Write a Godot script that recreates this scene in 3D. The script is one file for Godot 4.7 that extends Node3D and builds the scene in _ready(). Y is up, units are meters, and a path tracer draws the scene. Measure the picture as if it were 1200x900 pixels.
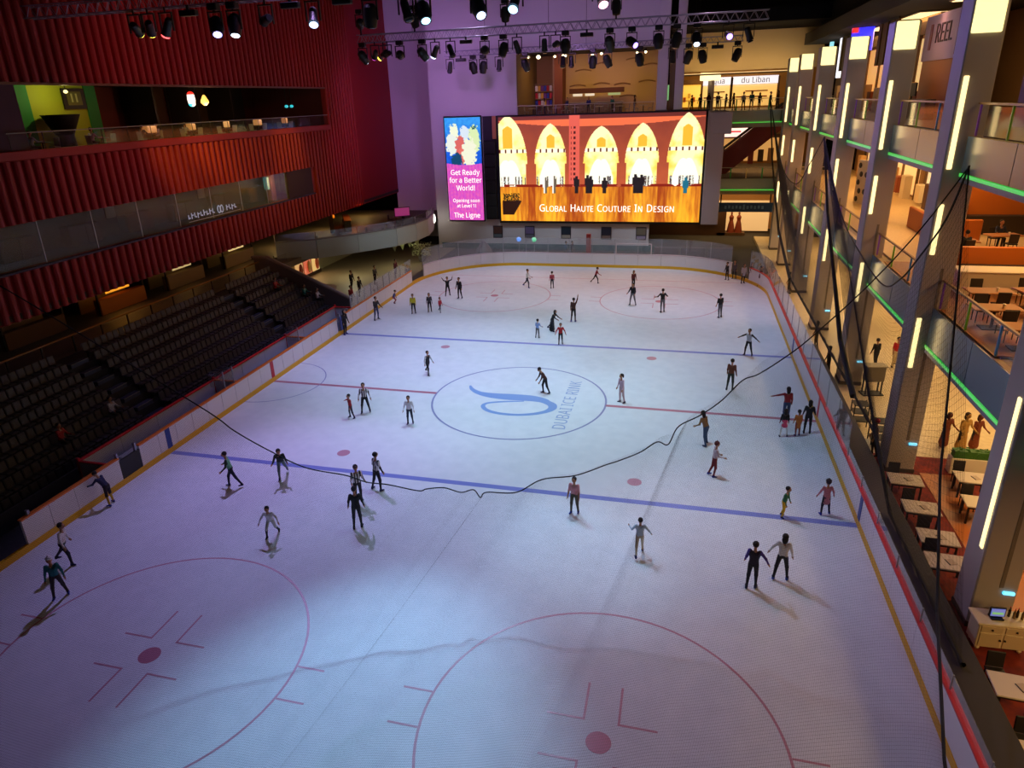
extends Node3D
# An indoor ice rink in a shopping mall, seen from a balcony behind its near end. Metres; y up; the rink's centre spot is the origin, x across, -z away from the camera.

const HW := 14.855      # half width of the ice
const HL := 31.0        # half length of the ice
const CR := 8.5         # corner radius
const BLUE := 8.87      # blue lines from the centre
const TOP := 1.25       # height of the dasher boards
const WALL_X := -25.0   # face of the red wall
const BACK_Z := -38.5   # face of the white wall behind the screens
const COLX := 16.6      # front face of the mall columns
const EDGE := 17.2      # edge of the mall floors
const L1 := 7.2
const L2 := 13.3

var taken := {}
var mats := {}
var rng := RandomNumberGenerator.new()

class Geo:
	var v := PackedVector3Array()
	var n := PackedVector3Array()
	var c := PackedColorArray()
	var ix := PackedInt32Array()
	var xf := Transform3D()
	var col := Color.WHITE
	var coloured := false

	func tri(a: Vector3, b: Vector3, d: Vector3) -> Geo:
		var i := v.size()
		var pa := xf * a
		var pb := xf * b
		var pd := xf * d
		var nn := (pb - pa).cross(pd - pa).normalized()
		v.append(pa); v.append(pb); v.append(pd)
		n.append(nn); n.append(nn); n.append(nn)
		c.append(col); c.append(col); c.append(col)
		ix.append(i); ix.append(i + 2); ix.append(i + 1)
		return self

	func quad(a: Vector3, b: Vector3, d: Vector3, e: Vector3) -> Geo:   # anticlockwise seen from outside
		var i := v.size()
		var p := [xf * a, xf * b, xf * d, xf * e]
		var nn: Vector3 = (p[2] - p[0]).cross(p[3] - p[1]).normalized()
		for k in 4:
			v.append(p[k]); n.append(nn); c.append(col)
		ix.append(i); ix.append(i + 2); ix.append(i + 1)
		ix.append(i); ix.append(i + 3); ix.append(i + 2)
		return self

	func towards(a: Vector3, b: Vector3, d: Vector3, e: Vector3, way: Vector3) -> Geo:
		if (d - a).cross(e - b).dot(way) >= 0: return quad(a, b, d, e)
		return quad(a, e, d, b)

	func box(m: Vector3, s: Vector3, ch := 0.0) -> Geo:
		var h := s * 0.5
		if ch <= 0.0:
			for ax in 3:
				for sg in [-1.0, 1.0]:
					var u := Vector3.ZERO
					var w := Vector3.ZERO
					var o := Vector3.ZERO
					o[ax] = h[ax] * sg
					u[(ax + 1) % 3] = h[(ax + 1) % 3] * sg
					w[(ax + 2) % 3] = h[(ax + 2) % 3]
					quad(m + o - u - w, m + o + u - w, m + o + u + w, m + o - u + w)
			return self
		ch = minf(ch, minf(h.x, minf(h.y, h.z)) * 0.95)
		var g := h - Vector3(ch, ch, ch)
		for ax in 3:
			for sg in [-1.0, 1.0]:
				var u := Vector3.ZERO
				var w := Vector3.ZERO
				var o := Vector3.ZERO
				o[ax] = h[ax] * sg
				u[(ax + 1) % 3] = g[(ax + 1) % 3] * sg
				w[(ax + 2) % 3] = g[(ax + 2) % 3]
				quad(m + o - u - w, m + o + u - w, m + o + u + w, m + o - u + w)
		for ax in 3:
			var b := (ax + 1) % 3
			var d := (ax + 2) % 3
			for sb in [-1.0, 1.0]:
				for sd in [-1.0, 1.0]:
					var p1 := Vector3.ZERO
					var p2 := Vector3.ZERO
					p1[b] = h[b] * sb; p1[d] = g[d] * sd
					p2[b] = g[b] * sb; p2[d] = h[d] * sd
					var e := Vector3.ZERO
					e[ax] = g[ax]
					_edge(m, p1, p2, e)
		for sx in [-1.0, 1.0]:
			for sy in [-1.0, 1.0]:
				for sz in [-1.0, 1.0]:
					var a := m + Vector3(h.x * sx, g.y * sy, g.z * sz)
					var b2 := m + Vector3(g.x * sx, h.y * sy, g.z * sz)
					var d2 := m + Vector3(g.x * sx, g.y * sy, h.z * sz)
					if sx * sy * sz > 0:
						tri(a, b2, d2)
					else:
						tri(a, d2, b2)
		return self

	func _edge(m: Vector3, p1: Vector3, p2: Vector3, e: Vector3) -> Geo:
		var nn := (e * 2.0).cross(p2 - p1)
		if nn.dot(p1 + p2) > 0:
			return quad(m + p1 - e, m + p1 + e, m + p2 + e, m + p2 - e)
		return quad(m + p1 + e, m + p1 - e, m + p2 - e, m + p2 + e)

	func tube(a: Vector3, b: Vector3, r1: float, r2: float, sides := 8, caps := true) -> Geo:
		var d := (b - a).normalized()
		var s := d.cross(Vector3.UP if absf(d.y) < 0.95 else Vector3.RIGHT).normalized()
		var t := s.cross(d).normalized()
		var i := v.size()
		for k in sides:
			var an := TAU * k / sides
			var o := s * cos(an) + t * sin(an)
			var nn := (xf.basis * o).normalized()
			v.append(xf * (a + o * r1)); n.append(nn); c.append(col)
			v.append(xf * (b + o * r2)); n.append(nn); c.append(col)
		for k in sides:
			var p := i + k * 2
			var q := i + ((k + 1) % sides) * 2
			ix.append(p); ix.append(q); ix.append(q + 1)
			ix.append(p); ix.append(q + 1); ix.append(p + 1)
		if caps:
			for e in 2:
				var m := a if e == 0 else b
				var r := r1 if e == 0 else r2
				if r < 0.0005: continue
				for k in sides:
					var a0 := TAU * k / sides
					var a1 := TAU * (k + 1) / sides
					var p0 := m + (s * cos(a0) + t * sin(a0)) * r
					var p1 := m + (s * cos(a1) + t * sin(a1)) * r
					if e == 0: tri(m, p0, p1)
					else: tri(m, p1, p0)
		return self

	func path(pts: Array, r: float, sides := 6) -> Geo:
		for k in pts.size() - 1:
			tube(pts[k], pts[k + 1], r, r, sides, false)
		return self

	func lathe(profile: Array, sides := 16) -> Geo:    # Vector2(radius, height), bottom to top, about this frame's y axis
		for k in profile.size() - 1:
			var p: Vector2 = profile[k]
			var q: Vector2 = profile[k + 1]
			var i := v.size()
			var sl := Vector2(q.y - p.y, p.x - q.x).normalized()
			for m in sides:
				var an := TAU * m / sides
				var o := Vector3(cos(an), 0, sin(an))
				var nn := (xf.basis * (o * sl.x + Vector3(0, sl.y, 0))).normalized()
				v.append(xf * (o * p.x + Vector3(0, p.y, 0))); n.append(nn); c.append(col)
				v.append(xf * (o * q.x + Vector3(0, q.y, 0))); n.append(nn); c.append(col)
			for m in sides:
				var a := i + m * 2
				var b := i + ((m + 1) % sides) * 2
				ix.append(a); ix.append(b); ix.append(b + 1)
				ix.append(a); ix.append(b + 1); ix.append(a + 1)
		return self

	func ell(m: Vector3, r: Vector3, seg := 10, rings := 7) -> Geo:
		var i := v.size()
		for a in rings + 1:
			var th := PI * a / rings
			for b in seg:
				var ph := TAU * b / seg
				var o := Vector3(sin(th) * cos(ph), cos(th), sin(th) * sin(ph))
				v.append(xf * (m + o * r))
				n.append((xf.basis * (o / r)).normalized())
				c.append(col)
		for a in rings:
			for b in seg:
				var p := i + a * seg + b
				var q := i + a * seg + (b + 1) % seg
				ix.append(p); ix.append(q + seg); ix.append(q)
				ix.append(p); ix.append(p + seg); ix.append(q + seg)
		return self

	func prism(poly: PackedVector2Array, y0: float, y1: float) -> Geo:   # outline in x and z, raised from y0 to y1
		var t := Geometry2D.triangulate_polygon(poly)
		for k in range(0, t.size(), 3):
			var a := poly[t[k]]
			var b := poly[t[k + 1]]
			var d := poly[t[k + 2]]
			var up := (b - a).cross(d - a) < 0
			for top in [true, false]:
				var y: float = y1 if top else y0
				var A := Vector3(a.x, y, a.y)
				var B := Vector3(b.x, y, b.y)
				var D := Vector3(d.x, y, d.y)
				if up == top: tri(A, B, D)
				else: tri(A, D, B)
		var turned := 0.0
		for k in poly.size():
			turned += poly[k].cross(poly[(k + 1) % poly.size()])
		var cw := turned > 0.0
		for k in poly.size():
			var p := poly[k]
			var q := poly[(k + 1) % poly.size()]
			if cw:
				quad(Vector3(p.x, y0, p.y), Vector3(p.x, y1, p.y), Vector3(q.x, y1, q.y), Vector3(q.x, y0, q.y))
			else:
				quad(Vector3(p.x, y0, p.y), Vector3(q.x, y0, q.y), Vector3(q.x, y1, q.y), Vector3(p.x, y1, p.y))
		return self

	func ring(m: Vector3, r: float, w: float, t := 0.004, seg := 72, a0 := 0.0, a1 := TAU) -> Geo:
		for k in seg:
			var p := a0 + (a1 - a0) * k / seg
			var q := a0 + (a1 - a0) * (k + 1) / seg
			var P := Vector3(cos(p), 0, sin(p))
			var Q := Vector3(cos(q), 0, sin(q))
			var u := Vector3(0, t, 0)
			quad(m + u + P * (r + w), m + u + P * (r - w), m + u + Q * (r - w), m + u + Q * (r + w))
		return self

	func strip(line: Array, outs: Array, o0: float, o1: float, y0: float, y1: float) -> Geo:   # a wall along a line in plan, from o0 to o1 along each point's outward direction
		for k in line.size() - 1:
			var a: Vector3 = line[k]
			var b: Vector3 = line[k + 1]
			var na: Vector3 = outs[k]
			var nb: Vector3 = outs[k + 1]
			var A0 := a + na * o0
			var B0 := b + nb * o0
			var A1 := a + na * o1
			var B1 := b + nb * o1
			var l := Vector3(0, y0, 0)
			var h := Vector3(0, y1, 0)
			towards(A0 + l, A0 + h, B0 + h, B0 + l, na * (-1.0 if o1 > o0 else 1.0))
			towards(A1 + l, B1 + l, B1 + h, A1 + h, na * (1.0 if o1 > o0 else -1.0))
			towards(A0 + h, A1 + h, B1 + h, B0 + h, Vector3.UP)
			if k == 0: towards(A0 + l, A1 + l, A1 + h, A0 + h, a - b)
			if k == line.size() - 2: towards(B0 + l, B0 + h, B1 + h, B1 + l, b - a)
		return self

	func mesh() -> ArrayMesh:
		var arr := []
		arr.resize(Mesh.ARRAY_MAX)
		arr[Mesh.ARRAY_VERTEX] = v
		arr[Mesh.ARRAY_NORMAL] = n
		if coloured: arr[Mesh.ARRAY_COLOR] = c
		arr[Mesh.ARRAY_INDEX] = ix
		var m := ArrayMesh.new()
		m.add_surface_from_arrays(Mesh.PRIMITIVE_TRIANGLES, arr)
		return m

# ---- small helpers ----
func V(x, y, z) -> Vector3: return Vector3(x, y, z)
func rgb(r, g, b) -> Color: return Color(r / 255.0, g / 255.0, b / 255.0)

func numbered(called: String) -> String:
	var k: int = taken.get(called, 0)
	taken[called] = k + 1
	return called if k == 0 else "%s_%03d" % [called, k]

func mat(key: String, color := Color.WHITE, rough := 0.7, metal := 0.0, extra := {}) -> StandardMaterial3D:
	if mats.has(key): return mats[key]
	var m := StandardMaterial3D.new()
	m.resource_name = key
	m.albedo_color = color
	m.roughness = rough
	m.metallic = metal
	for k in extra: m.set(k, extra[k])
	mats[key] = m
	return m

func glow(key: String, color := Color.WHITE, power := 1.0, base := Color(0.8, 0.8, 0.8)) -> StandardMaterial3D:
	if mats.has(key): return mats[key]
	var m := mat(key, base, 0.5)
	m.emission_enabled = true
	m.emission = color
	m.emission_energy_multiplier = power
	return m

func pane(key: String, color: Color, alpha: float, rough := 0.05, shine := 0.5) -> StandardMaterial3D:
	if mats.has(key): return mats[key]
	var m := mat(key, Color(color.r, color.g, color.b, alpha), rough)
	m.transparency = BaseMaterial3D.TRANSPARENCY_ALPHA
	m.metallic_specular = shine
	return m

func grain(m: StandardMaterial3D, a: Color, b: Color, freq: float, metres: float, sd := 1, octaves := 4) -> StandardMaterial3D:   # mottled colour from noise, laid in world axes
	var t := NoiseTexture2D.new()
	t.width = 512; t.height = 512; t.seamless = true
	var f := FastNoiseLite.new()
	f.seed = sd; f.frequency = freq; f.fractal_octaves = octaves
	t.noise = f
	var ramp := Gradient.new()
	ramp.set_color(0, a); ramp.set_color(1, b)
	t.color_ramp = ramp
	m.albedo_texture = t
	m.albedo_color = Color.WHITE
	m.uv1_triplanar = true
	m.uv1_world_triplanar = true
	m.uv1_scale = Vector3.ONE / metres
	return m

func inst(called: String, mesh: Mesh, m: Material, parent: Node) -> MeshInstance3D:
	var o := MeshInstance3D.new()
	o.name = called
	o.mesh = mesh
	o.material_override = m
	parent.add_child(o, true)
	return o

func part(called: String, g: Geo, m: Material, parent: Node) -> MeshInstance3D:
	return inst(called, g.mesh(), m, parent)

func tag(o: Node, label: String, category: String, group := "", kind := "") -> Node:
	if label.split(" ", false).size() > 16: print("LONG ", label)
	if label: o.set_meta("label", label)
	if category: o.set_meta("category", category)
	if group: o.set_meta("group", group)
	if kind: o.set_meta("kind", kind)
	return o

func thing(called: String, label: String, category: String, at := Vector3.ZERO, turn := 0.0, group := "") -> Node3D:
	var o := Node3D.new()
	o.name = numbered(called)
	add_child(o)
	o.position = at
	o.rotation.y = turn
	tag(o, label, category, group)
	return o

func struct(called: String, g: Geo, m: Material, label := "") -> MeshInstance3D:
	var o := part(numbered(called), g, m, self)
	o.set_meta("kind", "structure")
	if label: o.set_meta("label", label)
	return o

func copy(o: Node3D, at: Vector3, turn: float, label := "", group := "") -> Node3D:
	var r: Node3D = o.duplicate()
	r.name = numbered(String(o.name).trim_suffix("_001").rstrip("0123456789").trim_suffix("_"))
	add_child(r)
	r.position = at
	r.rotation.y = turn
	if label: r.set_meta("label", label)
	if group: r.set_meta("group", group)
	return r

func lettering(called: String, text: String, size: float, m: Material, parent: Node, at: Vector3, rot := Vector3.ZERO, depth := 0.02, serif := false) -> MeshInstance3D:
	var t := TextMesh.new()
	var f := SystemFont.new()
	f.font_names = PackedStringArray(["Droid Serif" if serif else "Droid Sans"])
	t.font = f
	t.text = text
	t.font_size = 32
	t.pixel_size = size / 32.0
	t.depth = depth
	t.curve_step = 2.0
	var o := inst(called, t, m, parent)
	o.position = at
	o.rotation = rot
	return o

func spot(at: Vector3, to: Vector3, color: Color, energy: float, angle: float, size := 0.15, parent: Node = self, soft := 1.0) -> SpotLight3D:
	var l := SpotLight3D.new()
	parent.add_child(l, true)
	l.global_position = at
	l.look_at(to, Vector3.UP if absf((to - at).normalized().y) < 0.99 else Vector3.RIGHT)
	l.light_color = color
	l.light_energy = energy
	l.spot_angle = angle
	l.spot_angle_attenuation = soft
	l.spot_range = 120.0
	l.spot_attenuation = 2.0
	l.light_size = size
	l.shadow_enabled = true
	return l

func area(at: Vector3, to: Vector3, size: Vector2, color: Color, energy: float, parent: Node = self) -> AreaLight3D:
	var l := AreaLight3D.new()
	parent.add_child(l, true)
	l.area_size = size
	l.area_range = 120.0
	l.global_position = at
	l.look_at(to, Vector3.UP if absf((to - at).normalized().y) < 0.99 else Vector3.FORWARD)
	l.light_color = color
	l.light_energy = energy
	l.shadow_enabled = true
	return l

func omni(at: Vector3, color: Color, energy: float, size := 0.1, parent: Node = self) -> OmniLight3D:
	var l := OmniLight3D.new()
	parent.add_child(l, true)
	l.global_position = at
	l.light_color = color
	l.light_energy = energy
	l.omni_range = 80.0
	l.omni_attenuation = 2.0
	l.light_size = size
	l.shadow_enabled = true
	return l

func _ready() -> void:
	rng.seed = 7
	# --- camera ---
	var cam := Camera3D.new()
	cam.name = "camera"
	add_child(cam)
	cam.position = V(7.885, 15.061, 32.609)
	cam.rotation = V(deg_to_rad(-21.031), deg_to_rad(15.152), deg_to_rad(-2.074))
	cam.near = 0.1
	cam.far = 400.0
	cam.projection = Camera3D.PROJECTION_FRUSTUM
	cam.size = 2.0 * 450.0 / 798.06 * 0.1
	cam.frustum_offset = Vector2(13.67, -25.43) / 798.06 * 0.1
	cam.current = true
	# --- surroundings: a closed hall, so the sky is black ---
	var we := WorldEnvironment.new()
	we.name = "world"
	var e := Environment.new()
	e.background_mode = Environment.BG_COLOR
	e.background_color = Color(0, 0, 0)
	e.tonemap_mode = Environment.TONE_MAPPER_LINEAR
	e.tonemap_exposure = 1.0
	e.sdfgi_enabled = true
	e.ssao_enabled = true
	e.ssil_enabled = true
	we.environment = e
	add_child(we)
	hall_lights()
	shell()
	ice()
	boards()
	grandstand()
	red_wall()
	back_wall()
	far_corner()
	mall()
	restaurant()
	trusses()
	skaters()
	visitors()
	nets()

# ---- light: the rink's own floodlights under the roof, then the rest in each lamp's builder ----
func hall_lights() -> void:
	# x, z, colour, energy, where: high-bay floods with soft round pools
	for f in [[-8.5, -21.5, Color(0.90, 0.84, 1.0), 175.0, "far corner by the mezzanine"], [-9.0, -7.0, Color(0.70, 0.74, 1.0), 215.0, "players' boxes"], [-9.0, 1.0, Color(0.80, 0.64, 1.0), 120.0, "red line by the grandstand"],
			[-3.0, -16.0, Color(0.80, 1.0, 0.98), 95.0, "far face-off circle"], [-2.5, -2.5, Color(0.76, 0.90, 1.0), 330.0, "grandstand side of the centre circle"], [4.5, 4.0, Color(0.72, 0.88, 1.0), 290.0, "column side of the centre circle"],
			[9.0, -22.0, Color(1.0, 0.82, 0.95), 115.0, "far gate"], [8.5, -14.0, Color(0.72, 0.84, 1.0), 235.0, "far blue line"]]:
		flood(V(f[0], 25.6, f[1]), f[2], f[3], f[4])

func flood(at: Vector3, color: Color, energy: float, where: String) -> void:
	var t := thing("high_bay_floodlight", "round floodlight hung under the dark roof above the %s" % where, "floodlight", at, 0, "floodlights under the rink roof")
	part("housing", Geo.new().lathe([Vector2(0.55, 0.02), Vector2(0.6, 0.1), Vector2(0.3, 0.5), Vector2(0.0, 0.52)], 16), mat("black_metal", rgb(18, 18, 20), 0.5), t)
	part("lens", Geo.new().lathe([Vector2(0.0, 0.0), Vector2(0.5, 0.02), Vector2(0.5, 0.06)], 16), glow("flood_" + color.to_html(false), color, 4.0), t)
	part("hanger", Geo.new().tube(V(0, 0.5, 0), V(0, 1.45, 0), 0.03, 0.03, 6), mat("black_metal"), t)
	spot(at + V(0, -0.1, 0), at + V(0.001, -20, 0), color, energy, 32.0, 0.5, t)

# ---- the hall ----
func shell() -> void:
	var dark := mat("hall_dark", rgb(40, 38, 42), 0.9)
	var black := mat("roof_black", rgb(10, 10, 12), 0.95)
	struct("floor", Geo.new().box(V(-1, -0.32, -13), V(92, 0.6, 110)), grain(mat("rubber_floor", Color.WHITE, 0.85), rgb(48, 46, 50), rgb(62, 58, 60), 0.05, 3.0, 3), "dark rubber floor around the ice")
	struct("ceiling", Geo.new().box(V(-1, 27.4, -13), V(92, 0.8, 110)), black, "black roof over the rink")
	struct("wall_left", Geo.new().box(V(-46.5, 13, -13), V(1, 28, 110)), dark)
	struct("wall_right", Geo.new().box(V(44.5, 13, -13), V(1, 28, 110)), dark)
	struct("wall_near", Geo.new().box(V(-1, 13, 41.5), V(92, 28, 1)), dark)
	struct("wall_far", Geo.new().box(V(-1, 13, -67.5), V(92, 28, 1)), dark)
	# the balcony the picture was taken from, behind the near end
	struct("floor_balcony", Geo.new().box(V(0, 13.05, 37.3), V(60, 0.5, 8.0)), mat("stone_floor", rgb(150, 138, 120), 0.5), "balcony floor behind the near end")

# ---- ice and its painted marks ----
func rounded(inset: float, seg := 14) -> PackedVector2Array:
	var p := PackedVector2Array()
	var r := CR - inset
	for q in [[1, 1, 0.0], [-1, 1, 90.0], [-1, -1, 180.0], [1, -1, 270.0]]:
		var m := Vector2(q[0] * (HW - CR), q[1] * (HL - CR))
		for k in seg + 1:
			var a := deg_to_rad(q[2] + 90.0 * k / seg)
			p.append(m + Vector2(cos(a), sin(a)) * r)
	return p

func ice() -> void:
	var im := mat("ice", Color.WHITE, 0.34)
	grain(im, rgb(222, 228, 234), rgb(232, 237, 242), 0.02, 9.0, 11, 6)
	var rt := NoiseTexture2D.new()
	rt.width = 512; rt.height = 512; rt.seamless = true
	var f := FastNoiseLite.new()
	f.seed = 4; f.frequency = 0.03; f.fractal_octaves = 5
	rt.noise = f
	var gr := Gradient.new()
	gr.set_color(0, Color(0.66, 0.66, 0.66)); gr.set_color(1, Color(0.95, 0.95, 0.95))
	rt.color_ramp = gr
	im.roughness = 0.85
	im.roughness_texture = rt
	var s := struct("ice_sheet", Geo.new().prism(rounded(0.0), -0.02, 0.0), im, "white ice sheet with rounded corners")
	var blue := mat("ice_blue_paint", rgb(128, 142, 212), 0.4)
	var red := mat("ice_red_paint", rgb(186, 112, 134), 0.4)
	var ring := mat("ice_ring_paint", rgb(138, 146, 190), 0.4)
	var rose := mat("ice_rose_paint", rgb(200, 144, 160), 0.4)
	var y := 0.004
	for z in [-BLUE, BLUE]:
		part("blue_line", Geo.new().box(V(0, y * 0.5, z), V(HW * 2, y, 0.3)), blue, s)
	for sx in [-1, 1]:
		part("centre_line", Geo.new().box(V(sx * (4.66 + HW) * 0.5, y * 0.5, 0), V(HW - 4.66, y, 0.24)), red, s)
	part("centre_circle", Geo.new().ring(V(0, 0, 0), 4.66, 0.05, y), ring, s)
	part("referee_crease", Geo.new().ring(V(-HW, 0, 0), 3.0, 0.03, y, 24, deg_to_rad(-90), deg_to_rad(90)), ring, s)
	for sx in [-1, 1]:
		for sz in [-1, 1]:
			part("neutral_dot", Geo.new().lathe([Vector2(0.3, 0), Vector2(0.3, y), Vector2(0, y)], 20), rose, s).position = V(6.66 * sx, 0, (BLUE - 1.5) * sz)
			var zc: float = 20.04 * sz
			var cc := V(6.66 * sx, 0, zc)
			var rose_z := rose
			part("faceoff_circle", Geo.new().ring(cc, 4.6, 0.035, y, 80), rose_z, s)
			part("faceoff_dot", Geo.new().lathe([Vector2(0.32, 0), Vector2(0.32, y), Vector2(0, y)], 24), red, s).position = cc
			for ax in [-1, 1]:
				for az in [-1, 1]:
					var g := Geo.new()
					g.box(cc + V(ax * (0.42 + 0.5), y * 0.5, az * 0.62), V(1.0, y, 0.06))
					g.box(cc + V(ax * 0.45, y * 0.5, az * (0.62 + 0.6)), V(0.06, y, 1.2))
					part("faceoff_mark", g, rose_z, s)
				for az in [-0.58, 0.58]:
					part("hash_mark", Geo.new().box(cc + V(ax * (4.6 + 0.42), y * 0.5, az), V(0.84, y, 0.06)), rose_z, s)
	for sz in [-1, 1]:
		part("goal_line", Geo.new().box(V(0, y * 0.5, 26.5 * sz), V(27.0, y, 0.05)), rose, s)
	# the brushed letter in the centre circle: a loop with a long tapering tail
	var pen := mat("ice_logo_paint", rgb(128, 168, 222), 0.4)
	var loop := [V(1.55, 0, 0.12), V(1.9, 0, 0.42), V(1.98, 0, 0.85), V(1.72, 0, 1.3), V(1.1, 0, 1.7), V(0.3, 0, 1.93), V(-0.6, 0, 1.92), V(-1.3, 0, 1.66), V(-1.66, 0, 1.2), V(-1.55, 0, 0.82), V(-1.0, 0, 0.55), V(-0.3, 0, 0.36), V(0.4, 0, 0.2)]
	var width := [0.22, 0.24, 0.22, 0.16, 0.13, 0.12, 0.13, 0.13, 0.12, 0.10, 0.09, 0.08, 0.05]
	part("logo_loop", brush(loop, width, y), pen, s)
	var tail := [V(-3.13, 0, -1.35), V(-2.85, 0, -0.85), V(-2.3, 0, -0.42), V(-1.5, 0, -0.22), V(-0.5, 0, -0.2), V(0.5, 0, -0.22), V(1.2, 0, -0.1), V(1.6, 0, 0.14)]
	part("logo_tail", brush(tail, [0.05, 0.13, 0.2, 0.32, 0.4, 0.38, 0.3, 0.22], y + 0.002), pen, s)
	var words := lettering("lettering", "DUBAI ICE RINK", 0.86, mat("ice_letter_paint", rgb(150, 176, 216), 0.4), s, V(2.72, 0.003, 0.1), Vector3.ZERO, 0.004)
	words.basis = Basis(V(0, 0, -1), V(-1, 0, 0), V(0, 1, 0))

func upright() -> Basis:   # for outlines drawn in x and height, raised along depth
	return Basis(V(1, 0, 0), V(0, 0, -1), V(0, 1, 0))

func brush(pts: Array, w: Array, y: float) -> Geo:   # a flat painted stroke of changing width
	var g := Geo.new()
	var c := Curve3D.new()
	for k in pts.size():
		var a: Vector3 = pts[maxi(k - 1, 0)]
		var b: Vector3 = pts[mini(k + 1, pts.size() - 1)]
		c.add_point(pts[k], -(b - a) / 6.0, (b - a) / 6.0)
	var L := []
	var R := []
	for k in pts.size() - 1:
		for i in 8:
			var t := i / 8.0
			var p := c.sample(k, t)
			var d := (c.sample(k, minf(t + 0.05, 1.0)) - c.sample(k, maxf(t - 0.05, 0.0))).normalized()
			var o := V(-d.z, 0, d.x) * lerpf(w[k], w[k + 1], t)
			L.append(p + o + V(0, y, 0)); R.append(p - o + V(0, y, 0))
	for k in L.size() - 1:
		g.towards(L[k], L[k + 1], R[k + 1], R[k], Vector3.UP)
	return g

# ---- dasher boards, kick plates, cap rails and glass ----
func board_runs() -> Array:   # panels round the rink: [points, outward directions, tag]
	var out := []
	var straight := func(a: Vector3, b: Vector3, o: Vector3, n: int, side: String):
		for k in n:
			var p := a.lerp(b, float(k) / n)
			var q := a.lerp(b, float(k + 1) / n)
			out.append([[p, q], [o, o], side])
	var arc := func(m: Vector3, a0: float, n: int, side: String):
		for k in n:
			var pts := []
			var os := []
			for i in 5:
				var an := deg_to_rad(a0 + 90.0 * (k + i / 4.0) / n)
				var o := V(cos(an), 0, sin(an))
				pts.append(m + o * CR); os.append(o)
			out.append([pts, os, side])
	var ex := HW - CR
	var ez := HL - CR
	straight.call(V(HW, 0, -ez), V(HW, 0, ez), V(1, 0, 0), 19, "right")
	arc.call(V(ex, 0, ez), 0.0, 6, "near")
	straight.call(V(ex, 0, HL), V(-ex, 0, HL), V(0, 0, 1), 5, "near")
	arc.call(V(-ex, 0, ez), 90.0, 6, "near")
	straight.call(V(-HW, 0, ez), V(-HW, 0, -ez), V(-1, 0, 0), 38, "left")
	arc.call(V(-ex, 0, -ez), 180.0, 6, "farleft")
	straight.call(V(-ex, 0, -HL), V(ex, 0, -HL), V(0, 0, -1), 6, "far")
	arc.call(V(ex, 0, -ez), 270.0, 6, "farright")
	return out

func boards() -> void:
	var t := thing("rink_boards", "white dasher boards with a yellow kick plate running round the ice", "rink boards")
	var gl := thing("rink_glass", "clear safety glass panels standing on the white boards", "safety glass")
	var white := mat("board_white", rgb(226, 224, 228), 0.42)
	var yellow := mat("kick_yellow", rgb(226, 176, 20), 0.5)
	var orange := mat("cap_orange", rgb(226, 122, 40), 0.45)
	var redc := mat("cap_red", rgb(200, 28, 40), 0.4)
	var pale := mat("cap_pale", rgb(206, 196, 206), 0.45)
	var steel := mat("post_grey", rgb(150, 150, 158), 0.35, 0.6)
	var glass := pane("rink_pane", Color(0.62, 0.66, 0.70), 0.16, 0.06)
	var runs := board_runs()
	var count := {}
	for r in runs:
		var line: Array = r[0]
		var outs: Array = r[1]
		var side: String = r[2]
		var m: Vector3 = (line[0] + line[-1]) * 0.5
		var open := false       # gates that stand open
		if side == "left" and ((m.z > 16.4 and m.z < 18.0) or absf(m.z + 9.4) < 0.55): open = true
		if side == "farright" and m.z < -26.2 and m.z > -28.3: open = true
		if side == "farleft" and absf(m.z + 23.4) < 0.9: open = true
		part("kick_plate", Geo.new().strip(line, outs, -0.03, 0.12, 0.0, 0.26), yellow, t)
		if not open:
			var gate := side == "left" and absf(m.z - 11.3) < 0.5
			part("gate" if gate else "board_panel", Geo.new().strip(inset_ends(line, 0.012), outs, 0.0, 0.1, 0.26, TOP - (0.12 if gate else 0.0)), mat("gate_black", rgb(22, 22, 24), 0.5) if gate else white, t)
			var cap := pale
			if side == "right" or (side == "farright" and m.x > 12.6) or side == "near": cap = redc
			if side == "left": cap = orange
			if not gate:
				part("cap_rail", Geo.new().strip(line, outs, -0.03, 0.15, TOP, TOP + 0.06), cap, t)
		if side != "left" or m.z < -10.5:
			if open: continue
			var hgt := 2.75 if side == "right" or side.begins_with("far") else 2.6
			if side == "left": hgt = 2.3
			if side == "right" and m.z > 7.0: hgt = 1.75
			part("glass_panel", Geo.new().strip(inset_ends(line, 0.03), outs, 0.05, 0.064, TOP + 0.06, hgt), glass, gl)
			var p: Vector3 = line[0] + outs[0] * 0.06
			part("post", Geo.new().box(p + V(0, (hgt + TOP) * 0.5, 0), V(0.04, hgt - TOP, 0.04)), steel, gl)
	# line colours carried up the boards
	var bl := mat("board_blue_mark", rgb(30, 62, 150), 0.45)
	var rd := mat("board_red_mark", rgb(196, 26, 40), 0.45)
	for sx in [-1, 1]:
		for z in [-BLUE, BLUE]:
			part("blue_mark", Geo.new().box(V(sx * (HW + 0.005), TOP * 0.5 + 0.06, z), V(0.05, TOP - 0.1, 0.3)), bl, t)
		part("red_mark", Geo.new().box(V(sx * (HW + 0.005), TOP * 0.5 + 0.06, 0), V(0.05, TOP - 0.1, 0.3)), rd, t)
	for z in [-10.0, -8.75, 16.2, 18.3, 10.8, 11.85]:
		part("gate_post", Geo.new().box(V(-HW - 0.08, 0.75, z), V(0.12, 1.5, 0.1)), steel, t)
	team_boxes()

func inset_ends(line: Array, d: float) -> Array:
	var l := line.duplicate()
	l[0] = line[0] + (line[1] - line[0]).normalized() * d
	l[-1] = line[-1] + (line[-2] - line[-1]).normalized() * d
	return l

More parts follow.
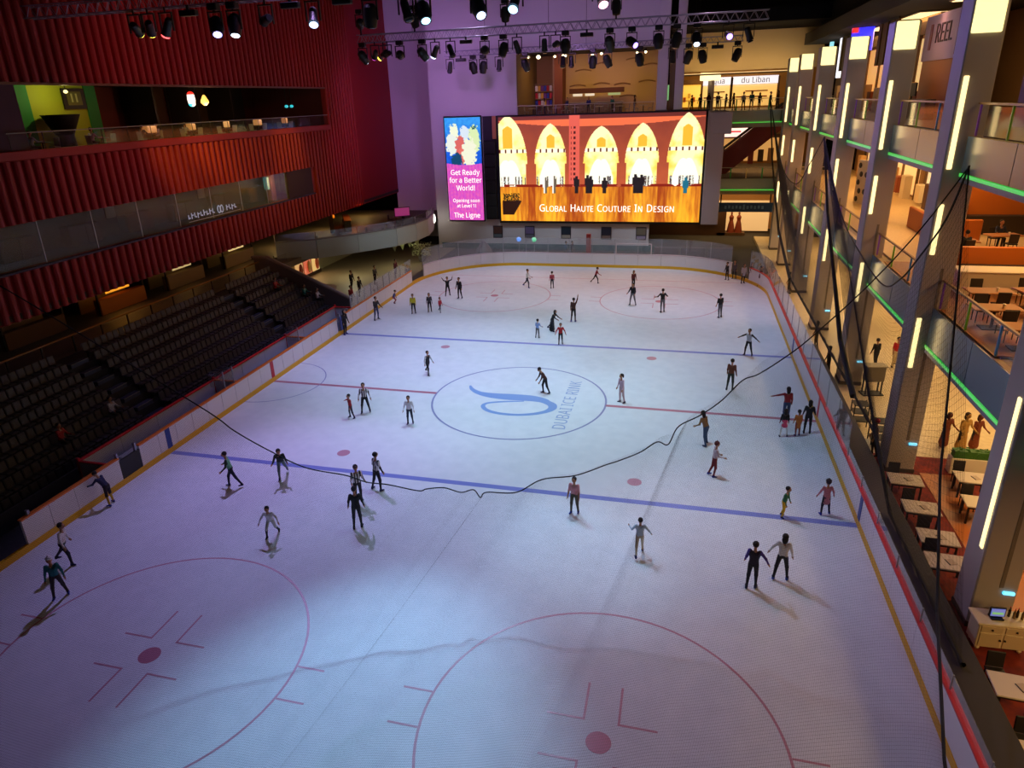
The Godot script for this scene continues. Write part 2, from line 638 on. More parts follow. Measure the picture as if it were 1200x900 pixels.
func team_boxes() -> void:
	var white := mat("box_white", rgb(200, 204, 214), 0.5)
	var redc := mat("cap_red")
	var orange := mat("cap_orange")
	var steel := mat("post_grey")
	var t := thing("team_box", "white-walled players' box with red top rail between grandstand and ice", "players box", V(-16.4, 0, 1.0))
	# back wall in panels, from z = 12.4 down to z = -11
	for k in 10:
		var z := 11.4 - k * 2.34 + 0.0
		part("back_panel", Geo.new().box(V(0, 0.65, z - 1.17), V(0.08, 1.2, 2.32)), white, t)
	part("top_rail", Geo.new().box(V(0, 1.3, -0.3), V(0.14, 0.1, 23.5), 0.02), redc, t)
	for z in [11.4, 2.2, -5.2, -12.0]:
		part("divider", Geo.new().box(V(0.72, 0.65, z), V(1.36, 1.2, 0.07)), white, t)
		part("divider_cap", Geo.new().box(V(0.72, 1.29, z), V(1.36, 0.08, 0.13), 0.02), redc if absf(z) > 11 else orange, t)
		part("rail_post", Geo.new().box(V(0.0, 1.0, z), V(0.14, 0.9, 0.14), 0.02), redc, t)
	part("box_floor", Geo.new().box(V(0.72, 0.04, -0.3), V(1.36, 0.08, 23.4)), mat("box_floor_blue", rgb(92, 104, 128), 0.7), t)
	for zz in [6.8, -1.5, -8.6]:
		var b := thing("players_bench", "long white bench inside the players' box, %s" % {6.8: "nearest the black gate", -1.5: "beside the red centre line", -8.6: "towards the far end"}[zz], "bench", V(-16.1, 0.08, zz + 1.0))
		b.set_meta("group", "benches in the players' boxes")
		part("seat_board", Geo.new().box(V(0, 0.42, 0), V(0.34, 0.05, 5.6), 0.01), mat("bench_white", rgb(190, 192, 200), 0.5), b)
		for z in [-2.5, 0.0, 2.5]:
			part("leg", Geo.new().box(V(0, 0.2, z), V(0.26, 0.4, 0.06)), steel, b)
	# clear screens between box and bench beside the red line
	for z in [4.2, 3.4, -3.4]:
		var s := thing("clear_screen", "clear plastic screen in the players' box, %s" % {4.2: "nearer of two close together", 3.4: "farther of two close together", -3.4: "standing alone past the red line"}[z], "screen", V(-15.4, 1.3, z))
		part("sheet", Geo.new().box(V(0, 0.45, 0), V(0.9, 0.9, 0.02)), pane("rink_pane", Color.WHITE, 0.2), s)
		part("post", Geo.new().tube(V(0.44, 0, 0), V(0.44, 0.95, 0), 0.03, 0.03, 6), mat("post_grey"), s)

# ---- grandstand ----
func grandstand() -> void:
	var conc := mat("tier_concrete", rgb(36, 34, 38), 0.85)
	var stand := thing("grandstand", "stepped dark concrete grandstand left of the ice", "grandstand")
	var aisles := [6.2, -6.5]
	for k in 8:
		var x := -17.3 - 0.7 * k
		var y := 0.02 + 0.42 * k
		part("tier", Geo.new().box(V((x + 0.35 - 24.0) * 0.5, y - 0.21, 3.5), V(x + 0.35 + 24.0, 0.42, 33.0)), conc, stand)
		for a in aisles:
			part("step", Geo.new().box(V(x + 0.17, y + 0.1, a), V(0.34, 0.2, 1.1)), mat("step_blue", rgb(46, 58, 86), 0.8), stand)
			part("step_edge", Geo.new().box(V(x + 0.34, y + 0.2, a), V(0.04, 0.02, 1.1)), mat("step_edge", rgb(120, 120, 124), 0.7), stand)
	part("front_wall", Geo.new().box(V(-16.85, 0.4, 3.5), V(0.1, 0.8, 33.0)), mat("tier_front", rgb(60, 58, 66), 0.8), stand)
	# sloping end wall towards the far end
	var ew := Geo.new()
	ew.xf = Transform3D(upright(), V(0, 0, -13.5))
	ew.prism(PackedVector2Array([Vector2(-24.2, 0), Vector2(-16.4, 0), Vector2(-16.4, 1.15), Vector2(-23.2, 4.25), Vector2(-24.2, 4.25)]), -0.15, 0.15)
	part("end_wall", ew, mat("end_wall_grey", rgb(112, 100, 98), 0.7), stand)
	part("end_wall_coping", Geo.new().path([V(-16.3, 1.17, -13.5), V(-23.2, 4.3, -13.5)], 0.16, 6), mat("coping_tan", rgb(150, 132, 120), 0.6), stand)
	part("end_wall_coping", Geo.new().box(V(-23.8, 4.3, -13.5), V(1.2, 0.12, 0.34)), mat("coping_tan"), stand)
	# the seat, once
	var shell_m := mat("seat_plastic", rgb(48, 46, 52), 0.5)
	var steel := mat("seat_steel", rgb(28, 28, 30), 0.5, 0.3)
	var back := Geo.new()
	back.xf = Transform3D(Basis(V(0, 0, 1), 0.16), V(-0.2, 0.62, 0))
	back.box(V(0, 0, 0), V(0.05, 0.46, 0.38), 0.022)
	back.box(V(0.022, 0.05, 0), V(0.03, 0.3, 0.3), 0.012)
	var pan := Geo.new()
	pan.xf = Transform3D(Basis(V(0, 0, 1), 0.08), V(0.02, 0.4, 0))
	pan.box(V(0, 0, 0), V(0.42, 0.06, 0.37), 0.025)
	pan.box(V(0.2, -0.03, 0), V(0.05, 0.07, 0.37), 0.02)
	var foot := Geo.new()
	foot.box(V(-0.12, 0.19, 0), V(0.07, 0.38, 0.07)).box(V(-0.12, 0.01, 0), V(0.2, 0.02, 0.14))
	var mb := back.mesh()
	var mp := pan.mesh()
	var mf := foot.mesh()
	var names := ["front row", "second row", "third row", "fourth row", "fifth row", "sixth row", "seventh row", "top row"]
	var spots := []
	for k in 8:
		for i in 80:
			var z := 17.6 - i * 0.43
			if z < -12.9: continue
			if absf(z - aisles[0]) < 0.78 or absf(z - aisles[1]) < 0.78: continue
			spots.append([k, V(-17.34 - 0.7 * k, 0.02 + 0.42 * k, z)])
	var eye := V(7.885, 15.061, 32.609)
	spots.sort_custom(func(a, b): return eye.distance_squared_to(a[1]) < eye.distance_squared_to(b[1]))
	var seen := []
	var rest := []
	for s in spots:    # left of the frame and nearer than it shows: nothing
		var d: Vector3 = Basis.from_euler(V(deg_to_rad(-21.031), deg_to_rad(15.152), deg_to_rad(-2.074))).inverse() * (s[1] - eye)
		if 586.0 + 798.0 * d.x / -d.z < -14.0: continue
		if seen.size() < 300: seen.append(s)
		else: rest.append(s)
	var proto: Node3D = null
	for s in seen:
		var block: String = "near block" if s[1].z > 6.2 else ("middle block" if s[1].z > -6.5 else "far block")
		var label := "dark grey folding seat in the %s, %s of the grandstand" % [names[s[0]], block]
		var group := "grandstand seats, %s, %s" % [names[s[0]], block]
		if proto == null:
			proto = thing("stadium_seat", label, "seat", s[1], 0, group)
			inst("seat", mp, shell_m, proto)
			inst("backrest", mb, shell_m, proto)
			inst("pedestal", mf, steel, proto)
		else:
			copy(proto, s[1], 0, label, group)
	var far := Geo.new()
	for s in rest:
		var at: Transform3D = Transform3D(Basis(), s[1])
		for src in [back, pan, foot]:
			var o := far.v.size()
			for i in src.v.size():
				far.v.append(at * src.v[i]); far.n.append(src.n[i]); far.c.append(Color.WHITE)
			for i in src.ix: far.ix.append(o + i)
	if rest.size():
		var o := part("stadium_seats_far", far, shell_m, self)
		tag(o, "dark grey grandstand seats farthest from the camera, up by the sloping end wall", "seats", "", "stuff")

# ---- the red ribbed wall on the grandstand side, with its terrace and window band ----
func red_wall() -> void:
	var red := mat("wall_red", rgb(150, 24, 24), 0.6)
	var deep := red
	var x := WALL_X
	var w := struct("wall_red", Geo.new().box(V(x - 0.25, 21.9, -12.5), V(0.4, 10.4, 65.0)), deep, "tall red ribbed wall above the grandstand")
	part("parapet_core", Geo.new().box(V(x - 0.25, 11.7, -4.8), V(0.4, 3.5, 49.6)), deep, w)
	part("lower_core", Geo.new().box(V(x - 0.25, 6.45, -4.8), V(0.4, 2.5, 49.6)), deep, w)
	part("end_core", Geo.new().box(V(x - 0.22, 16.05, -37.4), V(0.4, 21.7, 15.6)), red, w)
	part("end_core_low", Geo.new().box(V(x - 0.25, 8.8, -27.4), V(0.4, 2.3, 4.8)), deep, w)
	part("blank_panel", Geo.new().box(V(x - 0.15, 8.85, -23.2), V(0.3, 2.4, 4.2), 0.03), mat("panel_maroon", rgb(44, 5, 10), 0.7), w)
	# ribs: rounded red fins, each its own piece
	var fin := func(y0: float, y1: float) -> ArrayMesh:
		var g := Geo.new()
		var h := y1 - y0
		g.xf = Transform3D(Basis(), V(0, y0, 0))
		g.prism(PackedVector2Array([Vector2(-0.05, -0.18), Vector2(0.14, -0.17), Vector2(0.22, -0.09), Vector2(0.24, 0.0), Vector2(0.22, 0.09), Vector2(0.14, 0.17), Vector2(-0.05, 0.18)]), 0.0, h)
		return g.mesh()
	var up: ArrayMesh = fin.call(16.75, 26.9)
	var mid: ArrayMesh = fin.call(9.98, 13.0)
	var low: ArrayMesh = fin.call(5.25, 7.6)
	var gap: ArrayMesh = fin.call(7.6, 9.98)
	var full: ArrayMesh = fin.call(5.25, 26.9)
	for k in 90:
		var z := 10.0 - k * 0.6
		if z < -35.5: break
		if z > -29.3:
			inst("rib", up, red, w).position = V(x, 0, z)
			inst("rib", mid, red, w).position = V(x, 0, z)
			inst("rib", low, red, w).position = V(x, 0, z)
			if z < -25.5: inst("rib", gap, red, w).position = V(x, 0, z)
		else:
			inst("rib", full, red, w).position = V(x, 0, z)
	part("band_trim", Geo.new().box(V(x + 0.05, 13.25, -8.6), V(0.34, 0.45, 42.0), 0.03), red, w)
	part("band_trim", Geo.new().box(V(x + 0.02, 16.68, -8.6), V(0.3, 0.12, 42.0)), mat("trim_brown", rgb(110, 60, 40), 0.5), w)
	part("band_trim", Geo.new().box(V(x + 0.02, 7.65, -6.8), V(0.3, 0.1, 37.0)), mat("trim_violet", rgb(44, 28, 66), 0.6), w)
	terrace()
	window_band()
	concourse()
	# coloured stage wash on the wall comes from the truss lamps (see trusses)

func terrace() -> void:
	var x := WALL_X
	var brown := mat("terrace_brown", rgb(70, 26, 20), 0.8)
	struct("floor_terrace", Geo.new().box(V(x - 4.2, 12.8, -9.0), V(7.6, 0.4, 42.0)), mat("terrace_floor", rgb(56, 34, 28), 0.7), "terrace floor behind the red parapet")
	struct("ceiling_terrace", Geo.new().box(V(x - 4.2, 17.2, -9.0), V(7.6, 0.4, 42.0)), mat("roof_black"))
	struct("wall_terrace", Geo.new().box(V(x - 8.2, 14.7, -9.0), V(0.4, 5.4, 42.0)), brown, "dark brown back wall of the terrace")
	for z in [-30.2, 12.2]:
		struct("wall_terrace_end", Geo.new().box(V(x - 4.2, 14.7, z), V(7.6, 5.4, 0.4)), brown)
	struct("wall_terrace_side", Geo.new().box(V(x - 1.2, 15.0, 5.0), V(2.2, 3.4, 4.4)), mat("wall_plum", rgb(64, 22, 40), 0.7), "plum wall closing the terrace")
	# lime room
	var lime := mat("lime_wall", rgb(150, 160, 24), 0.7)
	var green := mat("green_wall", rgb(20, 120, 48), 0.7)
	var room := thing("lime_booth", "lime green booth with darker green side walls at the terrace end", "booth", V(x - 5.0, 13.0, 0.0))
	part("back_panel", Geo.new().box(V(0.5, 1.95, -3.9), V(0.2, 3.9, 4.2)), lime, room)
	part("side_panel", Geo.new().box(V(0.55, 1.95, -1.2), V(0.24, 3.9, 1.2)), green, room)
	part("side_panel", Geo.new().box(V(0.55, 1.95, -6.4), V(0.24, 3.9, 0.9)), green, room)
	omni(V(x - 2.6, 16.4, -2.8), Color(1.0, 0.95, 0.6), 2.6, 0.15, bulb("terrace_lamp", "small warm ceiling lamp over the lime booth", V(x - 2.6, 16.4, -2.8), Color(1, 0.95, 0.6)))
	var pic := thing("framed_picture", "dark framed picture hanging on the lime booth wall", "picture", V(x - 4.3, 16.05, -5.0))
	part("frame", Geo.new().box(V(0, 0, 0), V(0.08, 1.2, 1.7)), mat("frame_black", rgb(14, 14, 12), 0.5), pic)
	part("print", Geo.new().box(V(0.05, 0.02, 0), V(0.02, 0.8, 1.1)), mat("print_olive", rgb(96, 92, 40), 0.6), pic)
	part("print_mark", Geo.new().box(V(0.065, 0.05, -0.15), V(0.01, 0.5, 0.12)).box(V(0.065, 0.05, 0.2), V(0.01, 0.5, 0.12)), mat("print_cream", rgb(190, 186, 120), 0.6), pic)
	var fun := thing("funnel_sculpture", "large black funnel-shaped stand in front of the lime wall", "sculpture", V(x - 3.2, 13.0, -2.6))
	part("funnel", Geo.new().lathe([Vector2(0.55, 0.0), Vector2(0.5, 1.0), Vector2(0.55, 1.1), Vector2(1.0, 2.05), Vector2(1.05, 2.15), Vector2(0.9, 2.15), Vector2(0.0, 2.05)], 16), mat("frame_black"), fun)
	# other dark booths
	for b in [[-9.6, 4.6, rgb(96, 30, 18), "rust-red"], [-15.0, 4.2, rgb(60, 36, 24), "dark brown"], [-20.0, 4.6, rgb(74, 60, 40), "olive brown"], [-25.0, 5.4, rgb(30, 26, 30), "charcoal"]]:
		var bo := thing("terrace_booth", "%s wall booth at the back of the terrace" % b[3], "booth", V(x - 6.5, 13.0, b[0]))
		part("back_panel", Geo.new().box(V(-1.2, 1.95, 0), V(0.3, 3.9, b[1])), mat("booth_" + b[3], b[2], 0.75), bo)
		part("side_panel", Geo.new().box(V(0.2, 1.95, b[1] * 0.5), V(2.6, 3.9, 0.2)), mat("booth_dark", rgb(26, 16, 14), 0.8), bo)
		part("shelf", Geo.new().box(V(-0.8, 1.1, 0), V(0.5, 0.08, b[1] * 0.8)), mat("booth_dark"), bo)
	# hanging lanterns
	for l in [[-13.9, 15.9, "long capsule lantern, red at the top and turquoise at the tip", 0], [-15.4, 15.75, "small round amber lantern", 1]]:
		var t := thing("hanging_lantern", l[2] + " over the terrace", "lantern", V(x - 2.6, l[1], l[0]))
		part("cord", Geo.new().tube(V(0, 0.4, 0), V(0, 1.2, 0), 0.02, 0.02, 5), mat("frame_black"), t)
		if l[3] == 0:
			part("cap", Geo.new().ell(V(0, 0.34, 0), V(0.24, 0.2, 0.24), 12, 8), glow("lantern_red", Color(1.0, 0.15, 0.1), 1.4), t)
			part("body", Geo.new().lathe([Vector2(0.24, -0.3), Vector2(0.28, 0.0), Vector2(0.25, 0.32)], 14), glow("lantern_white", Color(1, 0.92, 0.85), 1.6), t)
			part("tip", Geo.new().ell(V(0, -0.32, 0), V(0.24, 0.2, 0.24), 12, 8), glow("lantern_cyan", Color(0.1, 0.9, 0.95), 1.2), t)
		else:
			part("body", Geo.new().lathe([Vector2(0.1, -0.3), Vector2(0.3, -0.1), Vector2(0.28, 0.05), Vector2(0.1, 0.4), Vector2(0.05, 0.45)], 14), glow("lantern_amber", Color(1.0, 0.75, 0.3), 1.6), t)
		omni(t.position + V(0.4, -0.6, 0), Color(1, 0.75, 0.5), 1.4, 0.1, t)
	for z in [-27.6, -28.5]:
		var t := thing("turquoise_lamp", "small turquoise lamp at the dark end of the terrace, %s" % ("nearer one" if z > -28 else "farther one"), "lamp", V(x - 3, 15.2, z))
		part("shade", Geo.new().ell(V(0, 0, 0), V(0.16, 0.13, 0.2), 10, 6), glow("lamp_turquoise", Color(0.05, 0.8, 0.85), 0.9), t)
		part("cord", Geo.new().tube(V(0, 0, 0), V(0, 1.85, 0), 0.03, 0.03, 5), mat("frame_black"), t)
	# glass rail on the parapet
	var rail := thing("terrace_railing", "glass railing with a thin grey handrail along the red parapet", "railing", V(x + 0.05, 13.47, 0))
	for k in 17:
		var z := 4.0 - k * 2.0
		part("glass_panel", Geo.new().box(V(0, 0.4, z - 1.0), V(0.02, 0.76, 1.94)), pane("terrace_pane", Color(0.4, 0.4, 0.45), 0.07, 0.05, 0.25), rail)
		part("post", Geo.new().box(V(0, 0.42, z), V(0.03, 0.84, 0.03)), mat("rail_post_dark", rgb(52, 46, 40), 0.6), rail)
	part("handrail", Geo.new().box(V(0, 0.86, -13.0), V(0.06, 0.05, 34.2)), mat("rail_grey", rgb(120, 116, 120), 0.4, 0.5), rail)
	# tables, chairs, lamps on the terrace
	for k in 7:
		var z := 0.6 - k * 4.2
		cafe_table(V(x - 1.6, 13.0, z), "dark terrace table behind the red parapet, number %d along" % (k + 1), "terrace tables", ["lime booth", "green partition", "rust-red booth", "long lantern", "amber lantern", "olive booth", "turquoise lamps"][k])
	for k in 5:
		var z := 0.6 - 4.2 * (k + 2)
		var t := thing("table_lamp", "small glowing amber table lamp on the terrace %s" % ["next to white chairs", "under the long lantern", "past the amber lantern", "before the last post", "by the terrace end"][k], "lamp", V(x - 1.6, 13.75, z))
		part("foot", Geo.new().box(V(0, 0.03, 0), V(0.2, 0.06, 0.2)), mat("frame_black"), t)
		part("shade", Geo.new().box(V(0, 0.28, 0), V(0.5, 0.44, [0.9, 0.5, 0.2, 0.6, 0.3][k]), 0.05), glow("shade_amber", Color(1.0, 0.6, 0.3), 0.25), t)
		omni(t.position + V(0.5, 0.7, 0), Color(1, 0.7, 0.45), 0.3, 0.1, t)

func bulb(called: String, label: String, at: Vector3, color: Color, power := 2.0) -> Node3D:
	var t := thing(called, label, "lamp", at)
	part("bulb", Geo.new().ell(V(0, 0, 0), V(0.12, 0.1, 0.12), 10, 6), glow("bulb_" + called, color, power), t)
	part("rose", Geo.new().lathe([Vector2(0.16, 0.55), Vector2(0.16, 0.6), Vector2(0.0, 0.6)], 10), mat("black_metal"), t)
	part("cord", Geo.new().tube(V(0, 0.05, 0), V(0, 0.6, 0), 0.02, 0.02, 5), mat("black_metal"), t)
	return t

func cafe_table(at: Vector3, label: String, group: String, near: String) -> void:
	var dark := mat("cafe_dark", rgb(40, 34, 32), 0.5)
	var t := thing("cafe_table", "small dark round table on the terrace beside the %s" % near, "table", at, 0, group)
	part("tabletop", Geo.new().lathe([Vector2(0.4, 0.71), Vector2(0.42, 0.73), Vector2(0.4, 0.75), Vector2(0.0, 0.75)], 14), dark, t)
	part("stem", Geo.new().tube(V(0, 0, 0), V(0, 0.72, 0), 0.04, 0.04, 8), dark, t)
	part("foot", Geo.new().lathe([Vector2(0.25, 0.0), Vector2(0.2, 0.03), Vector2(0.0, 0.04)], 12), dark, t)
	for s in [-1, 1]:
		chair("terrace_chair", "pale grey terrace chair on the %s side of the table beside the %s" % ["near" if s > 0 else "far", near], at + V(0, 0, s * 0.75), PI if s > 0 else 0.0, mat("chair_pale", rgb(120, 122, 140), 0.6), "terrace chairs")

var chair_sets := {}
func chair(called: String, label: String, at: Vector3, turn: float, m: Material, group: String) -> Node3D:
	if not chair_sets.has(called):
		var s := Geo.new().box(V(0, 0.45, 0), V(0.44, 0.06, 0.44), 0.02)
		var b := Geo.new()
		b.xf = Transform3D(Basis(V(1, 0, 0), -0.12), V(0, 0.72, -0.22))
		b.box(V(0, 0, 0), V(0.42, 0.46, 0.04), 0.018)
		var l := Geo.new().tube(V(0, 0, 0), V(0, 0.44, 0), 0.018, 0.022, 5)
		chair_sets[called] = [s.mesh(), b.mesh(), l.mesh()]
	var a: Array = chair_sets[called]
	var t := thing(called, label, "chair", at, turn, group)
	inst("seat", a[0], m, t)
	inst("backrest", a[1], m, t)
	for sx in [-0.18, 0.18]:
		for sz in [-0.18, 0.18]:
			inst("leg", a[2], m, t).position = V(sx, 0, sz)
	return t

func window_band() -> void:
	var x := WALL_X
	struct("wall_window_room", Geo.new().box(V(x - 3.4, 8.85, -2.0), V(0.3, 2.6, 46.0)), mat("room_olive", rgb(92, 84, 66), 0.8), "olive back wall of the room behind the window band")
	struct("floor_window_room", Geo.new().box(V(x - 1.9, 7.5, -2.0), V(3.0, 0.3, 46.0)), mat("room_floor", rgb(40, 38, 34), 0.7))
	struct("ceiling_window_room", Geo.new().box(V(x - 1.9, 10.15, -2.0), V(3.0, 0.3, 46.0)), mat("hall_dark"))
	var w := thing("window_1", "", "", V(x - 0.05, 0, 0))
	w.set_meta("kind", "structure")
	w.set_meta("label", "long band of grey glass in the red wall")
	for k in 11:
		var z := 18.0 - k * 3.6
		part("pane", Geo.new().box(V(-0.1, 8.82, z - 1.8), V(0.03, 2.2, 3.56)), pane("band_pane", Color(0.5, 0.52, 0.5), 0.3, 0.05, 0.22), w)
		part("mullion", Geo.new().box(V(-0.12, 8.82, z), V(0.08, 2.2, 0.05)), mat("post_grey"), w)
	# furniture showing dimly through the glass
	for k in 6:
		var z := 3.0 - k * 4.6
		var t := thing("wall_cabinet", "dim brown cabinet behind the window band %s" % ["by the frame edge", "under the lime booth", "with a pale notice above", "left of the white lettering", "behind the white lettering", "right of the lettering"][k], "cabinet", V(x - 2.8, 7.65, z))
		part("body", Geo.new().box(V(0, 0.6, 0), V(0.7, 1.2, 2.4), 0.03), mat("cab_brown", rgb(70, 50, 38), 0.7), t)
		part("door", Geo.new().box(V(0.37, 0.6, -0.6), V(0.03, 1.1, 1.1)), mat("cab_brown2", rgb(90, 64, 46), 0.7), t)
		part("door", Geo.new().box(V(0.37, 0.6, 0.6), V(0.03, 1.1, 1.1)), mat("cab_brown2"), t)
		if k in [0, 2, 4]:
			var p := thing("wall_notice", "pale notice on the olive wall behind the glass %s" % ["by the frame edge", "", "above the middle cabinet", "", "near the maroon panel"][k], "notice", V(x - 3.2, 9.2, z + 1.6))
			part("sheet", Geo.new().box(V(0, 0, 0), V(0.04, 0.9, 0.8)), mat("notice_pale", rgb(170, 160, 130), 0.7), p)
			part("frame", Geo.new().box(V(-0.01, 0, 0), V(0.03, 1.0, 0.9)), mat("cab_brown"), p)
	for z in [2.0, -7.5, -17.0]:
		var p := thing("ceiling_tube", "dim ceiling tube lamp behind the window band, %s" % {2.0: "below the lime booth", -7.5: "below the rust booth", -17.0: "below the lanterns"}[z], "lamp", V(x - 1.6, 9.9, z))
		part("tube", Geo.new().box(V(0, 0, 0), V(0.2, 0.06, 2.0)), glow("tube_dim", Color(1.0, 0.9, 0.7), 0.5), p)
		part("housing", Geo.new().box(V(0, 0.05, 0), V(0.3, 0.05, 2.2)), mat("black_metal"), p)
		area(p.position + V(0, -0.05, 0), p.position + V(0, -2, 0), Vector2(0.2, 2.0), Color(0.9, 0.9, 0.75), 0.3, p)
	var s := thing("wall_lettering", "row of pale blue-white letters on the window band", "sign", V(x + 0.03, 8.25, -10.9))
	var lm := glow("letters_pale", Color(0.55, 0.6, 0.8), 0.35)
	for k in 17:   # too small to read: upright strokes, two round letters, then a short word
		var zz := 2.9 - k * 0.33
		if k in [10, 11]:
			var o := Geo.new()
			for q in 10: o.tube(V(0, 0.26 * cos(TAU * q / 10), 0.16 * sin(TAU * q / 10)), V(0, 0.26 * cos(TAU * (q + 1) / 10), 0.16 * sin(TAU * (q + 1) / 10)), 0.045, 0.045, 4, false)
			part("round_letter", o, lm, s).position = V(0, 0.05, zz)
		elif k != 12 and k != 9:
			part("letter", Geo.new().box(V(0, 0.04 * (k % 3), 0.07), V(0.03, 0.3 + 0.1 * ((k * 7) % 2), 0.07)).box(V(0, -0.08 + 0.16 * (k % 2), -0.04), V(0.03, 0.07, 0.16)), lm, s).position = V(0, 0, zz)
	part("backing_rail", Geo.new().box(V(-0.03, -0.34, 0), V(0.03, 0.05, 6.0)), mat("post_grey"), s)
	# shop at the end of the band
	var q := thing("display_column", "lit display column with a turquoise panel beside the maroon panel", "display", V(x - 1.4, 7.65, -20.3))
	part("column", Geo.new().box(V(0, 1.1, -0.3), V(0.5, 2.2, 0.6)), mat("disp_tan", rgb(190, 130, 90), 0.6), q)
	part("panel", Geo.new().box(V(0.1, 1.5, 0.4), V(0.3, 1.0, 0.35)), glow("disp_cyan", Color(0.2, 0.8, 0.75), 0.5), q)
	omni(q.position + V(0.9, 1.8, 0.6), Color(1, 0.8, 0.5), 1.2, 0.1, q)

func concourse() -> void:   # the walkway under the red wall behind the grandstand, and the mezzanine it turns into
	var x := WALL_X
	struct("floor_concourse", Geo.new().box(V(-30.5, 2.75, -3.0), V(13.6, 0.5, 46.0)), mat("conc_floor", rgb(96, 86, 72), 0.6), "concourse floor behind the top row of seats")
	struct("ceiling_concourse", Geo.new().box(V(-31.0, 5.45, -13.0), V(12.0, 0.3, 66.0)), mat("conc_ceiling", rgb(70, 60, 48), 0.8))
	struct("wall_concourse", Geo.new().box(V(-37.2, 4.0, -13.0), V(0.4, 3.2, 66.0)), mat("conc_wall", rgb(150, 124, 84), 0.8), "tan back wall of the concourse")
	# rail behind the top row, with a broken line of panels
	var r := thing("concourse_railing", "yellow-lit wooden rail behind the top row of grandstand seats", "railing", V(-23.8, 3.0, -3.0))
	part("handrail", Geo.new().box(V(0, 0.95, 2.0), V(0.1, 0.08, 28.0)), mat("rail_wood", rgb(150, 104, 40), 0.5), r)
	for k in 15:
		part("post", Geo.new().box(V(0, 0.47, 15.5 - k * 2.0), V(0.07, 0.94, 0.07)), mat("rail_post_dark", rgb(52, 46, 40), 0.6), r)
		part("panel", Geo.new().box(V(0, 0.45, 14.5 - k * 2.0), V(0.03, 0.7, 1.7)), pane("terrace_pane", Color.WHITE, 0.12), r)
	# booths, lamps and planters along it
	var kinds := [[10.0, "dark red snack booth by the grandstand's near end", rgb(86, 30, 22), 0.0], [3.2, "brown cloth-draped booth under the red wall", rgb(104, 70, 36), 0.0], [-3.5, "orange glowing booth under the red wall", rgb(200, 120, 30), 1.0], [-9.8, "tan-fronted ticket booth with a pale awning", rgb(166, 140, 100), 0.5], [-16.5, "pale booth with a yellow sign by the sloping wall", rgb(170, 150, 96), 0.7]]
	for b in kinds:
		var t := thing("snack_booth", b[1], "booth", V(-28.6, 3.0, b[0]))
		part("counter", Geo.new().box(V(0.7, 0.5, 0), V(0.5, 1.0, 4.0), 0.03), mat("booth_c_%d" % int(b[0] * 10), b[2], 0.7), t)
		part("roof", Geo.new().box(V(0.2, 2.05, 0), V(2.0, 0.12, 4.4), 0.03), mat("booth_roof", rgb(120, 100, 76), 0.7), t)
		part("back", Geo.new().box(V(-0.8, 1.0, 0), V(0.1, 2.0, 4.0)), mat("conc_wall"), t)
		for z in [-2.0, 2.0]:
			part("post", Geo.new().box(V(0.8, 1.0, z), V(0.1, 2.0, 0.1)), mat("rail_post_dark"), t)
		if b[3] > 0.0:
			part("lamp_panel", Geo.new().box(V(0.98, 1.55, 0.4), V(0.06, 0.5, 2.0)), glow("booth_lamp_%d" % int(b[0] * 10), Color(1.0, 0.62, 0.12) if b[3] == 1.0 else Color(1.0, 0.85, 0.55), b[3]), t)
			area(t.position + V(1.05, 1.55, 0.4), t.position + V(4, 1.0, 0.4), Vector2(2.0, 0.5), Color(1.0, 0.7, 0.3), 1.5 * b[3], t)
	# mezzanine with a solid grey-green parapet that bends round to the white wall
	var path := [V(-25.5, 0, -18.6), V(-22.6, 0, -20.3), V(-20.0, 0, -23.0), V(-17.6, 0, -26.0), V(-16.7, 0, -28.6), V(-16.5, 0, -31.2), V(-17.0, 0, -34.0), V(-18.4, 0, -38.2)]
	var fl := PackedVector2Array()
	for p in path: fl.append(Vector2(p.x, p.z))
	fl.append(Vector2(-19, -45.0)); fl.append(Vector2(-37, -45.0)); fl.append(Vector2(-37, -18.0)); fl.append(Vector2(-25.6, -18.0))
	struct("floor_mezzanine", Geo.new().prism(fl, 2.75, 3.1), mat("conc_floor"), "mezzanine floor in the far corner behind the grandstand")
	var pr := thing("mezzanine_parapet", "solid grey-green parapet bending round the far mezzanine café", "parapet")
	var glassr := thing("mezzanine_railing", "low dark glass screen on the grey-green mezzanine parapet", "railing")
	for k in path.size() - 1:
		var a: Vector3 = path[k]
		var b: Vector3 = path[k + 1]
		var o := V(-(b - a).z, 0, (b - a).x).normalized()
		part("panel", Geo.new().strip([a, b], [o, o], 0.0, 0.2, 2.75, 4.35), mat("parapet_green", rgb(164, 178, 170), 0.6), pr)
		part("coping", Geo.new().strip([a, b], [o, o], -0.04, 0.24, 4.35, 4.42), mat("coping_grey", rgb(120, 120, 116), 0.5), pr)
		part("glass_panel", Geo.new().strip(inset_ends([a, b], 0.05), [o, o], 0.1, 0.12, 4.42, 5.05), pane("mezz_pane", Color(0.4, 0.42, 0.45), 0.25), glassr)
		part("post", Geo.new().box(a + o * 0.11 + V(0, 4.72, 0), V(0.05, 0.66, 0.05)), mat("post_grey"), glassr)
	# café on it: bar with orange glow, pink screen, tables
	var bar := thing("mezzanine_bar", "dark café bar with an orange lamp band on the far mezzanine", "bar", V(-26.0, 3.1, -33.0), 0.5)
	part("counter", Geo.new().box(V(0, 0.55, 0), V(0.7, 1.1, 5.0), 0.03), mat("bar_dark", rgb(50, 34, 26), 0.5), bar)
	part("back_shelf", Geo.new().box(V(-1.6, 1.1, 0), V(0.4, 2.2, 5.4)), mat("bar_shelf", rgb(80, 52, 30), 0.6), bar)
	part("lamp_band", Geo.new().box(V(-0.2, 2.0, -0.6), V(0.5, 0.16, 2.6), 0.05), glow("lamp_orange", Color(1.0, 0.32, 0.03), 1.3), bar)
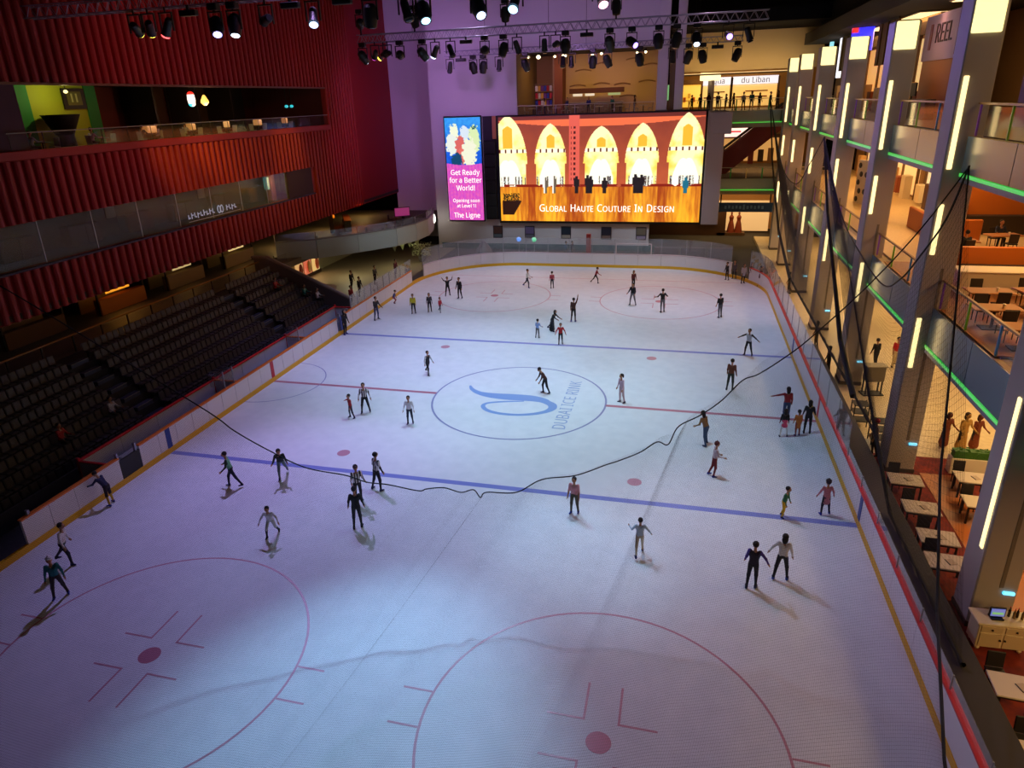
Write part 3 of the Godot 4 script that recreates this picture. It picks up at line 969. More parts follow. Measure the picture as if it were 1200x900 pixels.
	part("lamp_band", Geo.new().box(V(-1.3, 1.3, 0.2), V(0.2, 0.14, 1.6), 0.05), glow("lamp_orange2", Color(1.0, 0.5, 0.05), 0.8), bar)
	omni(V(-25.2, 4.7, -33.0), Color(1.0, 0.55, 0.2), 3.0, 0.15, bar)
	var pk := thing("pink_monitor", "monitor showing pink on the mezzanine by the white wall", "monitor", V(-19.9, 3.1, -33.5), 0.6)
	part("screen", Geo.new().box(V(0.0, 1.6, 0), V(1.5, 0.8, 0.06)), glow("screen_pink", Color(0.7, 0.12, 0.5), 0.5), pk)
	part("stand", Geo.new().box(V(0, 0.6, 0), V(0.12, 1.2, 0.12)).box(V(0, 0.03, 0), V(0.7, 0.06, 0.5)), mat("black_metal"), pk)
	part("bezel", Geo.new().box(V(0, 1.6, -0.05), V(1.62, 0.92, 0.08)), mat("black_metal"), pk)
	for k in 5:
		var p: Vector3 = [V(-23.4, 3.1, -23.4), V(-22.0, 3.1, -25.5), V(-20.6, 3.1, -28.0), V(-19.6, 3.1, -30.5), V(-21.5, 3.1, -35.5)][k]
		var t := thing("mezzanine_table", "small café table on the mezzanine, %s from the grandstand" % ["first", "second", "third", "fourth", "last"][k], "table", p, 0, "mezzanine café tables")
		part("tabletop", Geo.new().box(V(0, 0.74, 0), V(0.8, 0.04, 0.8), 0.01), mat("table_light", rgb(130, 122, 112), 0.5), t)
		part("stem", Geo.new().tube(V(0, 0, 0), V(0, 0.72, 0), 0.04, 0.04, 6), mat("black_metal"), t)
		part("foot", Geo.new().box(V(0, 0.015, 0), V(0.5, 0.03, 0.5)), mat("black_metal"), t)
		for s in [-1, 1]:
			chair("mezzanine_chair", "dark chair on the %s side of the %s mezzanine table" % ["ice" if s > 0 else "bar", ["first", "second", "third", "fourth", "last"][k]], p + V(s * 0.65, 0, 0), -s * PI / 2, mat("chair_dark", rgb(34, 30, 32), 0.6), "mezzanine chairs")
	for z in [-22.5, -31.0, -40.0]:
		var ml := thing("mezzanine_lamp", "round warm ceiling lamp over the mezzanine, %s" % {-22.5: "nearest the grandstand", -31.0: "over the bar", -40.0: "in the far corner"}[z], "lamp", V(-27.5, 5.2, z))
		part("diffuser", Geo.new().lathe([Vector2(0.0, 0.0), Vector2(0.45, 0.0), Vector2(0.45, 0.05)], 16), glow("mezz_diffuser", Color(1.0, 0.84, 0.55), 1.2), ml)
		part("rim", Geo.new().lathe([Vector2(0.5, 0.02), Vector2(0.5, 0.09), Vector2(0.0, 0.09)], 16), mat("black_metal"), ml)
		area(ml.position + V(0, -0.03, 0), ml.position + V(0, -3, 0), Vector2(0.8, 0.8), Color(1.0, 0.82, 0.5), 5.0, ml)
	# ground level below it: lit shop window, corridor floor, back wall
	struct("floor_corridor", Geo.new().box(V(-24.0, 0.02, -27.0), V(16.0, 0.08, 26.0)), mat("corridor_floor", rgb(120, 110, 88), 0.5), "corridor floor under the mezzanine")
	struct("wall_corridor", Geo.new().box(V(-26.6, 1.4, -29.0), V(0.4, 2.7, 22.0)), mat("corridor_wall", rgb(140, 136, 108), 0.7))
	var sh := thing("shop_window", "small lit shop window with red and cream displays under the mezzanine", "shop window", V(-26.0, 0.06, -24.0), PI / 2)
	for k in 3:
		part("pane", Geo.new().box(V(-1.6 + k * 1.5, 1.3, 0.1), V(1.3, 2.0, 0.05)), glow(["shop_cream", "shop_red", "shop_gold"][k], [Color(1.0, 0.75, 0.45), Color(0.9, 0.3, 0.2), Color(1.0, 0.8, 0.45)][k], 0.55), sh)
		part("mannequin_card", Geo.new().ell(V(-1.6 + k * 1.5, 1.0, 0.3), V(0.25, 0.6, 0.15), 8, 6), mat("shop_card%d" % k, [rgb(150, 60, 40), rgb(210, 180, 120), rgb(190, 90, 60)][k], 0.7), sh)
	part("frame", Geo.new().box(V(-0.1, 2.4, 0.05), V(4.8, 0.2, 0.2)).box(V(-0.1, 0.15, 0.05), V(4.8, 0.3, 0.2)), mat("bar_dark"), sh)
	area(sh.position + V(0.5, 1.4, 0), sh.position + V(5, 0.4, 0), Vector2(4.0, 1.8), Color(1.0, 0.8, 0.55), 5.0, sh)
	var la := thing("corridor_lamp", "flat ceiling lamp under the mezzanine slab", "lamp", V(-21.5, 2.68, -24.0))
	part("diffuser", Geo.new().box(V(0, 0, 0), V(0.5, 0.05, 1.6)), glow("corridor_diff", Color(1, 0.95, 0.8), 1.0), la)
	part("housing", Geo.new().box(V(0, 0.04, 0), V(0.6, 0.05, 1.7)), mat("black_metal"), la)
	area(la.position + V(0, -0.04, 0), la.position + V(0, -2, 0), Vector2(0.5, 1.6), Color(1, 0.95, 0.78), 9.0, la)
	var lb := thing("corridor_lamp", "second flat ceiling lamp under the mezzanine slab, nearer the ice", "lamp", V(-18.6, 2.68, -28.5))
	part("diffuser", Geo.new().box(V(0, 0, 0), V(0.5, 0.05, 1.6)), glow("corridor_diff"), lb)
	part("housing", Geo.new().box(V(0, 0.04, 0), V(0.6, 0.05, 1.7)), mat("black_metal"), lb)
	area(lb.position + V(0, -0.04, 0), lb.position + V(0, -2, 0), Vector2(0.5, 1.6), Color(1, 0.95, 0.78), 6.0, lb)
	var bush := thing("lit_bush", "pale-leaved potted bush behind the far left glass", "plant", V(-17.3, 0.06, -31.5))
	part("pot", Geo.new().lathe([Vector2(0.3, 0), Vector2(0.4, 0.5), Vector2(0.36, 0.52), Vector2(0.0, 0.5)], 12), mat("pot_grey", rgb(90, 88, 84), 0.6), bush)
	var lf := Geo.new()
	var br := RandomNumberGenerator.new()
	br.seed = 12
	for k in 420:
		lf.xf = Transform3D(Basis.from_euler(V(br.randf() * TAU, br.randf() * TAU, 0)), V(br.randf_range(-0.9, 0.9), br.randf_range(0.6, 1.9), br.randf_range(-0.5, 0.5)))
		lf.quad(V(-0.1, 0, 0), V(0, 0, -0.04), V(0.13, 0.02, 0), V(0, 0, 0.04))
	part("foliage", lf, mat("leaf_pale", rgb(196, 206, 160), 0.6), bush).set_meta("kind", "stuff")
	part("stem", Geo.new().tube(V(0, 0.4, 0), V(0, 1.6, 0), 0.03, 0.02, 5), mat("rail_post_dark", rgb(52, 46, 40), 0.6), bush)
	var wl := thing("white_lantern", "small bright white lantern on the mezzanine corner post", "lantern", V(-17.9, 2.9, -37.6))
	part("glass", Geo.new().ell(V(0, 0.5, 0.3), V(0.22, 0.5, 0.22), 10, 7), glow("lantern_bright", Color(1, 0.97, 0.9), 2.0), wl)
	part("bracket", Geo.new().box(V(0, 1.05, 0.0), V(0.06, 0.06, 0.7)), mat("black_metal"), wl)
	omni(V(-17.6, 3.3, -36.6), Color(1, 0.95, 0.85), 1.0, 0.15, wl)
	var sv := thing("curved_counter", "rust-coloured curved counter below the sloping end wall", "counter", V(-20.6, 0.06, -16.8), 0.5)
	part("front", Geo.new().lathe([Vector2(1.1, 0), Vector2(1.1, 0.95), Vector2(0.0, 0.95)], 20), mat("counter_rust", rgb(128, 52, 28), 0.6), sv)
	part("top", Geo.new().lathe([Vector2(1.2, 0.95), Vector2(1.2, 1.02), Vector2(0.0, 1.02)], 20), mat("counter_top", rgb(170, 150, 130), 0.4), sv)
	for k in 4:   # hanging pale pennants under the mezzanine edge
		var p := thing("hanging_pennant", "pale green pennant hanging under the mezzanine edge, %s" % ["first from the grandstand", "second along", "third along", "nearest the white wall"][k], "pennant", V(-18.5 + k * 0.42, 2.7, -27.6 - k * 0.9), 0.6)
		var g := Geo.new()
		g.xf = Transform3D(upright(), Vector3.ZERO)
		g.prism(PackedVector2Array([Vector2(-0.35, 0), Vector2(0.35, 0), Vector2(0.0, -0.9)]), -0.01, 0.01)
		part("cloth", g, mat("pennant_green", rgb(150, 160, 110), 0.8), p)
		part("rod", Geo.new().tube(V(-0.4, 0, 0), V(0.4, 0, 0), 0.02, 0.02, 5), mat("black_metal"), p)

# ---- the white wall at the far end with the two screens ----
func back_wall() -> void:
	var white := mat("wall_white", rgb(206, 200, 206), 0.7)
	var z := BACK_Z
	var w := struct("wall_back", Geo.new().box(V(-13.3, 13.5, z - 0.4), V(9.2, 27.0, 0.8)), white, "tall white wall behind the screens, washed violet")
	part("wall_lower", Geo.new().box(V(-1.95, 6.7, z - 0.4), V(13.5, 13.4, 0.8)), white, w)
	part("wall_upper", Geo.new().box(V(-1.75, 23.15, z - 0.4), V(13.9, 7.7, 0.8)), white, w)
	part("wall_recess", Geo.new().box(V(-21.2, 13.5, -45.4), V(8.0, 27.0, 0.6)), white, w)
	part("wall_return", Geo.new().box(V(-17.6, 13.5, -42.0), V(0.4, 27.0, 6.4)), white, w)
	part("base_strip", Geo.new().box(V(-5.5, 0.3, z + 0.05), V(24.0, 0.6, 0.12)), mat("base_teal", rgb(36, 84, 88), 0.6), w)
	for x in [5.45, 7.0]:
		var c := thing("slim_pillar", "slim pale violet pillar right of the café opening, %s" % ("wider one" if x < 6 else "narrower one"), "pillar", V(x, 13.4, z - 0.1))
		part("shaft", Geo.new().box(V(0, 6.6, 0), V(1.0 if x < 6 else 0.8, 13.2, 0.8), 0.05), white, c)
		part("foot", Geo.new().box(V(0, 0.15, 0), V(1.1 if x < 6 else 0.9, 0.3, 0.9), 0.03), mat("pillar_foot", rgb(120, 116, 122), 0.5), c)
	# posters on the wall under the screen
	var tones := [rgb(88, 56, 50), rgb(110, 96, 140), rgb(24, 44, 60), rgb(40, 44, 66), rgb(120, 110, 96)]
	for k in 5:
		var x: float = [-11.1, -7.6, -3.7, 0.5, 4.05][k]
		var p := thing("wall_poster", "small %s framed poster on the white wall under the screen" % ["brown", "lilac", "dark blue", "navy and white", "beige"][k], "poster", V(x, 1.85, z + 0.03))
		part("frame", Geo.new().box(V(0, 0, 0), V(1.05, 1.3, 0.06)), mat("poster_frame", rgb(50, 46, 56), 0.5), p)
		part("print", Geo.new().box(V(0, 0.2, 0.035), V(0.9, 0.7, 0.01)), mat("poster%d" % k, tones[k], 0.5), p)
		part("print_band", Geo.new().box(V(0, -0.4, 0.035), V(0.9, 0.3, 0.01)), mat("poster_b%d" % k, tones[(k + 2) % 5].lightened(0.3), 0.5), p)
	big_screen()
	banner_screen()
	cafe()
	far_platform()

func big_screen() -> void:
	var t := thing("video_wall", "huge LED video wall showing golden arches above the rink", "screen", V(-0.47, 3.1, -38.1))
	part("casing", Geo.new().box(V(0, 5.15, -0.15), V(20.6, 10.75, 0.3), 0.03), mat("led_black", rgb(10, 9, 12), 0.5), t)
	var W := 400
	var H := 208
	var im := Image.create(W, H, false, Image.FORMAT_RGB8)
	var arches := [[0.045, 0.1, -0.02], [0.263, 0.082, 0.065], [0.515, 0.088, 0.10], [0.713, 0.082, 0.08], [0.921, 0.09, 0.0]]   # centre, half width, apex
	var r2 := RandomNumberGenerator.new()
	r2.seed = 3
	var noise := FastNoiseLite.new()
	noise.seed = 5; noise.frequency = 0.03
	for py in H:
		var v := float(py) / H
		for px in W:
			var u := float(px) / W
			var n := noise.get_noise_2d(px, py)
			var c := Color(0.52, 0.22, 0.17).lerp(Color(0.78, 0.36, 0.2), clampf(v * 1.2 + n * 0.15, 0, 1))
			if v < 0.1 - 0.25 * (u - 0.5) * (u - 0.5): c = Color(0.92, 0.42, 0.26) if v > 0.03 else Color(0.4, 0.16, 0.14)
			if u > 0.355 and u < 0.41: c = Color(0.85, 0.36, 0.3) if not (v > 0.1 and v < 0.6 and int(px / 4) % 2 == 0 and int(py / 5) % 2 == 0 and u > 0.365 and u < 0.4) else Color(0.3, 0.1, 0.1)
			for a in arches:
				var d: float = absf(u - a[0]) / a[1]
				var top: float = 0.46 - (0.46 - a[2]) * sqrt(maxf(0.0, 1.69 - (d + 0.3) * (d + 0.3))) / 1.265
				if d < 1.0 and v > top and v < 0.655:
					if d > 0.9 and v > 0.44: continue
					c = Color(1.0, 0.82, 0.3).lerp(Color(1.0, 0.97, 0.72), clampf(1.25 - d * 0.9 + n * 0.9, 0, 1))
					if v > 0.3 and v < 0.335: c = Color(1, 0.98, 0.85) if int(px / 3) % 4 != 0 else Color(0.35, 0.1, 0.05)
					var d2 := absf(d - 0.15) / 0.55
					if v > 0.4 + 0.18 * d2 * d2 and d2 < 1.0: c = Color(1.0, 0.99, 0.9)
					if d < 0.25 and v > top + 0.1 and v < 0.29: c = Color(0.95, 0.7, 0.2)
					if v > 0.56 and noise.get_noise_2d(px * 6.0, 40.0) > 0.12: c = Color(0.3, 0.2, 0.18) if noise.get_noise_2d(px * 11.0, py * 7.0) > -0.1 else Color(0.7, 0.75, 0.75)
			if v >= 0.635 and v < 0.66: c = Color(0.5, 0.1, 0.05) if n > -0.1 else c
			if v >= 0.66:
				var mv := 0.66 - (v - 0.66) * 1.1
				var lit := 0.0
				for a in arches:
					var d: float = absf(u - a[0]) / a[1]
					if d < 1.0 and mv > 0.46 - (0.46 - a[2]) * sqrt(maxf(0.0, 1.69 - (d + 0.3) * (d + 0.3))) / 1.265: lit = maxf(lit, 1.0 - d * 0.6)
				var streak := noise.get_noise_2d(px * 4.0, py * 0.5)
				c = Color(0.62, 0.24, 0.06).lerp(Color(1.0, 0.70, 0.16), clampf(lit * 0.75 + streak * 0.5 + (v - 0.66) * 0.7, 0, 1))
			im.set_pixel(px, py, c)
	# small figures and a planter in the shown picture
	for f in [0.395, 0.45, 0.465, 0.535, 0.685, 0.7, 0.715, 0.235, 0.28, 0.925]:
		var x0 := int(f * W)
		var hgt := 30 + r2.randi() % 8
		var dark := Color(0.12, 0.08, 0.1) if f < 0.9 else Color(0.1, 0.4, 0.5)
		for py in hgt:
			var wd := 2 if py < 6 else (5 if py < 20 else 3)
			for dx in range(-wd, wd + 1):
				var X := x0 + dx
				var Y := int(0.73 * H) - hgt + py
				if f < 0.3: dark = Color(0.95, 0.93, 0.9) if dx < 0 else Color(0.4, 0.35, 0.3)
				if X >= 0 and X < W and Y < H: im.set_pixel(X, Y, dark)
	for py in range(int(0.8 * H), int(0.94 * H)):
		for px in range(4, 44 - int((py - 0.8 * H) * 0.6)):
			im.set_pixel(px, py, Color(0.16, 0.06, 0.03))
	for py in range(int(0.73 * H), int(0.8 * H)):
		for px in range(6, 40):
			if noise.get_noise_2d(px * 9, py * 9) > -0.05: im.set_pixel(px, py, Color(0.06, 0.07, 0.03))
	im.convert(Image.FORMAT_RGB8)
	var tex := ImageTexture.create_from_image(im)
	var m := mat("led_picture", Color(0.05, 0.05, 0.05), 0.5)
	m.emission_enabled = true
	m.emission = Color.BLACK
	m.emission_texture = tex
	m.emission_energy_multiplier = 1.25
	m.texture_repeat = false
	var q := QuadMesh.new()
	q.size = Vector2(20.2, 10.35)
	inst("screen_face", q, m, t).position = V(0, 5.18, 0.02)
	var f := SystemFont.new()
	f.font_names = PackedStringArray(["Droid Sans"])
	var pen := -6.0
	for word in ["GLOBAL", "HAUTE", "COUTURE", "IN", "DESIGN"]:   # small capitals: the first letter larger
		for bit in [[word.substr(0, 1), 0.98], [word.substr(1), 0.76]]:
			var wide: float = f.get_string_size(bit[0], HORIZONTAL_ALIGNMENT_LEFT, -1, 32).x * bit[1] / 32.0
			lettering("caption", bit[0], bit[1], glow("led_caption", Color(1, 0.98, 0.92), 1.3), t, V(pen + wide * 0.5, 1.34 + (0.0 if bit[1] > 0.9 else -0.08), 0.06), Vector3.ZERO, 0.02)
			pen += wide
		pen += 0.3
	area(t.position + V(0, 5.2, 0.15), t.position + V(0, 4.0, 20), Vector2(20.0, 10.0), Color(1.0, 0.55, 0.22), 60.0, t)
	# grey cheek on the right of the screen
	var ck := struct("wall_screen_cheek", Geo.new().box(V(10.62, 8.2, -38.4), V(1.6, 10.6, 0.9), 0.05), mat("cheek_grey", rgb(176, 164, 172), 0.6), "grey cheek wall right of the video wall")
	part("cheek_head", Geo.new().box(V(11.0, 12.4, -38.2), V(2.0, 2.0, 0.9), 0.05), mat("cheek_grey"), ck)
	part("soffit", Geo.new().box(V(6.8, 13.1, -38.6), V(7.0, 0.5, 1.0)), mat("hall_dark"), ck)
	part("backing", Geo.new().box(V(7.4, 8.0, -38.75), V(5.2, 10.2, 0.3)), mat("hall_dark"), ck)
	var dc := thing("speaker_array", "tall black loudspeaker column between the two screens", "loudspeaker", V(-11.56, 3.3, -38.1))
	for k in 6:
		part("cabinet", Geo.new().box(V(0, 0.7 + k * 1.32, -0.05), V(1.25, 1.28, 0.5), 0.04), mat("speaker_black", rgb(14, 13, 18), 0.7), dc)
	part("backing", Geo.new().box(V(0.0, 5.1, -0.28), V(1.48, 10.4, 0.06)), mat("speaker_violet", rgb(40, 32, 48), 0.7), dc)
	part("light_bar", Geo.new().box(V(0.55, 9.2, 0.1), V(0.4, 2.2, 0.1), 0.04), mat("bar_copper", rgb(190, 120, 84), 0.5), dc)

func banner_screen() -> void:
	var t := thing("banner_screen", "tall narrow LED banner, blue picture above a pink panel", "screen", V(-14.4, 3.1, -38.1))
	part("casing", Geo.new().box(V(0, 5.25, -0.12), V(4.05, 10.7, 0.24), 0.03), mat("led_black"), t)
	var W := 96
	var H := 240
	var im := Image.create(W, H, false, Image.FORMAT_RGB8)
	var noise := FastNoiseLite.new()
	noise.seed = 8; noise.frequency = 0.045
	var blobs := [[0.25, 0.16, 0.13, 0.1, Color(0.95, 0.97, 0.85)], [0.55, 0.15, 0.14, 0.08, Color(0.85, 0.9, 0.95)], [0.8, 0.13, 0.1, 0.06, Color(0.12, 0.35, 0.35)], [0.8, 0.22, 0.16, 0.14, Color(0.86, 0.93, 0.7)], [0.18, 0.25, 0.18, 0.1, Color(0.92, 0.94, 0.9)], [0.42, 0.27, 0.14, 0.1, Color(0.86, 0.4, 0.38)], [0.45, 0.36, 0.1, 0.09, Color(0.9, 0.45, 0.4)], [0.65, 0.33, 0.2, 0.14, Color(0.95, 0.95, 0.85)], [0.3, 0.4, 0.16, 0.06, Color(0.06, 0.28, 0.42)]]
	for py in H:
		var v := float(py) / H
		for px in W:
			var u := float(px) / W
			var n := noise.get_noise_2d(px * 2.0, py * 2.0)
			var c := Color(0.2, 0.62, 0.95).lerp(Color(0.05, 0.32, 0.85), clampf(v * 2.2 + n * 0.4, 0, 1))
			for b in blobs:
				var d: float = Vector2((u - b[0]) / b[2], (v - b[1]) / b[3]).length() + n * 0.5
				if d < 1.0: c = b[4]
			if v > 0.43 + 0.02 * sin(u * 3.0):
				c = Color(0.82, 0.28, 0.78).lerp(Color(0.92, 0.36, 0.72), clampf(0.5 + n, 0, 1))
				if px % 9 < 2: c = c.lightened(0.12)
			im.set_pixel(px, py, c)
	var m := mat("banner_picture", Color(0.05, 0.05, 0.05), 0.5)
	m.emission_enabled = true
	m.emission = Color.BLACK
	m.emission_texture = ImageTexture.create_from_image(im)
	m.emission_energy_multiplier = 1.05
	m.texture_repeat = false
	var q := QuadMesh.new()
	q.size = Vector2(3.85, 10.4)
	inst("screen_face", q, m, t).position = V(0, 5.25, 0.02)
	var wm := glow("led_caption")
	for l in [["Get Ready", 5.0, 0.7], ["for a Better", 4.2, 0.7], ["World!", 3.4, 0.7], ["Opening soon", 2.1, 0.48], ["at Level 1!", 1.55, 0.48], ["The Ligne", 0.55, 0.68]]:
		lettering("caption", l[0], l[2], wm, t, V(0.05, l[1], 0.05), Vector3.ZERO, 0.02)
	area(t.position + V(0, 5.2, 0.12), t.position + V(0, 4.5, 20), Vector2(3.8, 10.0), Color(0.75, 0.4, 1.0), 7.0, t)

func cafe() -> void:   # the café behind the opening above the video wall
	var z := BACK_Z
	struct("floor_cafe", Geo.new().box(V(-1.5, 13.2, z - 5.2), V(16.5, 0.4, 10.0)), mat("cafe_floor", rgb(120, 96, 70), 0.5), "café floor above the video wall")
	struct("ceiling_cafe", Geo.new().box(V(-1.5, 19.6, z - 5.2), V(16.5, 0.4, 10.0)), mat("cafe_ceiling", rgb(46, 44, 38), 0.8), "dark café ceiling with track lights")
	var tan := mat("cafe_tan", rgb(196, 160, 110), 0.7)
	struct("wall_cafe", Geo.new().box(V(-0.6, 16.4, z - 8.8), V(12.0, 6.0, 0.4)), tan, "tan café wall with rippled arcs")
	struct("wall_cafe_side", Geo.new().box(V(-9.2, 16.4, z - 5.2), V(1.2, 6.2, 10.0)), mat("cafe_side", rgb(120, 92, 56), 0.7))
	struct("wall_cafe_back", Geo.new().box(V(-7.0, 16.4, z - 10.0), V(4.0, 6.0, 0.4)), mat("cafe_back", rgb(150, 110, 60), 0.7))
	struct("wall_cafe_pier", Geo.new().box(V(-5.6, 16.4, z - 7.6), V(0.9, 6.0, 2.2)), mat("cafe_rust", rgb(110, 52, 28), 0.7))
	struct("wall_cafe_right", Geo.new().box(V(6.4, 16.4, z - 5.2), V(0.6, 6.2, 10.0)), mat("cafe_side"))
	var arcs := thing("wall_ripples", "shallow brown arcs rippling across the tan café wall", "wall relief", V(-0.6, 16.0, z - 8.55))
	for a in [[-3.2, 0.2], [-0.6, 0.3], [1.6, 0.2], [-2.6, 1.7], [-0.4, 2.3], [2.8, 2.6], [4.6, 2.0], [2.2, -1.0], [4.2, 0.4]]:
		var pts := []
		for k in 9: pts.append(V(a[0] - 0.9 + k * 0.22, a[1] + 0.16 * sin(PI * k / 8.0), 0))
		part("arc", Geo.new().path(pts, 0.07, 5), mat("arc_brown", rgb(150, 112, 70), 0.7), arcs)
	var bar := thing("cafe_counter", "café counter with a brown canopy and green menu in front of the tan wall", "counter", V(-1.6, 13.4, z - 6.6))
	part("front", Geo.new().box(V(0, 0.55, 0), V(5.6, 1.1, 0.8), 0.03), mat("cc_front", rgb(90, 70, 52), 0.6), bar)
	part("top", Geo.new().box(V(0, 1.13, 0), V(5.8, 0.06, 0.95), 0.02), mat("cc_top", rgb(170, 160, 140), 0.4), bar)
	part("canopy", Geo.new().box(V(0, 2.3, -0.6), V(5.8, 0.5, 0.5), 0.03), mat("cc_canopy", rgb(90, 44, 26), 0.7), bar)
	part("sign_green", Geo.new().box(V(1.9, 1.9, -0.4), V(1.3, 0.24, 0.05)), glow("cc_green", Color(0.1, 0.6, 0.2), 0.5), bar)
	part("sign_white", Geo.new().box(V(-2.0, 1.9, -0.4), V(1.0, 0.24, 0.05)).box(V(-0.7, 1.9, -0.4), V(1.0, 0.24, 0.05)), glow("cc_white", Color(0.9, 0.85, 0.75), 0.7), bar)
	var sh := thing("sweet_shelf", "shelf of red, blue and white goods at the café's left end", "shelf", V(-7.6, 13.4, z - 8.6))
	for k in 4:
		part("board", Geo.new().box(V(0, 0.9 + k * 0.75, 0), V(1.9, 0.08, 0.6)), mat("shelf_board", rgb(150, 120, 80), 0.6), sh)
	var goods := [rgb(40, 60, 170), rgb(200, 40, 40), rgb(235, 230, 220), rgb(230, 180, 60), rgb(120, 60, 140)]
	for k in 18:
		var g := thing("packet", "%s packet on the café shelf, %s level" % [["blue", "red", "white", "yellow", "purple"][k % 5], ["lowest", "second", "third"][int(k / 6)]], "packet", V(-8.4 + (k % 6) * 0.32, 14.34 + int(k / 6) * 0.75, z - 8.55), 0, "packets on the café shelf")
		part("body", Geo.new().box(V(0, 0.25, 0), V(0.27, 0.5, 0.27), 0.03), mat("packet%d" % (k % 5), goods[k % 5], 0.5), g)
		part("flap", Geo.new().box(V(0, 0.53, 0), V(0.24, 0.06, 0.1)), mat("packet%d" % (k % 5)), g)
	var rail := thing("cafe_railing", "glass railing with a pale top rail along the café opening", "railing", V(0, 13.4, z - 0.15))
	for k in 7:
		part("glass_panel", Geo.new().box(V(-7.7 + k * 1.93, 0.5, 0), V(1.88, 0.95, 0.02)), pane("terrace_pane", Color.WHITE, 0.12), rail)
		part("post", Geo.new().box(V(-8.65 + k * 1.93, 0.5, 0), V(0.05, 1.0, 0.05)), mat("post_grey"), rail)
	part("handrail", Geo.new().box(V(-1.9, 1.05, 0), V(13.6, 0.06, 0.08)), mat("rail_pale", rgb(190, 180, 160), 0.4), rail)
	for k in 6:
		var x := -7.4 + k * 2.2
		var p := V(x, 13.4, z - 1.8 - (k % 2) * 1.2)
		var t := thing("cafe_table_pale", "pale café table above the video wall, %s from the left pier" % ["first", "second", "third", "fourth", "fifth", "sixth"][k], "table", p, 0, "café tables above the video wall")
		part("tabletop", Geo.new().box(V(0, 0.74, 0), V(0.8, 0.05, 0.8), 0.015), mat("table_pale", rgb(190, 184, 170), 0.5), t)
		part("stem", Geo.new().tube(V(0, 0, 0), V(0, 0.72, 0), 0.05, 0.05, 6), mat("black_metal"), t)
		for s in [-1, 1]:
			chair("cafe_chair", "grey café chair %s of the %s table above the video wall" % ["right" if s > 0 else "left", ["first", "second", "third", "fourth", "fifth", "sixth"][k]], p + V(s * 0.7, 0, 0), -s * PI / 2, mat("chair_mid", rgb(140, 136, 124), 0.6), "café chairs above the video wall")
	for k in 9:   # track lights
		var x: float = [-7.9, -7.0, -5.4, -4.4, -4.2, -1.6, -0.6, 2.8, 3.6][k]
		var t := thing("track_light", "small bright track light under the café ceiling, %s from the left" % ["first", "second", "third", "fourth", "fifth", "sixth", "seventh", "eighth", "last"][k], "spotlight", V(x, 19.0, z - 2.4 - (k % 3) * 0.5), 0, "track lights in the café")
		part("can", Geo.new().tube(V(0, 0.35, 0), V(0, 0.05, 0), 0.1, 0.13, 8), mat("black_metal"), t)
		part("lens", Geo.new().ell(V(0, 0.0, 0.06), V(0.14, 0.12, 0.14) * (1.6 if k == 1 else 1.0), 8, 5), glow("track_lens", Color(1.0, 0.93, 0.75), 3.0), t)
	area(V(-1.6, 19.2, z - 3.6), V(-1.6, 13.4, z - 5.0), Vector2(12.0, 2.0), Color(1.0, 0.82, 0.52), 38.0, self)

func far_platform() -> void:   # things on the walkway between the far boards and the white wall
	for a in [[-8.0, Color(0.1, 0.55, 1.0), "blue"], [-6.4, Color(0.1, 0.8, 0.55), "green"]]:
		var t := thing("glow_ball", "small %s glowing ball lamp on the walkway behind the far boards" % a[2], "lamp", V(a[0], 0.0, -35.0))
		part("globe", Geo.new().ell(V(0, 1.75, 0), V(0.24, 0.24, 0.24), 12, 8), glow("ball_" + a[2], a[1], 1.2), t)
		part("stand", Geo.new().tube(V(0, 0, 0), V(0, 1.6, 0), 0.04, 0.04, 6), mat("post_grey"), t)
	var p := thing("red_pillar_sign", "slim red sign post behind the far boards", "sign post", V(-0.8, 0.0, -34.5))
	part("post", Geo.new().box(V(0, 1.25, 0), V(0.45, 2.5, 0.3), 0.03), mat("sign_red", rgb(150, 44, 46), 0.5), p)
	part("foot", Geo.new().box(V(0, 0.05, 0), V(0.8, 0.1, 0.6)), mat("black_metal"), p)
	var g := thing("hockey_goal", "white-framed goal standing folded against the far wall", "goal", V(3.6, 0.0, -34.6))
	for x in [-1.7, 1.7]:
		part("post", Geo.new().tube(V(x, 0, 0), V(x, 1.55, 0), 0.05, 0.05, 8), mat("goal_white", rgb(220, 200, 205), 0.4), g)
		part("strut", Geo.new().tube(V(x, 1.5, 0), V(x, 0.05, -0.9), 0.03, 0.03, 6), mat("goal_white"), g)
	part("crossbar", Geo.new().tube(V(-1.7, 1.55, 0), V(1.7, 1.55, 0), 0.05, 0.05, 8), mat("goal_white"), g)
	part("base_bar", Geo.new().tube(V(-1.7, 0.05, -0.9), V(1.7, 0.05, -0.9), 0.03, 0.03, 6), mat("goal_white"), g)
	var gc := thing("covered_cart", "low grey covered cart behind the far boards", "cart", V(-11.6, 0.0, -34.5))
	part("cover", Geo.new().lathe([Vector2(0.95, 0.25), Vector2(0.85, 0.7), Vector2(0.45, 1.25), Vector2(0.12, 1.6), Vector2(0.0, 1.62)], 12), mat("cart_grey", rgb(104, 100, 108), 0.7), gc)
	part("base", Geo.new().box(V(0, 0.125, 0), V(1.7, 0.25, 1.7)), mat("black_metal"), gc)

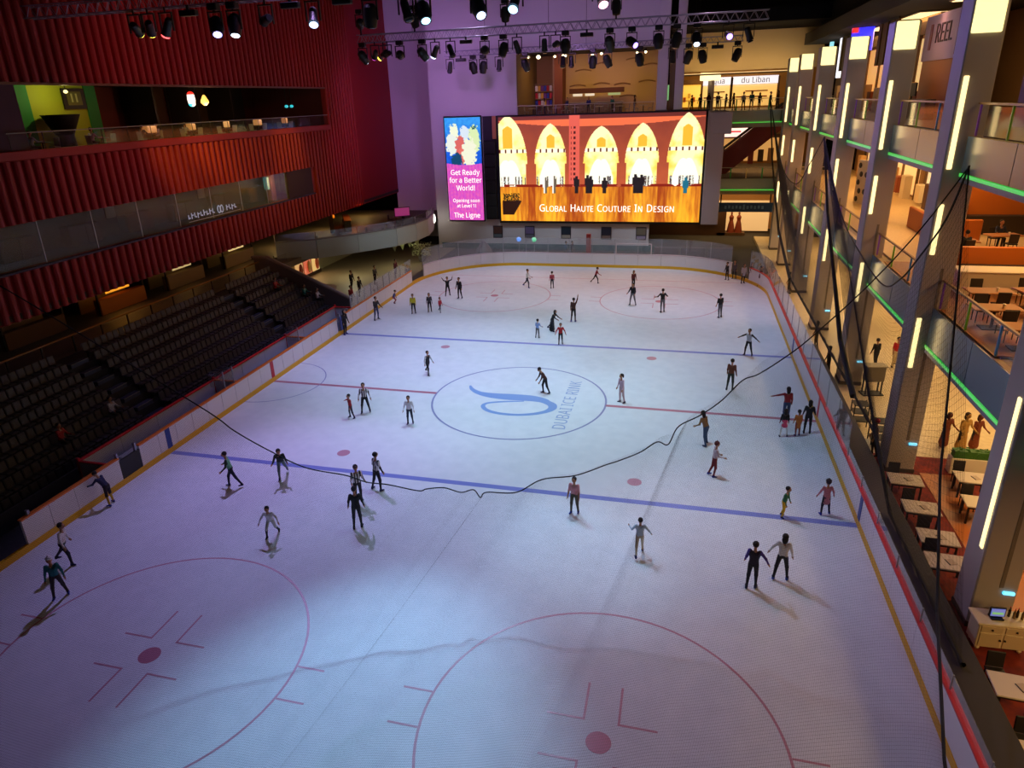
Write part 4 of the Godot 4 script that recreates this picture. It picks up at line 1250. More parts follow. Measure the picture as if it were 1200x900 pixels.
# ---- the far right corner: upper shops, escalator, lower balcony ----
func far_corner() -> void:
	var fas := pane("fascia_glass", Color(0.40, 0.46, 0.46), 0.75, 0.2)
	var z := -42.0
	struct("floor_far_upper", Geo.new().box(V(14.0, 12.75, -51.0), V(16.5, 1.1, 17.6)), mat("slab_grey", rgb(120, 112, 104), 0.6), "upper gallery floor in the far corner")
	struct("floor_far_middle", Geo.new().box(V(14.0, 6.3, -51.0), V(16.5, 1.4, 17.6)), mat("slab_grey"), "middle gallery floor in the far corner")
	struct("wall_far_bulkhead", Geo.new().box(V(13.2, 18.9, -46.5), V(14.6, 3.6, 0.5)), mat("bulk_tan", rgb(200, 172, 126), 0.7), "plain tan bulkhead above the far shops")
	struct("ceiling_far", Geo.new().box(V(14.0, 21.6, -50.0), V(20.0, 1.2, 18.0)), mat("roof_black"))
	struct("wall_far_upper", Geo.new().box(V(14.0, 15.4, -57.6), V(16.0, 4.2, 0.4)), mat("shop_back", rgb(180, 130, 60), 0.7))
	struct("wall_far_middle", Geo.new().box(V(14.0, 9.6, -57.6), V(16.0, 5.2, 0.4)), mat("shop_back2", rgb(150, 112, 62), 0.7))
	struct("wall_far_ground", Geo.new().box(V(12.0, 2.8, -52.6), V(20.0, 5.6, 0.4)), mat("shop_back3", rgb(196, 150, 96), 0.7))
	var led := glow("led_green", Color(0.02, 0.75, 0.16), 0.9)
	for lv in [[12.15, "upper"], [5.7, "middle"]]:
		var t := thing("gallery_fascia", "grey-green glass fascia with a green light line on the %s far gallery" % lv[1], "fascia", V(14.0, lv[0], z + 0.1))
		for k in 3:
			part("panel", Geo.new().box(V(-5.4 + k * 5.4 + 0.0, 0.6, 0), V(5.3, 1.1, 0.06)), mat("fascia_far", rgb(168, 178, 164), 0.3), t)
		part("light_line", Geo.new().box(V(0, 0.06, 0.06), V(16.2, 0.09, 0.05)), led, t)
		part("soffit_trim", Geo.new().box(V(0, -0.2, -0.05), V(16.2, 0.36, 0.16)), mat("soffit_grey", rgb(150, 136, 120), 0.6), t)
		var r := thing("gallery_railing", "glass railing with bright coloured posts on the %s far gallery" % lv[1], "railing", V(14.0, lv[0] + 1.18, z - 0.1))
		for k in 9:
			part("post", Geo.new().box(V(-6.0 + k * 1.5, 0.5, 0.05), V(0.12, 1.0, 0.06)), mat(["post_cream", "post_green"][k % 2], [rgb(236, 216, 160), rgb(50, 180, 90)][k % 2], 0.4), r)
			part("glass_panel", Geo.new().box(V(-5.25 + k * 1.5, 0.5, 0), V(1.4, 0.95, 0.02)), pane("terrace_pane", Color.WHITE, 0.12), r)
		part("handrail", Geo.new().box(V(0, 1.05, 0), V(14.5, 0.06, 0.08)), mat("rail_pale"), r)
	# upper shops
	for s in [["Aqua", 11.0, 3.0, rgb(255, 205, 110)], ["du Liban", 15.2, 4.8, rgb(255, 190, 90)]]:
		var t := thing("shopfront", "golden-lit upper shopfront under a white sign reading %s" % s[0], "shopfront", V(s[1], 13.3, -56.0))
		part("window", Geo.new().box(V(0, 1.35, 0), V(s[2], 2.3, 0.08)), glow("shopwin_" + s[0], s[3], 0.75), t)
		part("shelf", Geo.new().box(V(-0.3, 1.2, 0.2), V(s[2] * 0.7, 0.14, 0.3)).box(V(0.2, 1.8, 0.2), V(s[2] * 0.5, 0.12, 0.3)), mat("shop_shelf", rgb(120, 60, 30), 0.6), t)
		part("sign_panel", Geo.new().box(V(0, 2.95, 0.15), V(s[2] + 0.1, 0.85, 0.1)), glow("sign_white", Color(0.95, 0.95, 1.0), 0.9), t)
		lettering("sign_letters", s[0], 0.8, mat("sign_ink", rgb(90, 84, 110), 0.6), t, V(0, 2.95, 0.22), Vector3.ZERO, 0.02)
		part("frame", Geo.new().box(V(-s[2] * 0.5 - 0.12, 1.6, 0.1), V(0.2, 3.4, 0.3)).box(V(s[2] * 0.5 + 0.12, 1.6, 0.1), V(0.2, 3.4, 0.3)), mat("shop_frame", rgb(96, 66, 40), 0.6), t)
	var yl := thing("yellow_shop", "bright yellow shop window left of the white signs", "shopfront", V(7.3, 13.3, -52.5))
	part("window", Geo.new().box(V(0.3, 1.5, 0), V(3.2, 2.4, 0.08)), glow("shop_yellow", Color(1.0, 0.72, 0.12), 0.8), yl)
	part("frame", Geo.new().box(V(0.3, 2.9, 0.05), V(3.6, 0.5, 0.3)).box(V(-1.5, 1.4, 0.05), V(0.3, 2.8, 0.3)), mat("shop_frame"), yl)
	for k in 5:
		part("bottle_rack", Geo.new().box(V(-0.8 + k * 0.5, 1.1 + 0.4 * (k % 2), 0.2), V(0.3, 0.5, 0.2)), mat("rack%d" % (k % 2), [rgb(190, 90, 30), rgb(240, 210, 120)][k % 2], 0.6), yl)
	var bx := thing("lamp_box", "slanting white lamp box in front of the yellow shop", "lamp", V(10.0, 16.6, -47.0), 0.7)
	part("diffuser", Geo.new().box(V(0, 0, 0), V(2.4, 0.75, 0.5), 0.06), glow("lampbox", Color(1.0, 0.92, 0.66), 1.6), bx)
	part("post", Geo.new().box(V(0.2, -2.0, 0), V(0.5, 3.3, 0.5), 0.04), mat("cheek_grey"), bx)
	var sl := thing("tall_light_sign", "tall narrow greenish light sign beside the slim pillars", "sign", V(6.25, 13.4, -41.0))
	part("panel", Geo.new().box(V(0, 1.8, 0), V(0.7, 1.4, 0.2)), glow("sign_teal", Color(0.5, 0.8, 0.5), 0.7), sl)
	part("pole", Geo.new().box(V(0, 0.6, 0), V(0.1, 1.2, 0.1)), mat("post_grey"), sl)
	# escalator
	var es := thing("escalator", "dark red escalator climbing from the middle to the upper gallery", "escalator", V(13.8, 0, -46.0))
	var side := Geo.new()
	side.xf = Transform3D(upright(), Vector3.ZERO)
	side.prism(PackedVector2Array([Vector2(-3.0, 7.0), Vector2(-1.6, 7.0), Vector2(4.4, 12.1), Vector2(4.4, 13.6), Vector2(3.4, 13.6), Vector2(-3.0, 8.4)]), -0.06, 0.06)
	var sm := side.mesh()
	for dz in [-0.7, 0.7]:
		inst("side_panel", sm, mat("escal_red", rgb(110, 20, 20), 0.4), es).position = V(0, 0, dz)
		part("handrail", Geo.new().path([V(-3.2, 8.6, dz), V(3.4, 13.8, dz), V(4.6, 13.9, dz)], 0.08, 6), mat("black_metal"), es)
	for k in 16:
		part("step", Geo.new().box(V(-2.4 + k * 0.4, 7.3 + k * 0.34, 0), V(0.42, 0.2, 1.3)), mat("escal_step", rgb(46, 44, 46), 0.5, 0.3), es)
	var ms := thing("pink_light_sign", "white and pink lit sign under the upper gallery", "sign", V(12.6, 10.9, -50.0))
	part("panel", Geo.new().box(V(0, 0, 0), V(4.4, 0.9, 0.15)), glow("sign_pinkish", Color(1.0, 0.82, 0.86), 1.0), ms)
	part("hanger", Geo.new().box(V(-1.8, 0.85, 0), V(0.08, 0.9, 0.08)).box(V(1.8, 0.85, 0), V(0.08, 0.9, 0.08)), mat("black_metal"), ms)
	part("mark", Geo.new().box(V(-1.3, 0.0, 0.1), V(1.4, 0.2, 0.04)).box(V(0.6, 0.1, 0.1), V(1.0, 0.16, 0.04)), mat("sign_rose", rgb(220, 60, 120), 0.5), ms)
	var md := thing("middle_shop", "warm-lit middle gallery shop behind the escalator", "shopfront", V(14.0, 7.0, -57.0))
	part("window", Geo.new().box(V(0, 1.6, 0.1), V(9.0, 2.6, 0.08)), glow("shop_mid", Color(1.0, 0.7, 0.35), 0.5), md)
	part("frame", Geo.new().box(V(0, 3.1, 0.15), V(9.4, 0.4, 0.3)), mat("shop_frame"), md)
	for k in 8:
		part("rack", Geo.new().box(V(-4 + k * 1.1, 0.9, 0.5), V(0.6, 1.4 + 0.3 * (k % 3), 0.4)), mat("rack_m%d" % (k % 3), [rgb(60, 40, 30), rgb(150, 110, 70), rgb(110, 30, 26)][k % 3], 0.6), md)
	var bs := thing("blue_shop_sign", "long dark blue sign with pale marks above the far ground shop", "sign", V(14.2, 3.95, -42.4))
	part("bracket", Geo.new().box(V(-2.4, 1.0, 0), V(0.12, 1.4, 0.1)).box(V(2.4, 1.0, 0), V(0.12, 1.4, 0.1)), mat("black_metal"), bs)
	part("board", Geo.new().box(V(0, 0, 0), V(6.0, 0.95, 0.15)), mat("sign_navy", rgb(24, 66, 118), 0.4), bs)
	for k in 11:
		part("letter", Geo.new().box(V(-1.9 + k * 0.36, 0.04 * (k % 2), 0.1), V(0.2, 0.3 + 0.2 * int(k == 5), 0.03)), mat("sign_paleblue", rgb(96, 140, 190), 0.5), bs)
	var gs := thing("ground_shop", "cream-lit ground shop with brown mannequins below the blue sign", "shopfront", V(14.0, 0.0, -50.0))
	part("window", Geo.new().box(V(0, 1.9, 0.1), V(7.0, 3.4, 0.08)), glow("shop_ground", Color(1.0, 0.74, 0.45), 0.55), gs)
	for x in [-1.6, -0.6, 0.2]:
		part("mannequin", Geo.new().lathe([Vector2(0.45, 0.0), Vector2(0.3, 0.9), Vector2(0.2, 1.3), Vector2(0.26, 1.7), Vector2(0.08, 1.95), Vector2(0.12, 2.15), Vector2(0.0, 2.3)], 10), mat("mann_rust", rgb(130, 50, 24), 0.6), gs).position = V(x, 0.3, 1.6)
	part("plinth", Geo.new().box(V(-0.6, 0.15, 1.6), V(3.0, 0.3, 1.0)), mat("shop_frame"), gs)
	var us := thing("under_screen_shop", "dim shop with yellow lamps in the gap under the video wall", "shopfront", V(8.6, 0.0, -48.0))
	part("wall", Geo.new().box(V(0, 1.6, 0), V(8.4, 3.2, 0.2)), mat("us_wall", rgb(70, 42, 26), 0.7), us)
	for k in 4:
		part("lamp", Geo.new().box(V(-2.9 + k * 1.9, 2.2 - 0.5 * (k % 2), 0.2), V(0.8, 0.4, 0.1)), glow("us_lamp", Color(1.0, 0.8, 0.35), 0.9), us)
	part("panel", Geo.new().box(V(2.2, 1.9, 0.3), V(2.2, 1.2, 0.1)), glow("us_panel", Color(0.9, 0.75, 0.35), 0.5), us)
	for k in 3:
		var t := thing("rental_rack", "dark skate-rental rack behind the far glass, %s" % ["nearest the white wall", "in the middle", "nearest the open gate"][k], "rack", V(6.7 + k * 2.5, 0.0, -35.5))
		part("body", Geo.new().box(V(0, 0.55, 0), V(2.3, 1.1, 0.6), 0.03), mat("rack_grey", rgb(84, 78, 84), 0.7), t)
		for j in 2: part("shelf", Geo.new().box(V(0, 0.35 + j * 0.35, 0.3), V(2.2, 0.04, 0.12)), mat("black_metal"), t)
	area(V(13.0, 17.0, -50.0), V(13.0, 13.0, -51.0), Vector2(10.0, 4.0), Color(1.0, 0.78, 0.42), 45.0, self)
	area(V(14.0, 11.8, -48.5), V(14.0, 7.0, -49.0), Vector2(10.0, 3.0), Color(1.0, 0.76, 0.45), 30.0, self)
	area(V(13.0, 5.3, -46.5), V(13.0, 0.0, -47.0), Vector2(10.0, 3.0), Color(1.0, 0.8, 0.5), 36.0, self)
	var cove := thing("cove_light", "long warm cove light on the ledge below the tan bulkhead", "lamp", V(13.0, 16.75, -44.2))
	part("tray", Geo.new().box(V(0, 0, 0), V(12.0, 0.12, 0.4)), mat("bulk_tray", rgb(150, 124, 84), 0.7), cove)
	part("tube", Geo.new().box(V(0, 0.1, 0), V(11.6, 0.06, 0.12)), glow("cove_tube", Color(1.0, 0.8, 0.5), 1.2), cove)
	part("bracket", Geo.new().box(V(-5.0, 0, -1.2), V(0.1, 0.1, 2.2)).box(V(5.0, 0, -1.2), V(0.1, 0.1, 2.2)), mat("bulk_tray"), cove)
	area(cove.position + V(0, 0.2, 0), V(13.0, 19.0, -46.3), Vector2(11.6, 0.2), Color(1.0, 0.86, 0.6), 14.0, cove)

# ---- the mall on the column side ----
func mall() -> void:
	var stone := mat("mall_stone", rgb(206, 186, 150), 0.35)
	grain(stone, rgb(196, 176, 142), rgb(214, 196, 160), 0.02, 4.0, 21)
	var soffit := mat("mall_soffit", rgb(196, 182, 160), 0.7)
	struct("floor_mall", Geo.new().box(V(30.2, 0.13, -14.0), V(29.0, 0.34, 64.0)), stone, "cream stone mall floor beside the rink")
	struct("floor_gallery", Geo.new().box(V(30.7, 6.5, -12.0), V(27.0, 1.3, 68.0)), soffit, "first gallery floor on the column side")
	struct("floor_gallery", Geo.new().box(V(30.7, 12.7, -12.0), V(27.0, 1.2, 68.0)), soffit, "second gallery floor on the column side")
	struct("ceiling_gallery", Geo.new().box(V(31.6, 19.6, -12.0), V(26.0, 1.0, 68.0)), mat("gallery_ceiling", rgb(52, 46, 40), 0.8))
	struct("wall_upper_fascia", Geo.new().box(V(20.2, 23.5, -12.0), V(0.5, 8.0, 68.0)), mat("roof_black"))
	for lv in [[0.3, 6.0, "ground", 30.5], [L1, 12.1, "first gallery", 30.0], [L2, 19.2, "second gallery", 26.6]]:
		struct("wall_shops", Geo.new().box(V(lv[3] + 0.3, (lv[0] + lv[1]) * 0.5, -12.0), V(0.4, lv[1] - lv[0], 68.0)), mat("shopwall", rgb(150, 112, 70), 0.7), "warm shop wall on the %s" % lv[2])
	# gallery floors as seen from above are wood brown
	struct("floor_gallery_deck", Geo.new().box(V(30.9, L1 + 0.01, -12.0), V(26.0, 0.06, 68.0)), grain(mat("deck_stone", Color.WHITE, 0.4), rgb(206, 178, 132), rgb(226, 200, 156), 0.03, 3.0, 5), "cream floor of the first gallery")
	struct("floor_gallery_deck", Geo.new().box(V(30.9, L2 + 0.01, -12.0), V(26.0, 0.06, 68.0)), mat("deck_dark", rgb(96, 74, 58), 0.5))
	var cz := []
	for z in [13.55, 4.5, -4.8, -14.1, -23.4, -32.7, -39.6]: cz.append(z)
	var white := mat("column_white", rgb(176, 166, 162), 0.6)
	var lampm := glow("column_lamp", Color(1.0, 0.93, 0.62), 1.5)
	var tubem := glow("column_tube", Color(1.0, 0.9, 0.62), 1.7)
	var order := ["nearest the camera", "second from the camera", "third from the camera", "fourth from the camera", "fifth from the camera", "sixth from the camera", "farthest from the camera"]
	for k in cz.size():
		var t := thing("mall_column", "tall white slab column with lamp strips beside the rink, %s" % order[k], "column", V(COLX + 0.525, 0.3, cz[k]), 0, "white columns beside the rink")
		part("shaft", Geo.new().box(V(0, 8.72, 0), V(1.05, 17.44, 1.1), 0.04), white, t)
		part("plinth", Geo.new().box(V(0, 0.1, 0), V(1.1, 0.2, 1.15), 0.02), mat("plinth_dark", rgb(70, 60, 54), 0.6), t)
		part("recess_strip", Geo.new().box(V(0.1, 5.0, 0.555), V(0.1, 7.0, 0.02)), mat("recess_grey", rgb(120, 110, 100), 0.6), t)
		part("lamp_box", Geo.new().box(V(-0.03, 16.85, 0.56), V(0.88, 1.15, 0.12), 0.03), lampm, t)
		area(t.position + V(-0.08, 16.85, 0.66), t.position + V(-0.08, 15.5, 6), Vector2(0.85, 1.1), Color(1.0, 0.88, 0.6), 1.6, t)
		for y in [[12.0, 15.0], [9.0, 10.8], [4.6, 6.6] if k > 0 else [2.6, 7.2]]:
			part("tube_lamp", Geo.new().box(V(-0.34 if k > 0 else -0.54, (y[0] + y[1]) * 0.5, 0.57 if k > 0 else 0.34), V(0.16 if k > 0 else 0.06, y[1] - y[0], 0.06 if k > 0 else 0.16), 0.02), tubem, t)
		for y in [13.5, 9.9, 5.6]:
			area(t.position + V(-0.36, y, 0.64), t.position + V(-0.36, y, 5), Vector2(0.16, 2.0), Color(1.0, 0.84, 0.56), 0.45, t)
		part("spot_lamp", Geo.new().box(V(0.3, 1.35, 0.58), V(0.3, 0.1, 0.08), 0.02), glow("column_cyan", Color(0.35, 0.85, 1.0), 1.6), t)
	# edges of the galleries between the columns
	var led := glow("led_green")
	var blue := mat("fascia_blue", rgb(84, 102, 124), 0.25)
	for lv in [[5.8, 7.35, "first"], [12.1, 13.4, "second"]]:
		for k in 7:
			var z0: float = cz[k] - 0.58
			var z1: float = cz[k + 1] + 0.63 if k < 6 else -41.5
			var L := z0 - z1
			if L < 1.0: continue
			var where := "between the %s and %s columns" % [["nearest", "second", "third", "fourth", "fifth", "sixth", "farthest"][k], ["second", "third", "fourth", "fifth", "sixth", "farthest", "far corner"][k]] if k < 6 else "past the farthest column"
			edge(lv, z0, z1, where, blue, led)
		edge(lv, 22.0, cz[0] + 0.63, "before the nearest column", blue, led)
	shops(cz)

func edge(lv: Array, z0: float, z1: float, where: String, blue: Material, led: Material) -> void:
	var L := z0 - z1
	var f := thing("gallery_edge", "blue-grey glass fascia with a green light line, %s gallery, %s" % [lv[2], where], "fascia", V(EDGE, lv[0], (z0 + z1) * 0.5))
	var n := 2 if L > 4 else 1
	for i in n:
		part("panel", Geo.new().box(V(-0.03, (lv[1] - lv[0]) * 0.5 + 0.04, L * (0.5 - (i + 0.5) / n)), V(0.05, lv[1] - lv[0] - 0.1, L / n - 0.05)), blue, f)
	part("light_line", Geo.new().box(V(-0.05, 0.02, 0), V(0.07, 0.11, L)), led, f)
	part("soffit_trim", Geo.new().box(V(0.1, -0.12, 0), V(0.3, 0.2, L)), mat("trim_lilac", rgb(150, 140, 160), 0.5), f)
	var r := thing("gallery_rail", "glass railing with coloured posts, %s gallery, %s" % [lv[2], where], "railing", V(EDGE + 0.12, lv[1], (z0 + z1) * 0.5))
	var posts := [rgb(140, 84, 220), rgb(48, 140, 226), rgb(130, 210, 50)]
	for i in 4:
		var z := L * (0.5 - i / 3.0) * 0.96
		if i > 0:
			part("glass_panel", Geo.new().box(V(0, 0.5, z + L * 0.16), V(0.02, 0.9, L * 0.3)), pane("terrace_pane", Color.WHITE, 0.12), r)
		part("post", Geo.new().box(V(0, 0.5, z), V(0.06, 1.0, 0.06)), mat("rail_post%d" % (i % 3), posts[i % 3], 0.35), r)
	part("handrail", Geo.new().box(V(0, 1.03, 0), V(0.09, 0.07, L)), mat("rail_bronze", rgb(150, 116, 88), 0.4, 0.3), r)

func shops(cz: Array) -> void:
	var warm := [Color(1.0, 0.80, 0.5), Color(1.0, 0.68, 0.32), Color(1.0, 0.86, 0.62), Color(1.0, 0.74, 0.42)]
	var names := ["nearest", "second", "third", "fourth", "fifth", "sixth", "farthest"]
	for k in 6:
		var zc: float = cz[k] - (4.4 if k < 5 else 4.0)
		# ground and first gallery shopfronts
		for lv in [[0.3, 30.2, "ground", 4.2], [L1 + 0.04, 29.7 if k < 3 else 24.4, "first gallery", 3.6], [L2 + 0.04, 26.3 if k < 3 else 21.6, "second gallery", 4.6]]:
			var t := thing("mall_shop", "warm-lit %s shopfront opposite the gap after the %s column" % [lv[2], names[k]], "shopfront", V(lv[1], lv[0], zc))
			part("window", Geo.new().box(V(0, lv[3] * 0.5, 0), V(0.1, lv[3] - 0.5, 7.4 if k < 5 else 5.6)), glow("mall_win_%d" % ((k + int(lv[0])) % 4), warm[(k + int(lv[0])) % 4], 0.7), t)
			part("header", Geo.new().box(V(-0.15, lv[3] + 0.3, 0), V(0.3, 0.7, 8.2 if k < 5 else 6.4)), mat("mall_head%d" % (k % 3), [rgb(90, 60, 36), rgb(120, 92, 60), rgb(60, 44, 36)][k % 3], 0.6), t)
			for j in 3:
				part("mullion", Geo.new().box(V(-0.1, lv[3] * 0.5, -3.7 + j * 3.7), V(0.16, lv[3], 0.2)), mat("mall_head%d" % (k % 3)), t)
			for j in 4:
				part("display", Geo.new().box(V(-0.5, 0.8, -2.9 + j * 1.9), V(0.5, 1.2 + 0.5 * ((j + k) % 3), 1.0), 0.03), mat("disp_m%d" % ((j + k) % 4), [rgb(70, 40, 24), rgb(190, 150, 100), rgb(130, 60, 30), rgb(220, 206, 180)][(j + k) % 4], 0.6), t)
	# ceilings: a strip of light in each bay and floor
	for k in 6:
		var zc: float = cz[k] - 4.4
		for lv in [[5.78, "ground floor", 21.5, 36.0, Color(1.0, 0.82, 0.55)], [12.02, "first gallery", 21.5, 26.0, Color(1.0, 0.74, 0.42)], [19.0, "second gallery", 21.5, 14.0, Color(1.0, 0.8, 0.52)]]:
			var t := thing("ceiling_panel", "flush warm ceiling light panel over the %s past the %s column" % [lv[1], names[k]], "ceiling light", V(lv[2], lv[0], zc))
			part("diffuser", Geo.new().box(V(0, 0, 0), V(1.6, 0.05, 4.0)), glow("ceil_warm", Color(1.0, 0.86, 0.6), 1.5), t)
			part("frame", Geo.new().box(V(0, 0.03, 0), V(1.8, 0.05, 4.2)), mat("frame_tan", rgb(170, 150, 120), 0.6), t)
			area(t.position + V(0, -0.06, 0), t.position + V(0, -4, 0), Vector2(1.6, 4.0), lv[4], lv[3], t)
	var t0 := thing("ceiling_panel", "flush warm ceiling light panel over the restaurant before the nearest column", "ceiling light", V(20.4, 5.78, 21.5))
	part("diffuser", Geo.new().box(V(0, 0, 0), V(1.6, 0.05, 4.0)), glow("ceil_warm"), t0)
	area(t0.position + V(0, -0.06, 0), t0.position + V(0, -4, 0), Vector2(1.6, 4.0), Color(1.0, 0.8, 0.5), 40.0, t0)
	struct("wall_shops_far", Geo.new().box(V(22.0, 16.2, -31.0), V(0.4, 5.8, 29.0)), mat("shopwall"), "warm shop wall of the second gallery past the fourth column")
	struct("wall_shops_far", Geo.new().box(V(24.8, 9.6, -31.0), V(0.4, 4.8, 29.0)), mat("shopwall"), "warm shop wall of the first gallery past the fourth column")
	# second gallery: cinema sign panel, wood front, blue sign
	var cs := thing("cinema_sign", "pale violet sign wall with dark letters above an orange wood counter front", "sign", V(20.9, L2, -12.1))
	part("panel", Geo.new().box(V(0.0, 4.15, 0), V(0.3, 2.3, 5.8)), mat("cinema_pale", rgb(196, 170, 196), 0.6), cs)
	part("wood_front", Geo.new().box(V(0.05, 1.7, 0.0), V(0.25, 2.6, 5.6)), mat("cinema_wood", rgb(190, 104, 40), 0.5), cs)
	lettering("letters", "REEL", 1.25, mat("cinema_ink", rgb(70, 50, 66), 0.6), cs, V(-0.17, 4.3, 0.4), V(0, -PI / 2, 0), 0.04)
	part("emblem", Geo.new().box(V(-0.17, 4.2, -1.7), V(0.04, 1.3, 0.35)), mat("cinema_rose", rgb(150, 90, 96), 0.6), cs)
	area(V(18.95, 17.6, -12.1), V(20.9, 15.0, -12.1), Vector2(0.5, 4.0), Color(1.0, 0.75, 0.6), 2.5, cs)
	part("lamp_bar", Geo.new().box(V(-1.95, 4.4, 0), V(0.1, 0.06, 4.0)), glow("ceil_warm"), cs)
	var bs := thing("blue_sign", "glowing cobalt blue square sign with a red corner on the second gallery", "sign", V(19.9, L2 + 4.2, -27.0), -0.5)
	part("panel", Geo.new().box(V(0, 0.9, 0), V(1.5, 1.7, 0.2)), glow("sign_cobalt", Color(0.03, 0.1, 1.0), 1.1), bs)
	part("corner", Geo.new().box(V(-0.5, 1.5, 0.12), V(0.45, 0.45, 0.06)), glow("sign_redc", Color(1.0, 0.05, 0.05), 0.9), bs)
	part("bracket", Geo.new().box(V(0, 1.7, -0.1), V(0.2, 0.5, 0.2)), mat("black_metal"), bs)
	var wl := thing("tall_white_sign", "tall thin white light sign high over the second gallery", "sign", V(20.6, L2 + 2.6, -38.0))
	part("panel", Geo.new().box(V(0, 1.8, 0), V(0.25, 3.6, 0.9)), glow("sign_white2", Color(0.95, 0.95, 1.0), 1.3), wl)
	part("bracket", Geo.new().box(V(0.3, 3.7, 0), V(0.4, 0.2, 0.3)), mat("black_metal"), wl)
	var cy := thing("tall_cyan_sign", "thin pale cyan light sign beyond the tall white sign", "sign", V(20.6, L2 + 3.2, -43.0))
	part("panel", Geo.new().box(V(0, 1.6, 0), V(0.25, 3.2, 0.7)), glow("sign_cyan", Color(0.6, 0.95, 1.0), 0.9), cy)
	part("bracket", Geo.new().box(V(0.3, 3.3, 0), V(0.4, 0.2, 0.3)), mat("black_metal"), cy)
	for b in [[-21.5, rgb(120, 84, 44), "brown timber"], [-34.0, rgb(96, 78, 40), "olive ribbed"], [-5.8, rgb(150, 112, 66), "tan curtain"]]:
		var p := thing("hanging_screen", "%s screen panel hanging over the second gallery" % b[2], "panel", V(20.3, L2 + 3.2, b[0]))
		for k in 6:
			part("slat", Geo.new().box(V(0.06 * (k % 2), 1.2, -1.9 + k * 0.76), V(0.14, 2.6, 0.7), 0.03), mat("screen_" + b[2], b[1], 0.7), p)
		part("rod", Geo.new().box(V(0, 2.55, 0), V(0.1, 0.1, 4.6)), mat("black_metal"), p)
	var tv := thing("black_monitor", "black monitor on the counter in front of the orange wood front", "monitor", V(20.2, L2 + 0.04, -13.6))
	part("screen", Geo.new().box(V(0, 1.5, 0), V(0.08, 0.7, 1.5)), mat("black_metal"), tv)
	part("counter", Geo.new().box(V(0, 0.5, 1.4), V(0.5, 1.0, 4.4)), mat("cc_front", rgb(90, 70, 52), 0.6), tv)
	part("stem", Geo.new().box(V(0, 1.08, 0), V(0.08, 0.2, 0.1)), mat("black_metal"), tv)
	var sp := thing("striped_poster", "dark poster wall with yellow diagonal stripes right of the second column", "poster", V(21.0, L2 + 0.04, 1.6))
	part("panel", Geo.new().box(V(0, 2.0, 0), V(0.2, 4.0, 6.0)), mat("poster_plum", rgb(120, 76, 110), 0.6), sp)
	for k in 5:
		var st := Geo.new()
		st.xf = Transform3D(Basis(V(1, 0, 0), 0.7), V(-0.12, 1.2 + 0.55 * k, -0.6 + 0.2 * k))
		st.box(V(0, 0, 0), V(0.03, 0.26, 2.6))
		part("stripe", st, mat("poster_yellow", rgb(200, 176, 30), 0.6), sp)
	part("header", Geo.new().box(V(-0.1, 4.3, 0), V(0.3, 0.8, 6.2)), mat("poster_maroon", rgb(96, 30, 34), 0.6), sp)
	# first gallery: tables, sofas and counters
	gallery_cafe()

